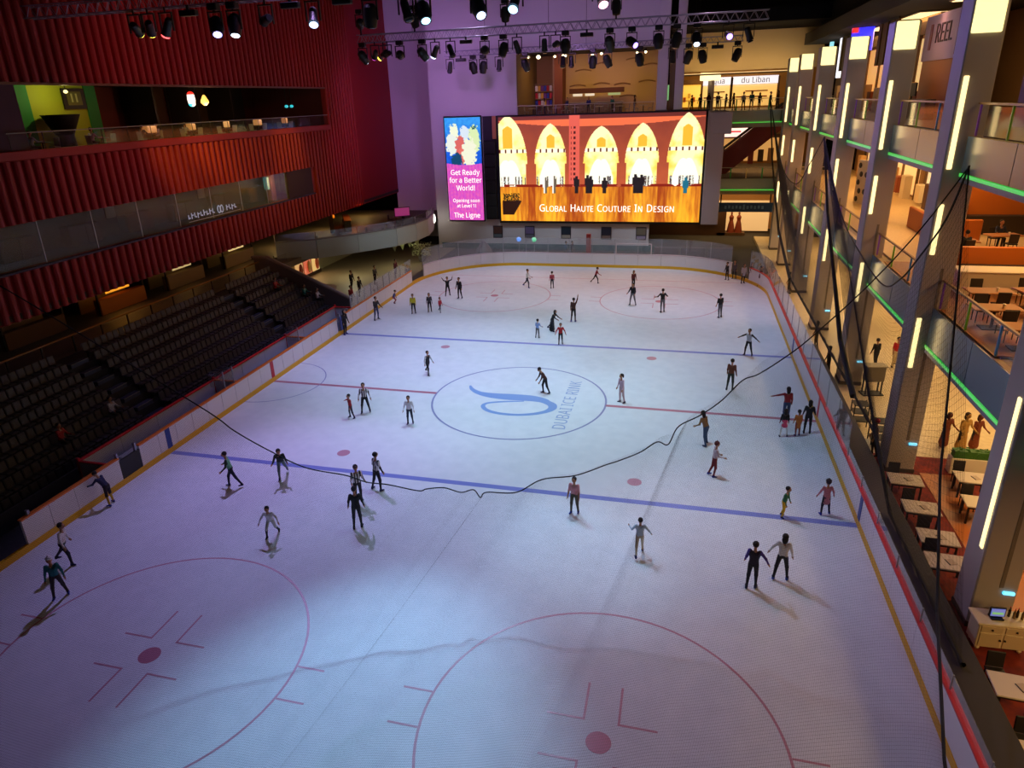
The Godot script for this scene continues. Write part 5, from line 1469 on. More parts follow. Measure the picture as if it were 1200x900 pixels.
func gallery_cafe() -> void:
	var wood := mat("g_wood", rgb(176, 112, 50), 0.5)
	var dark := mat("g_dark", rgb(44, 30, 24), 0.6)
	var cream := mat("g_cream", rgb(226, 214, 190), 0.5)
	var orange := mat("g_orange", rgb(190, 104, 30), 0.5)
	var y := L1 + 0.04
	var so := thing("sofa_wall", "curved orange wood banquette wall on the first gallery past the second column", "banquette", V(21.0, y, -10.5))
	part("panel", Geo.new().box(V(0, 0.6, 0), V(0.2, 1.2, 4.6), 0.05), orange, so)
	part("panel", Geo.new().box(V(1.0, 0.6, 2.4), V(2.2, 1.2, 0.2), 0.05), orange, so)
	part("seat", Geo.new().box(V(0.7, 0.25, -0.2), V(1.0, 0.5, 4.2), 0.06), dark, so)
	var sg := thing("menu_board", "dark menu board above the orange banquette", "board", V(22.5, y, -12.0))
	part("panel", Geo.new().box(V(0, 2.4, 0), V(0.15, 0.7, 5.0)), dark, sg)
	part("shelf", Geo.new().box(V(0.1, 1.6, 0), V(0.4, 0.1, 5.0)), mat("g_olive", rgb(84, 70, 44), 0.6), sg)
	part("post", Geo.new().box(V(0, 1.0, 2.4), V(0.12, 2.0, 0.12)).box(V(0, 1.0, -2.4), V(0.12, 2.0, 0.12)), dark, sg)
	var b2 := thing("orange_bench", "orange wooden bench back on the first gallery near the second column", "bench", V(21.6, y, -1.0))
	part("backrest", Geo.new().box(V(0, 0.75, 0), V(3.6, 0.9, 0.16), 0.04), orange, b2)
	part("seat", Geo.new().box(V(0, 0.4, 0.4), V(3.6, 0.12, 0.6), 0.03), dark, b2)
	part("leg", Geo.new().box(V(-1.6, 0.2, 0.4), V(0.1, 0.4, 0.5)).box(V(1.6, 0.2, 0.4), V(0.1, 0.4, 0.5)), dark, b2)
	var ct := thing("cream_counter", "long cream stone counter in the first-gallery café", "counter", V(20.4, y, 2.3))
	part("front", Geo.new().box(V(0, 0.45, 0), V(3.4, 0.9, 0.9), 0.03), cream, ct)
	part("top", Geo.new().box(V(0, 0.93, 0), V(3.6, 0.06, 1.1), 0.02), mat("g_cream2", rgb(240, 230, 208), 0.4), ct)
	struct("floor_cafe_wood", Geo.new().box(V(23.0, L1 + 0.05, 3.5), V(11.2, 0.03, 13.0)), grain(mat("deck_wood", Color.WHITE, 0.45), rgb(150, 88, 36), rgb(186, 122, 58), 0.03, 2.0, 6), "brown wooden café floor on the first gallery")
	y = L1 + 0.07
	var px := [[18.4, 9.3], [20.2, 9.0], [22.0, 8.6], [18.3, 7.2], [20.1, 7.0], [22.0, 6.8], [18.9, 5.0], [20.6, 4.7], [22.6, 4.4], [24.6, -3.2], [23.4, -6.2], [26.4, -6.5], [21.0, -4.6]]
	var wd := ["nearest the railing", "second from the railing in the front row", "third from the railing in the front row", "nearest the railing in the middle row", "second from the railing in the middle row", "third from the railing in the middle row", "behind the second column", "before the cream counter", "right of the cream counter", "behind the orange bench", "beside the menu board", "deep in the café", "left of the orange bench"]
	for k in px.size():
		var at := V(px[k][0], y, px[k][1])
		var t := thing("gallery_table", "brown wooden café table on the first gallery, %s" % wd[k], "table", at, 0.2 * (k % 3), "first-gallery café tables")
		part("tabletop", Geo.new().box(V(0, 0.73, 0), V(1.5, 0.05, 0.85), 0.015), wood, t)
		part("stem", Geo.new().tube(V(0, 0, 0), V(0, 0.71, 0), 0.05, 0.05, 6), dark, t)
		part("foot", Geo.new().box(V(0, 0.02, 0), V(0.7, 0.04, 0.5)), dark, t)
		for s in [-1, 1]:
			chair("gallery_chair", "dark chair %s side of gallery table %s" % ["near" if s > 0 else "far", wd[k]], at + V(0.1 * s, 0, s * 0.75), PI if s > 0 else 0.0, dark, "first-gallery café chairs")
		var c := thing("paper_cup", "white paper cup on the gallery table %s" % wd[k], "cup", at + V(0.2, 0.755, 0.1), 0, "paper cups in the gallery café")
		part("cup", Geo.new().lathe([Vector2(0.035, 0), Vector2(0.05, 0.12), Vector2(0.0, 0.12)], 8), cream, c)
		part("lid", Geo.new().lathe([Vector2(0.054, 0.12), Vector2(0.05, 0.14), Vector2(0.0, 0.14)], 8), mat("g_cream2"), c)
	var ow := thing("orange_wall", "orange wood wall behind the first-gallery café", "wall panel", V(25.0, y, -11.5))
	part("panel", Geo.new().box(V(0, 1.3, 0), V(5.0, 2.6, 0.2)), orange, ow)
	part("light_shelf", Geo.new().box(V(0.2, 3.1, 0.1), V(4.4, 0.9, 0.2)), glow("g_shelf_lamp", Color(1.0, 0.93, 0.7), 0.9), ow)
	part("counter", Geo.new().box(V(0, 0.5, 0.9), V(4.4, 1.0, 0.6)), dark, ow)
	var lm := thing("black_pendant", "large black pendant shade over the first-gallery café", "lamp", V(26.0, y + 3.4, -9.6))
	part("shade", Geo.new().lathe([Vector2(0.7, 0.0), Vector2(0.65, 0.5), Vector2(0.2, 0.8), Vector2(0.0, 0.82)], 12), mat("black_metal"), lm)
	part("cord", Geo.new().tube(V(0, 0.8, 0), V(0, 1.4, 0), 0.02, 0.02, 5), mat("black_metal"), lm)
	var fl := thing("dotted_screen", "white screen patterned with black leaf shapes between the third and fourth columns", "screen", V(20.5, y, -21.0), 0.3)
	part("panel", Geo.new().box(V(0, 1.5, 0), V(0.1, 3.0, 3.4)), cream, fl)
	for k in 20:
		part("leaf", Geo.new().ell(V(-0.06, 0.3 + (k % 5) * 0.58, -1.4 + int(k / 5) * 0.9 + 0.25 * (k % 2)), V(0.03, 0.2, 0.22), 8, 5), mat("black_metal"), fl)

# ---- ground-floor restaurant beside the near boards ----
func restaurant() -> void:
	struct("floor_carpet", Geo.new().box(V(18.8, 0.31, 12.0), V(6.4, 0.03, 17.0)), grain(mat("carpet", Color.WHITE, 0.9), rgb(96, 22, 18), rgb(146, 44, 22), 0.02, 5.0, 9), "dark red restaurant carpet beside the boards")
	struct("trim_1", Geo.new().box(V(15.5, 0.6, 9.0), V(0.96, 1.2, 34.0), 0.03), mat("ledge_grey", rgb(44, 38, 40), 0.7), "grey ledge between the boards and the restaurant")
	struct("floor_wood", Geo.new().box(V(18.6, 0.335, 9.5), V(1.4, 0.02, 9.0)), mat("wood_orange", rgb(176, 96, 34), 0.5), "orange wooden strip across the carpet")
	var cloth := mat("tablecloth", rgb(206, 190, 170), 0.8)
	var dark := mat("r_dark", rgb(30, 24, 24), 0.6)
	var pos := [[16.75, 7.0], [16.75, 8.95], [16.75, 10.75], [16.6, 12.1], [16.65, 17.1], [16.5, 19.2], [19.2, 6.4], [18.9, 8.2], [19.3, 10.4]]
	var wd := ["farthest along the grey ledge", "second along the grey ledge", "third along the grey ledge", "beside the nearest column", "just past the white sideboard", "at the bottom edge of the picture", "next to the white planter", "second from the planter", "third from the planter"]
	for k in pos.size():
		var at := V(pos[k][0], 0.33, pos[k][1])
		var t := thing("dining_table", "cream-topped restaurant table %s" % wd[k], "table", at, -0.06, "cream restaurant tables")
		part("tabletop", Geo.new().box(V(0, 0.74, 0), V(1.15, 0.05, 0.85), 0.015), cloth, t)
		part("apron", Geo.new().box(V(0, 0.67, 0), V(1.0, 0.1, 0.7)), dark, t)
		for sx in [-0.48, 0.48]:
			for sz in [-0.33, 0.33]:
				part("leg", Geo.new().box(V(sx, 0.32, sz), V(0.06, 0.64, 0.06)), dark, t)
		for s in [-1, 1]:
			if s < 0:
				chair("dining_chair", "dark dining chair on the %s side of table %s" % ["near" if s > 0 else "far", wd[k]], at + V(-0.15, 0, s * 0.72), PI if s > 0 else 0.0, dark, "dark restaurant chairs")
		var m := thing("table_menu", "small cream menu card lying on the table %s" % wd[k], "menu", at + V(0.1, 0.766, 0.02), 0.3, "menus on the restaurant tables")
		part("card", Geo.new().box(V(0, 0.006, 0), V(0.2, 0.012, 0.28)), mat("menu_cream", rgb(180, 160, 140), 0.7), m)
		part("spine", Geo.new().box(V(-0.1, 0.008, 0), V(0.02, 0.016, 0.28)), dark, m)
	# white sideboard at the foot of the nearest column
	var sb := thing("sideboard", "white sideboard with two drawers and bun feet at the nearest column", "sideboard", V(17.1, 0.33, 14.75), 0.05)
	var cream := mat("sb_cream", rgb(222, 202, 166), 0.5)
	part("body", Geo.new().box(V(0, 0.5, 0), V(1.25, 0.78, 0.55), 0.02), cream, sb)
	part("top", Geo.new().box(V(0, 0.92, 0), V(1.4, 0.06, 0.68), 0.02), cream, sb)
	for sx in [-0.3, 0.3]:
		var d := part("drawer", Geo.new().box(V(sx, 0.74, 0.285), V(0.54, 0.2, 0.03), 0.01), mat("sb_face", rgb(206, 184, 146), 0.5), sb)
		part("knob", Geo.new().ell(V(sx, 0.74, 0.32), V(0.03, 0.03, 0.03), 6, 5), dark, d)
		var e := part("door", Geo.new().box(V(sx, 0.38, 0.285), V(0.54, 0.46, 0.03), 0.01), mat("sb_face"), sb)
		part("knob", Geo.new().ell(V(sx * 0.2, 0.42, 0.32), V(0.03, 0.03, 0.03), 6, 5), dark, e)
	for sx in [-0.52, 0.52]:
		for sz in [-0.2, 0.2]:
			part("foot", Geo.new().lathe([Vector2(0.04, 0.0), Vector2(0.07, 0.06), Vector2(0.05, 0.12), Vector2(0.0, 0.12)], 8), cream, sb).position = V(sx, 0, sz)
	var ps := thing("till_screen", "small till with a blue and green display on the white sideboard", "monitor", V(16.95, 1.28, 14.78), 0.1)
	part("screen", Geo.new().box(V(0, 0.2, 0.03), V(0.34, 0.24, 0.02)), glow("till_blue", Color(0.05, 0.35, 0.75), 0.8), ps)
	part("screen_strip", Geo.new().box(V(0, 0.18, 0.045), V(0.28, 0.06, 0.01)), glow("till_green", Color(0.2, 0.7, 0.3), 0.8), ps)
	part("casing", Geo.new().box(V(0, 0.2, 0), V(0.42, 0.32, 0.05), 0.02), mat("black_metal"), ps)
	part("base", Geo.new().box(V(0, 0.02, 0), V(0.3, 0.04, 0.24)).box(V(0, 0.06, -0.02), V(0.08, 0.1, 0.05)), mat("black_metal"), ps)
	for k in 4:
		var b := thing("bottle", "slim dark bottle beside the till on the sideboard, %s from the till" % ["first", "second", "third", "fourth"][k], "bottle", V(17.3 + 0.1 * k, 1.28, 14.65 + 0.06 * (k % 2)), 0, "bottles on the sideboard")
		part("glass", Geo.new().lathe([Vector2(0.035, 0), Vector2(0.035, 0.18), Vector2(0.014, 0.25), Vector2(0.014, 0.3), Vector2(0.0, 0.3)], 8), mat("bottle%d" % (k % 2), [rgb(40, 30, 20), rgb(120, 90, 50)][k % 2], 0.25), b)
		part("cap", Geo.new().lathe([Vector2(0.016, 0.3), Vector2(0.016, 0.33), Vector2(0.0, 0.33)], 6), mat("cap_red"), b)
	# planters with clipped hedges
	for p in [[20.3, 4.6, 0.0, "across the back of the restaurant"], [22.4, 7.2, PI / 2 - 0.25, "down the side of the restaurant"]]:
		var t := thing("hedge_planter", "long white planter with a green hedge %s" % p[3], "planter", V(p[0], 0.33, p[1]), p[2])
		part("trough", Geo.new().box(V(0, 0.35, 0), V(2.6 if p[2] == 0.0 else 4.4, 0.7, 0.45), 0.02), mat("planter_white", rgb(220, 206, 180), 0.6), t)
		var L: float = 2.5 if p[2] == 0.0 else 4.2
		var leaves := Geo.new()
		var r := RandomNumberGenerator.new()
		r.seed = int(p[0] * 10)
		for k in int(L * 230):
			var c := V(r.randf_range(-L * 0.5, L * 0.5), r.randf_range(0.68, 1.05), r.randf_range(-0.2, 0.2))
			leaves.xf = Transform3D(Basis.from_euler(V(r.randf() * TAU, r.randf() * TAU, 0)), c)
			leaves.quad(V(-0.05, 0, 0), V(0, 0, -0.03), V(0.07, 0.01, 0), V(0, 0, 0.03))
		leaves.xf = Transform3D()
		leaves.box(V(0, 0.85, 0), V(L * 0.97, 0.3, 0.34))
		var lo := part("foliage", leaves, mat("hedge_green", rgb(56, 104, 34), 0.7), t)
		lo.set_meta("kind", "stuff")
	# kiosk on the mall floor past the second column
	var k := thing("info_stand", "grey information stand on legs on the cream mall floor", "stand", V(17.9, 0.3, -3.2), 0.2)
	part("cabinet", Geo.new().box(V(0, 1.15, 0), V(0.9, 0.8, 0.5), 0.03), mat("stand_grey", rgb(104, 96, 84), 0.5), k)
	part("top", Geo.new().box(V(0, 1.58, 0), V(1.0, 0.05, 0.6)), mat("stand_top", rgb(150, 140, 124), 0.4), k)
	for sx in [-0.38, 0.38]:
		for sz in [-0.18, 0.18]:
			part("leg", Geo.new().box(V(sx, 0.4, sz), V(0.06, 0.78, 0.06)), mat("black_metal"), k)
	part("base", Geo.new().box(V(0, 0.03, 0), V(1.0, 0.06, 0.6)), mat("black_metal"), k)
	for q in [[16.5, 0.6, "by the dark ledge"], [16.9, 2.4, "next to the second column"]]:
		var t := thing("wire_rack", "dark metal rack on the mall floor %s" % q[2], "rack", V(q[0], 0.3, q[1]))
		for sx in [-0.3, 0.3]:
			for sz in [-0.3, 0.3]:
				part("post", Geo.new().box(V(sx, 0.55, sz), V(0.04, 1.1, 0.04)), mat("black_metal"), t)
		for j in 3: part("shelf", Geo.new().box(V(0, 0.25 + j * 0.4, 0), V(0.66, 0.03, 0.66)), mat("black_metal"), t)

# ---- lighting trusses and stage lamps ----
func truss(label: String, x0: float, x1: float, y: float, z: float, w: float) -> void:
	var t := thing("lighting_truss", label, "truss", V(0, y, z))
	var al := mat("truss_alu", rgb(150, 146, 160), 0.4, 0.5)
	for c in [[0.0, w * 0.5], [0.0, -w * 0.5], [w, w * 0.5], [w, -w * 0.5]]:
		part("chord", Geo.new().tube(V(x0, c[0], c[1]), V(x1, c[0], c[1]), 0.035, 0.035, 6), al, t)
	var n := int((x1 - x0) / (w * 1.1))
	for k in n:
		var a := lerpf(x0, x1, float(k) / n)
		var b := lerpf(x0, x1, float(k + 1) / n)
		var g := Geo.new()
		for s in [w * 0.5, -w * 0.5]:
			g.tube(V(a, 0, s), V((a + b) * 0.5, w, s), 0.018, 0.018, 4, false)
			g.tube(V((a + b) * 0.5, w, s), V(b, 0, s), 0.018, 0.018, 4, false)
		g.tube(V(a, w, -w * 0.5), V(b, w, w * 0.5), 0.018, 0.018, 4, false)
		g.tube(V(a, 0, -w * 0.5), V(a, 0, w * 0.5), 0.018, 0.018, 4, false)
		part("brace", g, al, t)
	for x in [lerpf(x0, x1, 0.15), lerpf(x0, x1, 0.5), lerpf(x0, x1, 0.85)]:
		part("hanging_cable", Geo.new().tube(V(x, w, 0), V(x, 27.0 - y, 0), 0.015, 0.015, 5, false), mat("black_metal"), t)

var fixture := {}
func stage_lamp(at: Vector3, kind: String, label: String, lit := Color.BLACK, aim := Vector3.ZERO, energy := 0.0, cone := 20.0) -> void:
	var blk := mat("lamp_black", rgb(16, 15, 18), 0.5)
	if fixture.is_empty():
		fixture["can"] = Geo.new().lathe([Vector2(0.0, 0.42), Vector2(0.14, 0.42), Vector2(0.19, 0.3), Vector2(0.2, -0.2), Vector2(0.24, -0.42), Vector2(0.2, -0.42), Vector2(0.18, -0.36), Vector2(0.0, -0.36)], 12).mesh()
		fixture["head"] = Geo.new().lathe([Vector2(0.0, 0.5), Vector2(0.2, 0.46), Vector2(0.3, 0.3), Vector2(0.32, -0.1), Vector2(0.26, -0.5), Vector2(0.22, -0.5), Vector2(0.2, -0.45), Vector2(0.0, -0.45)], 14).mesh()
		var y := Geo.new()
		y.box(V(-0.34, 0.2, 0), V(0.05, 0.8, 0.1)).box(V(0.34, 0.2, 0), V(0.05, 0.8, 0.1)).box(V(0, 0.6, 0), V(0.73, 0.06, 0.14)).tube(V(0, 0.6, 0), V(0, 0.85, 0), 0.05, 0.05, 6)
		fixture["yoke"] = y.mesh()
		fixture["base"] = Geo.new().box(V(0, 0.82, 0), V(0.5, 0.3, 0.4), 0.04).mesh()
		fixture["box"] = Geo.new().box(V(0, 0, 0), V(0.9, 0.26, 0.3), 0.03).mesh()
		fixture["lens"] = Geo.new().ell(V(0, -0.4, 0), V(0.2, 0.06, 0.2), 12, 6).mesh()
		fixture["clamp"] = Geo.new().box(V(0, 0.22, 0), V(0.12, 0.24, 0.12)).mesh()
	var t := thing("stage_lamp" if kind != "box" else "dimmer_box", label, "stage light" if kind != "box" else "dimmer box", at, 0, "stage lamps on the trusses" if kind != "box" else "dimmer boxes on the trusses")
	if kind == "box":
		inst("case", fixture["box"], blk, t)
		inst("clamp", fixture["clamp"], blk, t)
		return
	inst("yoke", fixture["yoke"], blk, t)
	if at.y > 20.6 and at.z < -10: part("riser", Geo.new().box(V(0, -0.3, 0), V(0.1, 0.95, 0.1)).box(V(0, 0.1, -0.1), V(0.7, 0.06, 0.06)), blk, t)
	if kind == "head": inst("base", fixture["base"], blk, t)
	var turn := Basis()
	if lit != Color.BLACK:
		var d := (aim - at).normalized()
		var sx := d.cross(V(0, 0, 1)).normalized()
		turn = Basis(sx, -d, sx.cross(-d))
	else:
		turn = Basis.from_euler(V(deg_to_rad(rng.randf_range(-25, 25)), rng.randf() * TAU, 0))
	var b := inst("body", fixture[kind], blk, t)
	b.basis = turn
	var l := inst("lens", fixture["lens"], glow("lens_%s" % lit.to_html(false), lit, 4.0) if lit != Color.BLACK else mat("lens_dark", rgb(36, 38, 46), 0.15), t)
	l.basis = turn
	l.position = turn * V(0, -0.1, 0)
	if energy > 0.0:
		spot(at + turn * V(0, -0.62, 0), aim, lit, energy, cone, 0.32, t)

func trusses() -> void:
	truss("near aluminium lighting truss crossing the top left corner", -26.0, 12.0, 19.75, 1.0, 0.55)
	truss("middle aluminium lighting truss above the far ice", -16.6, 12.7, 19.45, -20.0, 0.55)
	truss("farthest small aluminium truss in front of the white wall", -12.8, 11.8, 18.75, -29.0, 0.4)
	var W := Color(0.85, 0.93, 1.0)
	var violet := Color(0.52, 0.36, 1.0)
	var warmw := Color(1.0, 0.55, 0.2)
	var K := Color.BLACK
	# [x, dy, kind, lit, aim, energy, cone, words]
	var wash := Color(0.84, 0.58, 1.0)
	var near := [[-16.6, -0.95, "can", Color(1.0, 0.3, 0.3), V(-25, 8.0, -2.0), 9.0, 42.0], [-15.3, -0.3, "box", K], [-13.9, -0.95, "head", Color(0.72, 0.66, 1.0), V(-6.0, 0, 14.0), 215.0, 30.0], [-12.9, -0.95, "head", W, V(-11.0, 0, 8.0), 14.0, 24.0], [-11.2, -0.95, "can", Color(1.0, 0.3, 0.3), V(-25, 17.0, -10.0), 27.0, 40.0], [-9.9, -0.3, "box", K], [-8.8, -0.95, "can", Color(0.68, 0.8, 1.0), V(-3.0, 0, 15.0), 70.0, 17.0], [-7.3, -0.3, "box", K], [-6.0, -0.95, "head", K], [-4.3, -0.95, "can", K], [-3.5, -0.95, "head", Color(0.62, 0.88, 1.0), V(4.8, 0, 12.6), 110.0, 10.0], [-1.0, -0.95, "head", Color(0.74, 0.80, 1.0), V(9.5, 0, 17.5), 118.0, 30.0], [0.6, -0.95, "can", Color(0.62, 0.84, 1.0), V(0.4, 0, 22.0), 560.0, 15.0], [4.2, -0.95, "can", Color(1.0, 0.7, 0.78), V(11.5, 0, 15.0), 60.0, 30.0]]
	var mid := [[-16.2, -0.95, "head", W, V(-9.0, 0.8, -31.0), 60.0, 22.0], [-16.2, 1.3, "head", wash, V(-25, 14.0, -38.0), 36.0, 16.0], [-14.2, -0.95, "can", Color(1.0, 0.3, 0.3), V(-25, 17.0, -30.0), 40.0, 40.0], [-13.2, -0.95, "head", wash, V(-20.0, 16.0, -45.0), 105.0, 36.0], [-11.9, 1.3, "head", K], [-11.4, -0.95, "head", W, V(-2.0, 0.8, -31.0), 60.0, 22.0], [-10.4, -0.95, "can", W, V(-20.0, 3.5, -26.5), 60.0, 17.0], [-9.2, -0.95, "can", K], [-8.0, -0.3, "box", K], [-6.6, -0.95, "head", wash, V(-12.5, 17.0, BACK_Z), 64.0, 40.0], [-5.2, -0.95, "head", K], [-4.2, -0.95, "can", K], [-5.0, 1.3, "head", K], [-2.2, -0.95, "can", K], [-1.4, -0.95, "can", wash, V(0.0, 21.5, BACK_Z), 56.0, 36.0], [-0.7, -0.95, "head", K], [0.8, -0.3, "box", K], [2.4, -0.95, "head", W, V(6.0, 0.8, -31.0), 60.0, 22.0], [2.8, 1.3, "head", K], [3.9, -0.95, "head", Color(0.62, 0.5, 1.0), V(16.6, 9.0, -6.0), 40.0, 40.0], [5.7, -0.95, "head", K], [6.9, -0.95, "head", K], [8.2, -0.95, "head", W, V(10.0, 0, -3.0), 60.0, 22.0], [10.2, -0.95, "can", Color(0.62, 0.5, 1.0), V(16.6, 10.0, 8.0), 60.0, 36.0], [11.5, -0.95, "can", K]]
	var far := [[-12.3, -0.85, "can", K], [-11.3, -0.3, "box", K], [-10.2, -0.85, "head", W, V(-8.0, 1.5, -36.0), 85.0, 24.0], [-9.3, -0.85, "head", K], [-7.9, -0.85, "can", K], [-5.6, -0.85, "head", W, V(0.0, 1.5, -36.0), 85.0, 26.0], [-2.4, -0.85, "can", K], [-1.7, -0.85, "can", K], [0.1, -0.85, "head", K], [1.3, -0.85, "head", W, V(8.0, 1.5, -36.0), 85.0, 26.0], [3.9, -0.85, "head", K], [6.5, -0.85, "can", K], [7.7, -0.85, "head", K], [8.8, -0.85, "head", K], [9.9, -0.3, "box", K], [11.4, -0.85, "head", K]]
	var ord := ["first", "second", "third", "fourth", "fifth", "sixth", "seventh", "eighth", "ninth", "tenth", "eleventh", "twelfth", "thirteenth", "fourteenth", "fifteenth", "sixteenth", "seventeenth", "eighteenth", "nineteenth", "twentieth", "twenty-first", "twenty-second", "twenty-third", "twenty-fourth", "twenty-fifth"]
	for row in [[near, 19.75, 1.0, "near", 0.275], [mid, 19.45, -20.0, "middle", 0.275], [far, 18.75, -29.0, "farthest", 0.2]]:
		for i in row[0].size():
			var f: Array = row[0][i]
			var what: String = {"can": "black can lamp", "head": "black moving-head lamp", "box": "flat black dimmer box"}[f[2]]
			var lit: Color = f[3]
			if lit != K: what = "lit " + what
			var label := "%s on the %s truss, %s fitting from its grandstand end" % [what, row[3], ord[i]]
			stage_lamp(V(f[0], row[1] + (f[1] if f[1] > 0.0 else (-0.33 if f[2] == "box" else (-0.97 if f[2] == "head" else -0.84))), row[2] + row[4]), f[2], label, lit, f[4] if f.size() > 4 else Vector3.ZERO, f[5] if f.size() > 5 else 0.0, f[6] if f.size() > 6 else 20.0)
	# warm wash lamp that paints the ribbed parapet orange, and a magenta one
	var amber := Color(1.0, 0.92, 0.28)
	stage_lamp(V(-14.75, 18.62, -20.275), "can", "lit amber can lamp under the middle truss turned to the red parapet", amber, V(-25, 11.6, -21.5), 60.0, 17.0)
	stage_lamp(V(-17.6, 18.92, 1.275), "can", "lit amber can lamp under the near truss turned to the red parapet, outer one", amber, V(-25, 11.6, -9.0), 75.0, 15.0)
	stage_lamp(V(-18.4, 18.92, 1.275), "can", "lit amber can lamp under the near truss turned to the red parapet, outermost", amber, V(-25, 11.6, -15.5), 150.0, 14.0)
	stage_lamp(V(-15.2, 18.62, -19.725), "can", "lit magenta can lamp under the middle truss turned to the red wall", Color(0.9, 0.25, 0.85), V(-25, 9.0, -34.5), 50.0, 15.0)

# ---- people: one smooth mesh each, from tapered bones joined by a smooth minimum ----
func lin(c: Color) -> Color: return c.srgb_to_linear()

func way(pitch: float, out: float, s: float) -> Vector3:   # a limb hanging down, swung forward by pitch and outward by out (degrees)
	var a := deg_to_rad(pitch)
	var b := deg_to_rad(out)
	return V(s * sin(b), -cos(b) * cos(a), cos(b) * sin(a))

func person_mesh(p: Dictionary) -> ArrayMesh:
	var h: float = p.get("h", 1.7)
	var cell: float = p.get("cell", 0.03)
	var lean := deg_to_rad(p.get("lean", 4.0))
	var side := deg_to_rad(p.get("side", 0.0))
	var legs: Array = p.get("legs", [6, 8, 5, -6, 10, 5])      # per side: hip pitch, knee bend, outward
	var arms: Array = p.get("arms", [5, 9, 15, 5, 9, 15])     # per side: shoulder pitch, outward, elbow bend
	var style: String = p.get("style", "pants")
	var big := 1.14 if h < 1.45 else 1.0     # children have larger heads
	var top := lin(p.get("top", rgb(120, 120, 120)))
	var bottom := lin(p.get("bottom", rgb(40, 40, 50)))
	var shoe := lin(p.get("shoe", rgb(24, 34, 80)))
	var skin := lin(p.get("skin", rgb(176, 128, 98)))
	var hair := lin(p.get("hair", rgb(26, 20, 18)))
	var sleeve := lin(p.get("sleeve", p.get("top", rgb(120, 120, 120))))
	if p.get("bare", false): sleeve = skin
	var legc := lin(p.get("legc", p.get("bottom", rgb(40, 40, 50))))
	var bones := []    # a, b, radius a, radius b, colour
	var pel := Vector3.ZERO
	var up := V(sin(side), cos(lean) * cos(side), sin(lean)).normalized()
	var rt := V(1, 0, 0).rotated(V(0, 1, 0), deg_to_rad(p.get("twist", 0.0)))
	var low := 0.0
	var feet := []
	for i in 2:
		var s := -1.0 if i == 0 else 1.0
		var hip := pel + V(s * 0.05, -0.01, 0)
		var knee: Vector3 = hip + way(legs[i * 3], legs[i * 3 + 2], s) * 0.245
		var ank: Vector3 = knee + way(legs[i * 3] - legs[i * 3 + 1], legs[i * 3 + 2] * 0.7, s) * 0.235
		low = minf(low, ank.y - 0.055)
		feet.append(ank)
		var tc := bottom if style != "skirt" and style != "dress" else legc
		bones.append([hip, knee, 0.05, 0.036, tc if style != "shorts" else bottom])
		bones.append([knee, ank, 0.035, 0.024, legc if style in ["shorts", "skirt", "dress"] else bottom])
		var toe: Vector3 = ank + V(s * 0.02, -0.03, 0.075)
		var heel: Vector3 = ank + V(0, -0.03, -0.015)
		bones.append([ank, heel, 0.026, 0.024, shoe])
		bones.append([heel, toe, 0.024, 0.02, shoe])
	var chest := pel + up * 0.2
	var neck := pel + up * 0.305
	for s in [-1.0, 1.0]:
		bones.append([pel + rt * (s * 0.03), pel + up * 0.03 + rt * (s * 0.03), 0.058, 0.056, bottom if style != "dress" else top])
		bones.append([pel + up * 0.045 + rt * (s * 0.03), pel + up * 0.1 + rt * (s * 0.026), 0.058, 0.052, top if style != "skirt" else bottom])
		bones.append([pel + up * 0.09 + rt * (s * 0.028), chest + rt * (s * 0.042), 0.052, 0.058, top])
		bones.append([chest + rt * (s * 0.04), neck - up * 0.035 + rt * (s * 0.085), 0.055, 0.034, top])
	bones.append([neck - up * 0.03, neck + up * 0.05, 0.03, 0.028, skin])
	var hands := []
	for i in 2:
		var s := -1.0 if i == 0 else 1.0
		var sh := neck - up * 0.035 + rt * (s * 0.1)
		var ua := way(arms[i * 3], arms[i * 3 + 1], s)
		var el := sh + ua * 0.165
		var fa: Vector3 = way(arms[i * 3] + arms[i * 3 + 2], arms[i * 3 + 1] * (1.0 if arms[i * 3 + 1] > 40 else 0.6), s)
		var wr := el + fa * 0.14
		bones.append([sh, el, 0.034, 0.026, sleeve if not p.get("short", false) else top])
		bones.append([el, wr, 0.025, 0.018, skin if p.get("short", false) else sleeve])
		var tip := wr + fa * 0.04
		bones.append([wr, tip, 0.018, 0.019, skin])
		hands.append([tip, fa, s])
	if style == "skirt":
		bones.append([pel + up * 0.04, pel + V(0, -0.1, 0), 0.06, 0.105, bottom])
	if style == "dress":
		bones.append([pel + up * 0.06, pel + V(0, -0.16, 0), 0.06, 0.09, top])
		if p.get("long", false): bones.append([pel + V(0, -0.14, 0), pel + V(0, -0.42, -0.01), 0.09, 0.12, top])
	if p.get("coat", false):
		bones.append([pel + up * 0.05, pel + V(0, -0.06, 0), 0.075, 0.085, top])
	# to metres, soles on the ground
	var off := V(0, -low, 0)
	var scale := h / 1.0
	var lo := V(9, 9, 9)
	var hi := V(-9, -9, -9)
	for b in bones:
		b[0] = (b[0] + off) * scale * 1.0
		b[1] = (b[1] + off) * scale
		b[2] *= scale; b[3] *= scale
		var m := V(1, 1, 1) * (maxf(b[2], b[3]) + cell * 2.0)
		lo = lo.min(b[0] - m).min(b[1] - m)
		hi = hi.max(b[0] + m).max(b[1] + m)
	var nx := int((hi.x - lo.x) / cell) + 2
	var ny := int((hi.y - lo.y) / cell) + 2
	var nz := int((hi.z - lo.z) / cell) + 2
	var F := PackedFloat32Array()
	F.resize(nx * ny * nz)
	F.fill(1.0)
	var D := PackedFloat32Array()
	D.resize(nx * ny * nz)
	D.fill(1.0)
	var B := PackedByteArray()
	B.resize(nx * ny * nz)
	var kk := 0.02 * h
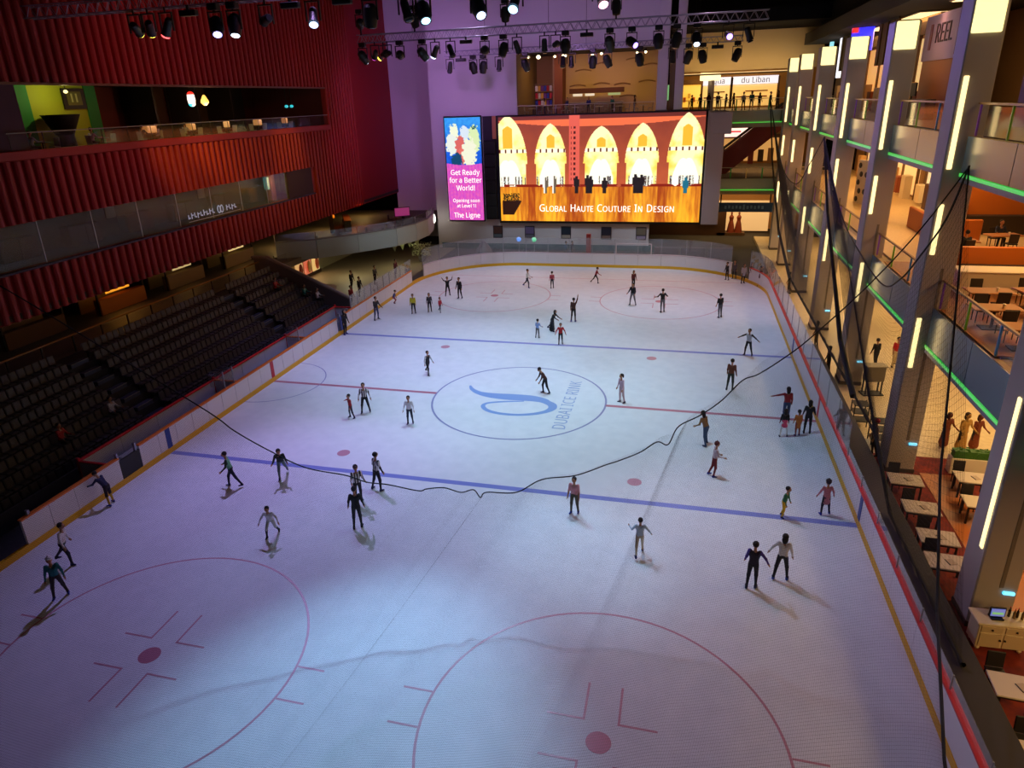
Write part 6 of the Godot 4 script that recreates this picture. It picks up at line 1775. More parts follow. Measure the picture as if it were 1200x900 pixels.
	for bi in bones.size():
		var b: Array = bones[bi]
		var a: Vector3 = b[0]
		var ba: Vector3 = b[1] - a
		var bb := maxf(ba.length_squared(), 1e-6)
		var ra: float = b[2]
		var rb: float = b[3]
		var m := maxf(ra, rb) + cell * 1.8
		var l := a.min(b[1]) - V(m, m, m) - lo
		var u := a.max(b[1]) + V(m, m, m) - lo
		var x0 := maxi(int(l.x / cell), 0)
		var y0 := maxi(int(l.y / cell), 0)
		var z0 := maxi(int(l.z / cell), 0)
		var x1 := mini(int(u.x / cell) + 1, nx - 1)
		var y1 := mini(int(u.y / cell) + 1, ny - 1)
		var z1 := mini(int(u.z / cell) + 1, nz - 1)
		for z in range(z0, z1 + 1):
			for y in range(y0, y1 + 1):
				var i := (z * ny + y) * nx + x0
				for x in range(x0, x1 + 1):
					var pa := lo + Vector3(x, y, z) * cell - a
					var t := clampf(pa.dot(ba) / bb, 0.0, 1.0)
					var d := (pa - ba * t).length() - ra - (rb - ra) * t
					var f := F[i]
					var e := kk - absf(f - d)
					F[i] = minf(f, d) - (e * e / (4.0 * kk) if e > 0.0 else 0.0)
					if d < D[i]:
						D[i] = d
						B[i] = bi
					i += 1
	var g := Geo.new()
	g.coloured = true
	var ids := PackedInt32Array()
	ids.resize(nx * ny * nz)
	ids.fill(-1)
	var corners := [0, 1, nx, nx + 1, nx * ny, nx * ny + 1, nx * ny + nx, nx * ny + nx + 1]
	var at := [V(0, 0, 0), V(1, 0, 0), V(0, 1, 0), V(1, 1, 0), V(0, 0, 1), V(1, 0, 1), V(0, 1, 1), V(1, 1, 1)]
	var edges := [[0, 1], [2, 3], [4, 5], [6, 7], [0, 2], [1, 3], [4, 6], [5, 7], [0, 4], [1, 5], [2, 6], [3, 7]]
	var stripe: bool = p.get("stripe", false)
	var near := cell * 2.2
	for z in nz - 1:
		for y in ny - 1:
			for x in nx - 1:
				var i := (z * ny + y) * nx + x
				if absf(F[i]) > near: continue
				var neg := 0
				for k in 8:
					if F[i + corners[k]] < 0.0: neg += 1
				if neg == 0 or neg == 8: continue
				var sum := Vector3.ZERO
				var cnt := 0
				for e in edges:
					var fa := F[i + corners[e[0]]]
					var fb := F[i + corners[e[1]]]
					if (fa < 0.0) != (fb < 0.0):
						sum += at[e[0]].lerp(at[e[1]], fa / (fa - fb))
						cnt += 1
				var best := 0
				for k in 8:
					if absf(F[i + corners[k]]) < absf(F[i + corners[best]]): best = k
				ids[i] = g.v.size()
				var pos := lo + (Vector3(x, y, z) + sum / cnt) * cell
				g.v.append(pos)
				g.n.append(Vector3.ZERO)
				var bid := B[i + corners[best]]
				var c: Color = bones[bid][4]
				if stripe and c == top:
					c = lin(rgb(230, 230, 230)) if int(floor((pos.x + 5.0) / 0.055)) % 2 == 0 else lin(rgb(24, 24, 26))
				g.c.append(c)
	for z in range(1, nz - 1):
		for y in range(1, ny - 1):
			for x in range(1, nx - 1):
				var i := (z * ny + y) * nx + x
				var f := F[i]
				if absf(f) > near: continue
				for ax in 3:
					var st: int = [1, nx, nx * ny][ax]
					var f2 := F[i + st]
					if (f < 0.0) == (f2 < 0.0): continue
					var s1: int = [nx, nx * ny, 1][ax]
					var s2: int = [nx * ny, 1, nx][ax]
					var a := ids[i]
					var b := ids[i - s1]
					var c := ids[i - s1 - s2]
					var d := ids[i - s2]
					if a < 0 or b < 0 or c < 0 or d < 0: continue
					var nn := (g.v[b] - g.v[a]).cross(g.v[c] - g.v[a])
					# inside lies towards the negative end
					var outward := 1.0 if f < 0.0 else -1.0
					var axis := Vector3.ZERO
					axis[ax] = outward
					if nn.dot(axis) < 0.0:
						var tmp := b
						b = d
						d = tmp
						nn = -nn
					for q in [a, b, c, d]: g.n[q] += nn
					g.ix.append(a); g.ix.append(c); g.ix.append(b)
					g.ix.append(a); g.ix.append(d); g.ix.append(c)
	for i in g.n.size(): g.n[i] = g.n[i].normalized()
	# fingers
	for hd in hands:
		var tip: Vector3 = (hd[0] + off) * scale
		var fa: Vector3 = hd[1]
		var fw := V(0, 0, 1) if absf(fa.z) < 0.8 else V(0, 1, 0)
		var across := fa.cross(fw).normalized()
		var spread := across.cross(fa).normalized()
		g.col = skin
		for k in 4:
			var o := spread * ((k - 1.5) * 0.0115 * h)
			var len: float = [0.034, 0.041, 0.038, 0.029][k] * h
			var m := tip + o + fa * len * 0.55
			g.tube(tip + o - fa * 0.01 * h, m, 0.0058 * h, 0.0052 * h, 5, false)
			g.tube(m, m + (fa * 0.8 - across * hd[2] * 0.4).normalized() * len * 0.5, 0.0052 * h, 0.0036 * h, 5, true)
		g.tube(tip - fa * 0.025 * h + spread * 0.016 * h, tip + fa * 0.012 * h + spread * 0.036 * h, 0.0062 * h, 0.0042 * h, 5, true)
	# head
	var hl := lean * 0.5 + deg_to_rad(p.get("nod", 0.0))
	var nk := (neck + off) * scale
	g.xf = Transform3D(Basis(rt, V(0, cos(hl), sin(hl)), V(0, -sin(hl), cos(hl))).orthonormalized().rotated(V(0, 1, 0), deg_to_rad(p.get("look", 0.0))), nk + up * 0.04 * h)
	var k := h * big
	g.xf.basis = g.xf.basis.scaled(V(k, k, k))
	g.col = skin
	g.ell(V(0, 0.07, 0.006), V(0.053, 0.072, 0.062), 12, 9)
	g.ell(V(0, 0.035, 0.03), V(0.03, 0.026, 0.034), 8, 6)          # chin
	g.ell(V(0, 0.066, 0.07), V(0.008, 0.014, 0.013), 6, 5)         # nose
	for s in [-1, 1]:
		g.ell(V(s * 0.053, 0.066, 0.004), V(0.007, 0.017, 0.011), 6, 5)
	g.col = lin(rgb(30, 22, 20))
	for s in [-1, 1]: g.ell(V(s * 0.021, 0.078, 0.063), V(0.009, 0.006, 0.005), 6, 4)
	g.col = lin(rgb(130, 62, 56))
	g.ell(V(0, 0.041, 0.062), V(0.016, 0.005, 0.006), 6, 4)
	g.col = hair
	var look: String = p.get("cut", "short")
	g.ell(V(0, 0.09, -0.01), V(0.06, 0.062, 0.066), 12, 8)
	if look == "long":
		g.ell(V(0, 0.03, -0.036), V(0.058, 0.1, 0.036), 10, 7)
	elif look == "tail":
		g.ell(V(0, 0.05, -0.075), V(0.022, 0.07, 0.022), 8, 6)
	elif look == "scarf":
		g.ell(V(0, 0.06, -0.008), V(0.064, 0.09, 0.066), 12, 8)
		g.ell(V(0, -0.02, 0.0), V(0.07, 0.05, 0.055), 10, 6)
	elif look == "cap":
		g.ell(V(0, 0.115, 0.06), V(0.045, 0.008, 0.04), 10, 4)
	elif look == "hat":
		g.ell(V(0, 0.115, -0.002), V(0.066, 0.045, 0.068), 12, 7)
		g.ell(V(0, 0.165, -0.002), V(0.018, 0.018, 0.018), 8, 6)
	return g.mesh()

func person(p: Dictionary, at: Vector3, turn: float, label: String, group := "") -> Node3D:
	var m := mat("cloth_and_skin", Color.WHITE, 0.75)
	m.vertex_color_use_as_albedo = true
	var o := inst(numbered("person"), person_mesh(p), m, self)
	o.position = at
	o.rotation.y = deg_to_rad(turn)
	tag(o, label, p.get("category", "person"), group)
	return o

func skaters() -> void:
	var black := rgb(20, 20, 24)
	var navy := rgb(30, 34, 56)
	var jean := rgb(70, 86, 116)
	var grey := rgb(110, 112, 120)
	var white := rgb(228, 228, 230)
	var red := rgb(180, 30, 40)
	var bl := rgb(30, 54, 150)
	var stand := [4, 8, 4, -4, 8, 4]
	var wide := [6, 12, 10, -4, 10, 10]
	var stride := [28, 26, 6, -26, 20, 8]
	var fly := [5, 58, 8, 5, 58, 8]
	var hang := [4, 12, 14, -4, 12, 14]
	var bend := [20, 14, 40, 14, 16, 40]
	var L := [
		# label, x, z, h, turn, pose and colours
		["skater in a white top and dark trousers near the far boards", -4.5, -22.87, 1.62, 80, {"top": white, "bottom": navy, "legs": stride, "arms": bend, "shoe": bl}],
		["skater in a pink-red top just inside the far face-off circle", -2.34, -22.85, 1.41, 200, {"top": rgb(176, 60, 80), "bottom": navy, "legs": stand}],
		["striding skater in a red top nearest the far boards", 1.08, -25.0, 1.4, 110, {"top": rgb(150, 40, 44), "bottom": black, "legs": stride, "arms": bend, "lean": 16}],
		["skater in dark red half hidden behind one in a black top", 4.38, -23.7, 1.5, 30, {"top": rgb(90, 30, 30), "bottom": black, "legs": stand, "cut": "long"}],
		["skater in a black top and grey jeans in front of one in dark red", 4.68, -18.64, 1.74, -20, {"top": black, "bottom": grey, "legs": wide, "arms": bend}],
		["skater in a black T-shirt with elbows out, right of centre at the far end", 6.96, -17.16, 1.74, -160, {"top": black, "bottom": rgb(96, 100, 110), "legs": stand, "arms": [10, 40, 60, 10, 40, 60], "short": true}],
		["skater in black shirt and grey trousers alone near the far right corner", 10.99, -16.45, 1.7, -150, {"top": black, "bottom": rgb(84, 88, 96), "legs": stand, "short": true}],
		["skater in a pale striped shirt with both arms spread wide", 12.33, -8.74, 1.7, -30, {"top": rgb(196, 198, 206), "bottom": black, "legs": wide, "arms": fly, "sleeve": rgb(60, 50, 48)}],
		["skater in a brown jacket raising one arm, in line with the video wall", 0.84, -13.95, 1.72, 170, {"top": rgb(80, 48, 36), "bottom": black, "legs": stand, "arms": [150, 10, 20, 0, 8, 10], "shoe": bl}],
		["child in a pale blue top on the far blue line", -1.0, -10.06, 1.27, 160, {"top": rgb(140, 170, 220), "bottom": rgb(96, 100, 104), "legs": stand, "arms": bend}],
		["skater in a long black robe leaning forward beyond the far blue line", -0.29, -11.63, 1.6, 70, {"top": black, "style": "dress", "long": true, "legs": stride, "arms": [50, 14, 20, 40, 14, 20], "lean": 24, "cut": "scarf", "hair": black}],
		["child in a red top and dark trousers just on the far blue line", 0.76, -8.95, 1.45, 10, {"top": red, "bottom": black, "legs": stand, "arms": [6, 30, 20, 6, 30, 20]}],
		["skater in a bright yellow top near the far left boards", -11.49, -14.1, 1.55, 10, {"top": rgb(206, 196, 40), "bottom": black, "legs": stand}],
		["skater in dark clothes between the yellow and the red tops", -10.39, -14.7, 1.5, 20, {"top": rgb(60, 54, 60), "bottom": black, "legs": stand, "cut": "long"}],
		["small child in a red top stepping beside a darkly dressed skater", -9.59, -14.81, 1.18, 60, {"top": rgb(196, 44, 66), "bottom": rgb(70, 66, 90), "legs": stride}],
		["skater in black with both hands raised to the head", -10.49, -19.35, 1.62, 30, {"top": black, "bottom": black, "legs": wide, "arms": [120, 40, 100, 120, 40, 100]}],
		["tall skater in black beside one with hands on the head", -9.25, -18.73, 1.74, -20, {"top": rgb(34, 26, 30), "bottom": black, "legs": stand, "arms": hang}],
		["skater in a dark top and blue jeans by the left boards", -13.71, -12.24, 1.78, 60, {"top": rgb(44, 40, 46), "bottom": rgb(46, 60, 104), "legs": wide, "arms": bend}],
		["child in blue crouching beside the left boards", -14.2, -16.6, 1.25, 100, {"top": rgb(60, 84, 150), "bottom": rgb(160, 80, 110), "legs": [50, 80, 6, 40, 80, 6], "lean": 24}],
		["person in a long black coat leaning at the open left gate", -14.5, -8.67, 1.78, 70, {"top": black, "bottom": black, "coat": true, "legs": stand, "shoe": bl, "cut": "scarf", "hair": black}],
		["person in dark clothes standing in the far left gateway", -15.2, -22.4, 1.8, 40, {"top": rgb(50, 40, 46), "bottom": rgb(40, 36, 40), "legs": stand}],
		["skater in black with pale sleeves casting a long shadow left of the centre circle", -6.08, -2.53, 1.5, 60, {"top": rgb(44, 44, 50), "sleeve": rgb(190, 194, 200), "bottom": black, "legs": stride, "arms": [2, 24, 20, 2, 24, 20]}],
		["striped referee on the red centre line", -7.49, 3.13, 1.68, 20, {"top": white, "stripe": true, "bottom": black, "legs": wide, "arms": [2, 16, 18, 2, 22, 18]}],
		["child in a red top stretching one arm out beside the striped referee", -7.97, 3.84, 1.3, -40, {"top": rgb(170, 36, 44), "bottom": navy, "legs": wide, "arms": [10, 60, 10, 4, 12, 14]}],
		["skater in a white shirt and navy trousers just below the centre circle", -4.68, 3.94, 1.52, 10, {"top": white, "bottom": navy, "legs": stand, "arms": [4, 18, 30, 4, 18, 30]}],
		["skater in a brown jacket stooping over the painted letter", 1.27, -1.01, 1.62, -60, {"top": rgb(74, 36, 26), "bottom": black, "legs": [16, 22, 5, -8, 12, 5], "lean": 28, "nod": 18, "arms": [14, 8, 20, 14, 8, 20]}],
		["skater in a pale pink top and leggings right of the centre circle", 5.43, -0.5, 1.6, -50, {"top": rgb(216, 180, 196), "bottom": rgb(206, 176, 186), "legs": stand, "shoe": rgb(30, 40, 70), "cut": "tail"}],
		["skater in a brown jacket and dark green trousers above the rope line", 11.0, -3.19, 1.74, 160, {"top": rgb(108, 58, 38), "bottom": rgb(48, 54, 44), "legs": stand, "shoe": rgb(30, 36, 60)}],
		["long-haired woman in a red top stretching an arm sideways by the boards", 13.4, 0.2, 1.72, 190, {"top": rgb(150, 36, 48), "bottom": rgb(52, 70, 110), "legs": stand, "cut": "long", "arms": [4, 10, 12, 6, 78, 6]}],
		["girl in a pink skirt and white tights in front of the woman in red", 13.1, 1.95, 1.34, 180, {"top": black, "bottom": rgb(220, 80, 120), "style": "skirt", "legc": white, "legs": wide, "cut": "long"}],
		["small child in an orange and yellow dress beside the boards", 13.72, 1.75, 1.25, 190, {"top": rgb(200, 120, 50), "style": "dress", "legc": rgb(150, 60, 50), "legs": stand, "shoe": bl, "cut": "tail"}],
		["person in black leaning a hand on the right-hand boards", 14.2, 1.4, 1.62, 170, {"top": rgb(26, 28, 30), "bottom": black, "legs": stand, "shoe": navy, "arms": [8, 14, 40, 8, 14, 20], "cut": "long"}],
		["skater in an ochre top and blue jeans stooping under the rope line", 9.57, 3.45, 1.66, -130, {"top": rgb(136, 100, 62), "bottom": rgb(52, 78, 116), "legs": [14, 20, 9, -8, 10, 9], "lean": 18, "side": 6, "cut": "long", "arms": [6, 14, 30, 6, 14, 50]}],
		["skater in a white and red top with dark red trousers and blue boots", 9.85, 6.26, 1.58, 100, {"top": rgb(200, 180, 186), "bottom": rgb(120, 24, 34), "legs": [6, 16, 3, -6, 16, 3], "shoe": bl, "arms": [16, 8, 60, 10, 8, 50], "hair": rgb(90, 30, 30), "cut": "hat"}],
		["child in a pink top and olive trousers standing on the near blue line", 4.56, 10.18, 1.6, -10, {"top": rgb(224, 150, 156), "bottom": rgb(74, 70, 52), "legs": stand, "shoe": bl, "short": true}],
		["child in a pale blue shirt and beige trousers right of the white light pool", 7.16, 12.19, 1.46, 190, {"top": rgb(186, 206, 222), "bottom": rgb(190, 176, 150), "legs": stride, "shoe": rgb(26, 40, 110), "arms": [-10, 40, 40, 20, 30, 70]}],
		["child in a green top and yellow trousers on the near blue line by the boards", 12.27, 8.84, 1.3, 60, {"top": rgb(40, 110, 70), "bottom": rgb(216, 176, 20), "legs": [10, 18, 4, 0, 18, 4], "shoe": rgb(26, 40, 120), "lean": 10}],
		["girl in a pink coat nearest the right-hand boards", 13.82, 8.29, 1.4, -170, {"top": rgb(206, 128, 140), "style": "dress", "legc": navy, "legs": wide, "shoe": bl, "arms": [4, 26, 16, 4, 26, 16], "cut": "hat", "hair": rgb(30, 26, 34)}],
		["skater in a purple jacket and black waistcoat holding hands with another", 10.8, 13.21, 1.69, 170, {"top": rgb(34, 30, 50), "sleeve": rgb(70, 54, 150), "bottom": black, "legs": stand, "arms": [6, 38, 10, 4, 14, 30]}],
		["long-haired skater in a white cardigan holding hands with another", 11.76, 12.57, 1.68, 170, {"top": rgb(226, 224, 220), "bottom": black, "legs": wide, "shoe": rgb(30, 60, 150), "cut": "long", "arms": [4, 16, 14, 6, 36, 10]}],
		["skater in a green and white vest gliding with one leg back", -9.99, 11.03, 1.66, -60, {"top": rgb(110, 180, 140), "sleeve": rgb(40, 60, 50), "bottom": navy, "legs": [22, 16, 4, -24, 6, 8], "lean": 14, "side": -8, "arms": [10, 30, 40, 10, 16, 40]}],
		["skater in a black top and grey-green jeans bending forward on the blue line", -8.25, 9.97, 1.66, 30, {"top": rgb(26, 30, 28), "bottom": rgb(96, 116, 116), "legs": [30, 34, 4, -30, 16, 8], "lean": 30, "arms": [30, 20, 60, 24, 20, 60]}],
		["striped referee in a dark cap behind the one in black", -4.11, 11.07, 1.68, 40, {"top": white, "stripe": true, "bottom": black, "legs": stand, "cut": "cap", "arms": [10, 14, 70, 10, 14, 70]}],
		["striped referee looking back, beside the blue line", -3.73, 10.06, 1.72, 150, {"top": white, "stripe": true, "bottom": black, "legs": wide, "arms": [4, 16, 16, 4, 16, 16]}],
		["person in a black jacket and black trousers seen from behind, below the referees", -3.36, 12.73, 1.73, 200, {"top": rgb(22, 24, 32), "bottom": rgb(18, 18, 22), "legs": stand, "arms": [2, 16, 14, 2, 16, 14], "shoe": black}],
		["child in white crouching as they skate at the left", -6.32, 13.9, 1.45, 20, {"top": white, "bottom": rgb(196, 206, 196), "style": "shorts", "legc": rgb(40, 44, 50), "legs": [34, 44, 10, -10, 30, 10], "lean": 18, "arms": [10, 34, 20, 10, 34, 20], "shoe": black}],
		["person in a dark blue top and shorts leaning over the left boards", -14.25, 13.3, 1.6, -85, {"top": rgb(36, 40, 84), "bottom": rgb(26, 24, 40), "style": "shorts", "legc": rgb(196, 160, 30), "legs": [4, 6, 8, -4, 6, 8], "shoe": bl, "lean": 34, "nod": 20, "arms": [40, 14, 30, 40, 14, 30]}],
		["skater in a white shirt and navy trousers pushing off at the far left", -12.78, 16.92, 1.7, 110, {"top": rgb(216, 214, 220), "bottom": rgb(28, 30, 48), "legs": [26, 20, 6, -28, 12, 8], "lean": 12, "arms": [2, 14, 20, -10, 20, 20]}],
		["skater in a teal top and white hat at the left edge of the circle", -11.48, 18.49, 1.62, 40, {"top": rgb(24, 104, 112), "bottom": rgb(40, 36, 40), "legs": wide, "shoe": bl, "cut": "hat", "hair": rgb(210, 210, 214), "arms": [2, 14, 20, 2, 18, 24]}],
	]
	for s in L:
		var p: Dictionary = s[5]
		p["h"] = s[3]
		p["cell"] = 0.026 if s[2] > -6.0 else 0.032
		person(p, V(s[1], 0.005, s[2]), s[4], s[0], "skaters on the ice")

func visitors() -> void:
	var black := rgb(24, 22, 26)
	var stand := [4, 8, 4, -4, 8, 4]
	var sit := [84, 86, 6, 84, 86, 6]
	# by the open gate at the far right
	var gate := [["in a black coat", black], ["in a grey jacket", rgb(90, 84, 88)], ["in a pale coat", rgb(180, 170, 172)], ["in a brown coat", rgb(96, 66, 50)], ["in dark red", rgb(90, 34, 34)]]
	for k in 5:
		person({"h": 1.55 + 0.05 * k, "top": gate[k][1], "bottom": black, "legs": stand, "cell": 0.04, "coat": true, "cut": "long" if k % 2 else "short"}, V(12.0 + 0.62 * k, 0.02, -27.3 - 1.0 * (k % 2) + 0.5 * k), 40.0 * k - 60, "person %s waiting by the open far right gate" % gate[k][0], "people by the far gate")
	# behind the right-hand glass
	var behind := [[16.35, 3.7, "in a red cap watching through the right-hand glass", rgb(150, 120, 110), "hat", rgb(200, 40, 50)], [16.1, -5.5, "in black behind the right-hand glass by the third column", black, "scarf", black], [16.2, -10.0, "in black behind the right-hand glass by the fourth column", black, "scarf", black], [16.2, -22.5, "in dark clothes past the far end of the right-hand glass", rgb(50, 40, 40), "short", black]]
	for b in behind:
		person({"h": 1.66, "top": b[3], "bottom": rgb(40, 36, 40), "legs": stand, "cell": 0.035, "cut": b[4], "hair": b[5], "shoe": black}, V(b[0] + 0.1, 0.3, b[1]), -90, "person " + b[2], "people behind the right-hand glass")
	# on the mall floor
	person({"h": 1.66, "top": black, "bottom": black, "legs": [12, 16, 4, -14, 14, 4], "cell": 0.03, "shoe": black}, V(18.95, 0.3, -7.2), 200, "person in black walking on the cream mall floor", "people on the mall floor")
	person({"h": 1.74, "top": rgb(190, 28, 34), "bottom": rgb(206, 190, 160), "short": true, "legs": [10, 14, 4, -14, 14, 4], "cell": 0.03, "shoe": rgb(60, 50, 44)}, V(20.0, 0.3, -7.4), 10, "person in a red T-shirt and pale trousers on the cream mall floor", "people on the mall floor")
	person({"h": 1.6, "top": rgb(70, 24, 22), "bottom": black, "legs": stand, "cell": 0.035}, V(22.2, 0.3, 1.2), 40, "person in maroon at the edge of the restaurant", "people on the mall floor")
	# gold gowns on display
	for m in [[20.1, 2.6, rgb(196, 150, 76), "gold gown in the middle of the group", 1.78], [19.55, 2.3, rgb(128, 62, 36), "rust gown on the rink side of the group", 1.6], [20.7, 2.3, rgb(134, 66, 40), "rust gown on the shop side of the group", 1.6]]:
		var o := person({"h": m[4], "top": m[2], "skin": m[2].darkened(0.15), "hair": rgb(60, 36, 24), "style": "dress", "long": true, "legs": stand, "shoe": m[2], "cell": 0.03, "category": "mannequin", "arms": [10, 16, 50, 10, 16, 50], "cut": "long"}, V(m[0], 0.3, m[1]), 20, "display mannequin in a long " + m[3], "mannequins on display")
		o.name = numbered("mannequin")
	# first-gallery café guests
	var g := [[20.1, 7.75, 180, "in black at the second table of the middle row", black], [22.6, 3.62, 0, "in dark red right of the cream counter", rgb(110, 30, 26)], [24.5, -3.95, 0, "in black behind the orange bench", black], [24.7, -2.45, 180, "in charcoal with back to the rink behind the orange bench", rgb(30, 26, 30)], [26.5, -7.25, 0, "in brown deep in the café", rgb(80, 50, 36)], [23.5, -6.95, 0, "in navy beside the menu board", rgb(30, 34, 60)], [21.0, -5.35, 0, "in a red top left of the orange bench", rgb(150, 36, 30)], [21.0, -3.85, 180, "in black left of the orange bench", black]]
	for s in g:
		person({"h": 1.68, "top": s[4], "bottom": black, "legs": sit, "arms": [30, 14, 60, 30, 14, 60], "cell": 0.035, "shoe": black}, V(s[0], L1 + 0.07, s[1]), s[2], "seated guest " + s[3], "guests in the gallery café")
	# the crowd at the upper far railing
	var tones := [["black", black], ["navy", rgb(34, 40, 90)], ["brown", rgb(90, 60, 40)], ["grey", rgb(90, 90, 96)], ["dark blue", rgb(40, 44, 110)], ["maroon", rgb(90, 26, 30)], ["white", rgb(200, 190, 186)], ["teal", rgb(30, 90, 90)]]
	for k in 11:
		var t: Array = tones[k % 8]
		person({"h": 1.56 + 0.06 * (k % 4), "top": t[1], "bottom": black, "legs": stand, "cell": 0.045, "cut": ["short", "long", "scarf"][k % 3]}, V(8.3 + k * 0.82, L2 + 0.0, -43.2 - 0.9 * (k % 3)), 30 * (k % 5) - 60, "person in %s at the upper far railing, %s from the video wall" % [t[0], ["first", "second", "third", "fourth", "fifth", "sixth", "seventh", "eighth", "ninth", "tenth", "eleventh"][k]], "people at the upper far railing")
	for k in 5:
		person({"h": 1.66, "top": tones[(k * 3 + 6) % 8][1], "bottom": black, "legs": stand, "cell": 0.045, "cut": ["long", "short"][k % 2]}, V(-6.5 + k * 2.3, 13.4, BACK_Z - 3.2 - 0.6 * (k % 2)), 40 * k - 80, "person in %s standing in the café above the video wall, %s from the left" % [tones[(k * 3 + 6) % 8][0], ["first", "second", "third", "fourth", "fifth"][k]], "people in the café above the video wall")
	# guests on the red terrace
	for k in 5:
		var z: float = [0.6 + 0.72, 0.6 - 4.2 + 0.72, 0.6 - 8.4 - 0.72, 0.6 - 8.4 + 0.72, 0.6 - 12.6 + 0.72][k]
		person({"h": 1.7, "top": [rgb(150, 156, 190), rgb(140, 146, 170), rgb(120, 116, 170), rgb(60, 60, 80), rgb(160, 164, 200)][k], "bottom": rgb(40, 36, 40), "legs": sit, "arms": [40, 14, 50, 40, 14, 50], "cell": 0.04}, V(WALL_X - 1.6, 13.0, z), 180 if k != 2 else 0, "seated terrace guest in a %s top at the %s" % [["pale blue", "pale grey", "lilac", "dark blue", "white-blue"][k], ["table by the lime booth", "table by the green partition", "rust-red booth, far side", "rust-red booth, near side", "table under the long lantern"][k]], "guests on the red terrace")
	# below the mezzanine and in the stands
	var w := [[-19.5, -20.0, "in black walking under the mezzanine", black], [-18.2, -22.0, "in grey near the far left glass", rgb(90, 90, 84)], [-17.3, -24.6, "in maroon beside the far left glass", rgb(96, 34, 44)], [-17.8, -18.0, "in black by the foot of the sloping wall", black], [-17.2, -15.2, "in a red top behind the far left boards", rgb(150, 34, 40)], [-3.1, -34.6, "in blue behind the far boards", rgb(40, 110, 150)], [-2.5, -34.8, "in navy behind the far boards", rgb(30, 36, 70)]]
	for s in w:
		person({"h": 1.68, "top": s[3], "bottom": black, "legs": [10, 14, 4, -10, 12, 4], "cell": 0.038}, V(s[0], 0.07 if s[1] > -30 else 0.0, s[1]), 70, "person " + s[2], "people around the far end")
	var seat := [[2, 11.0, "in a red top and pale cap in the third row of the grandstand", rgb(170, 30, 40)], [2, 8.0, "in grey-white in the third row by the aisle", rgb(170, 170, 176)], [5, -10.5, "in a red top high in the grandstand's far end", rgb(170, 40, 40)], [3, -12.0, "in teal low in the grandstand's far end", rgb(30, 110, 100)], [2, -12.6, "in white at the grandstand's far end", rgb(190, 184, 190)]]
	for s in seat:
		person({"h": 1.66, "top": s[3], "bottom": black, "legs": sit, "arms": [30, 12, 50, 30, 12, 50], "cell": 0.038}, V(-17.28 - 0.7 * s[0], 0.03 + 0.42 * s[0], s[1]), 90, "spectator " + s[2], "spectators in the grandstand")

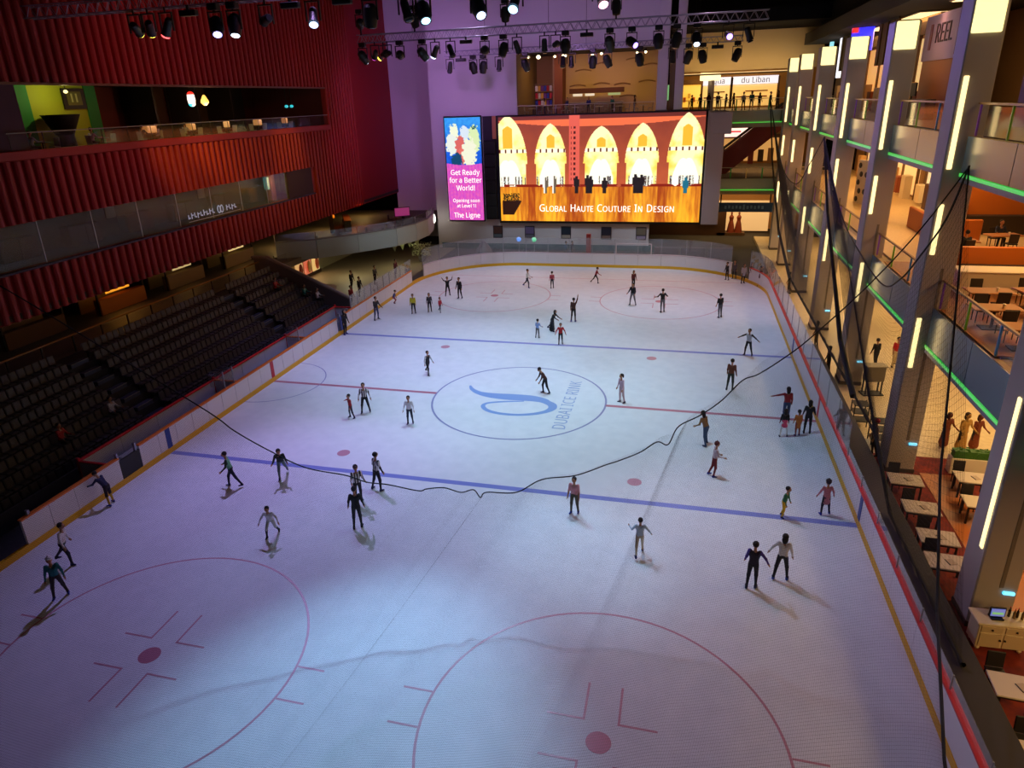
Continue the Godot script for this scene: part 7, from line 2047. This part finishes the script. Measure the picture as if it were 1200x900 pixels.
# ---- safety nets ----
func nets() -> void:
	var cord := mat("net_cord", rgb(46, 46, 50), 0.8)
	var rope := mat("net_rope", rgb(20, 20, 22), 0.8)
	# near net: hung by its corners, its top rope sagging across the picture
	var top := [V(15.5, 12.95, 10.6), V(14.52, 11.28, 10.87), V(13.35, 9.72, 11.22), V(12.01, 8.27, 11.63), V(11.3, 7.62, 11.85), V(10.48, 7.03, 12.09), V(10.0, 6.83, 12.24), V(9.42, 6.18, 12.42), V(8.82, 5.72, 12.6), V(8.2, 5.37, 12.79), V(7.92, 4.76, 12.87), V(7.58, 4.87, 12.98), V(7.07, 4.53, 13.13), V(6.43, 4.27, 13.33), V(6.04, 4.14, 13.44), V(5.13, 3.82, 13.72), V(4.09, 3.73, 14.04), V(3.29, 3.31, 14.28), V(2.38, 3.37, 14.56), V(2.19, 3.19, 14.62), V(1.99, 3.49, 14.68), V(1.6, 3.42, 14.8), V(1.1, 3.62, 14.95), V(0.57, 3.61, 15.11), V(0.31, 3.56, 15.19), V(-0.58, 3.84, 15.46), V(-1.21, 3.97, 15.65), V(-1.82, 4.25, 15.83), V(-2.97, 4.6, 16.18), V(-3.95, 5.26, 16.48), V(-4.83, 5.98, 16.75), V(-5.55, 6.73, 16.97), V(-8.33, 9.17, 17.82), V(-10.17, 10.75, 18.37), V(-13.2, 13.2, 19.3)]
	var cu := Curve3D.new()
	for k in top.size():
		var a: Vector3 = top[maxi(k - 1, 0)]
		var b: Vector3 = top[mini(k + 1, top.size() - 1)]
		cu.add_point(top[k], -(b - a) / 6.0, (b - a) / 6.0)
	cu.bake_interval = 0.05
	var len := cu.get_baked_length()
	var edge_r := [V(15.45, 12.95, 10.7), V(15.42, 10.6, 11.5), V(15.4, 8.4, 12.25), V(15.3, 4.9, 13.6), V(14.75, 2.6, 16.6), V(13.7, 2.3, 20.8), V(12.6, 2.3, 26.0), V(11.0, 2.4, 30.6)]
	var ec := Curve3D.new()
	for p in edge_r: ec.add_point(p)
	var net := thing("safety_net", "fine dark safety net hung across the near end from a sagging rope", "net")
	part("top_rope", Geo.new().path(Array(cu.get_baked_points()), 0.02, 5), rope, net)
	var N := 720
	var M := 300
	var rows := 26
	var grid := []
	for i in N + 1:
		var u := float(i) / N
		var t := cu.sample_baked(u * len)
		var bot := V(11.0, 2.4, 30.6).lerp(V(-13.0, 2.4, 30.6), u)
		var colm := PackedVector3Array()
		for j in rows + 1:
			var v := float(j) / rows
			var p := t.lerp(bot, v)
			p.y -= 0.25 * sin(PI * v) * (1.0 - u * 0.2)
			var e := ec.sample_baked(v * ec.get_baked_length())
			p = p.lerp(e, pow(1.0 - u, 9.0))
			colm.append(p)
		grid.append(colm)
	var g := Geo.new()
	for i in range(0, N + 1):
		for j in rows:
			g.tube(grid[i][j], grid[i][j + 1], 0.0012, 0.0012, 3, false)
	for r in range(0, M + 1):
		var f := float(r) / M * rows
		var j := mini(int(f), rows - 1)
		var w := f - j
		for i in range(0, N, 6):
			g.tube(grid[i][j].lerp(grid[i][j + 1], w), grid[i + 6][j].lerp(grid[i + 6][j + 1], w), 0.0012, 0.0012, 3, false)
	var mesh := part("netting", g, cord, net)
	mesh.set_meta("kind", "stuff")
	part("gathered_edge", Geo.new().tube(edge_r[0], edge_r[1], 0.02, 0.025, 6).tube(edge_r[1], edge_r[2], 0.025, 0.03, 6).tube(edge_r[2], edge_r[3], 0.03, 0.035, 6).tube(edge_r[3], edge_r[4], 0.035, 0.04, 6).tube(edge_r[4], edge_r[5], 0.04, 0.035, 6).tube(edge_r[5], edge_r[6], 0.035, 0.03, 6), rope, net)
	# side nets along the right-hand boards: hung at a few points, gathered there and swagging between
	var hooks := [V(15.45, 12.95, 10.7), V(15.45, 12.5, -11.0), V(15.45, 14.5, -41.0)]
	var swags := [[V(15.45, 12.5, -11.0), V(15.42, 9.4, -4.0), V(15.4, 8.4, 1.2), V(15.4, 8.1, 4.9), V(15.4, 8.8, 6.8), V(15.4, 10.0, 8.4), V(15.42, 11.4, 9.9), V(15.45, 12.95, 10.7)], [V(15.45, 14.5, -41.0), V(15.42, 9.7, -28.0), V(15.42, 9.0, -19.2), V(15.42, 10.9, -14.2), V(15.45, 12.5, -11.0)]]
	var feet := [[V(15.4, 8.9, -7.0), V(15.4, 6.2, -3.1), V(15.4, 4.1, -0.2), V(15.4, 2.85, 3.4)], [V(15.4, 9.2, -33.6), V(15.4, 4.8, -25.0), V(15.4, 2.9, -16.6)]]
	for q in 2:
		var sn := thing("side_net", ["dark net swagging along the right-hand boards between the nearest and fourth columns", "dark net swagging along the right-hand boards past the fourth column"][q], "net")
		var c := Curve3D.new()
		for k in swags[q].size():
			var a: Vector3 = swags[q][maxi(k - 1, 0)]
			var b: Vector3 = swags[q][mini(k + 1, swags[q].size() - 1)]
			c.add_point(swags[q][k], -(b - a) / 6.0, (b - a) / 6.0)
		c.bake_interval = 0.15
		part("top_rope", Geo.new().path(Array(c.get_baked_points()), 0.03, 5), rope, sn)
		var pts: Array = [swags[q][0]] + feet[q]
		var bd := Geo.new()
		for k in pts.size() - 1: bd.tube(pts[k], pts[k + 1], 0.05 + 0.02 * k, 0.07 + 0.02 * k, 7)
		part("gathered_fold", bd, rope, sn)
		var z0: float = swags[q][0].z
		var z1: float = swags[q][-1].z
		# netting from the rope down to the glass
		var ng := Geo.new()
		var n := int(c.get_baked_length() / 0.13)
		var colp := []
		for i in n + 1:
			var t := c.sample_baked(c.get_baked_length() * i / n)
			var zz := lerpf(feet[q][-1].z, 17.0 if q == 0 else 3.0, float(i) / n)
			colp.append([t, V(15.4, 2.85 if q == 1 or zz < 7 else lerpf(2.85, 1.3, clampf((zz - 7.0) / 3.0, 0, 1)), zz)])
		for i in n + 1:
			for j in 8:
				ng.tube(colp[i][0].lerp(colp[i][1], j / 8.0), colp[i][0].lerp(colp[i][1], (j + 1) / 8.0), 0.003, 0.003, 3, false)
		for r in 60:
			for i in range(0, n - 3, 4):
				ng.tube(colp[i][0].lerp(colp[i][1], r / 59.0), colp[i + 4][0].lerp(colp[i + 4][1], r / 59.0), 0.003, 0.003, 3, false)
		var mm := part("netting", ng, rope, sn)
		mm.set_meta("kind", "stuff")
		# surplus heaped on the glass top
		var hp := Geo.new()
		for i in range(0, n - 6, 6):
			var rr := 0.06 + 0.025 * sin(i * 1.7)
			hp.tube(colp[i][1] + V(0.08, 0, 0), colp[i + 6][1] + V(0.08, 0, 0), rr, 0.06 + 0.025 * sin((i + 6) * 1.7), 6, false)
		part("heaped_fold", hp, rope, sn)
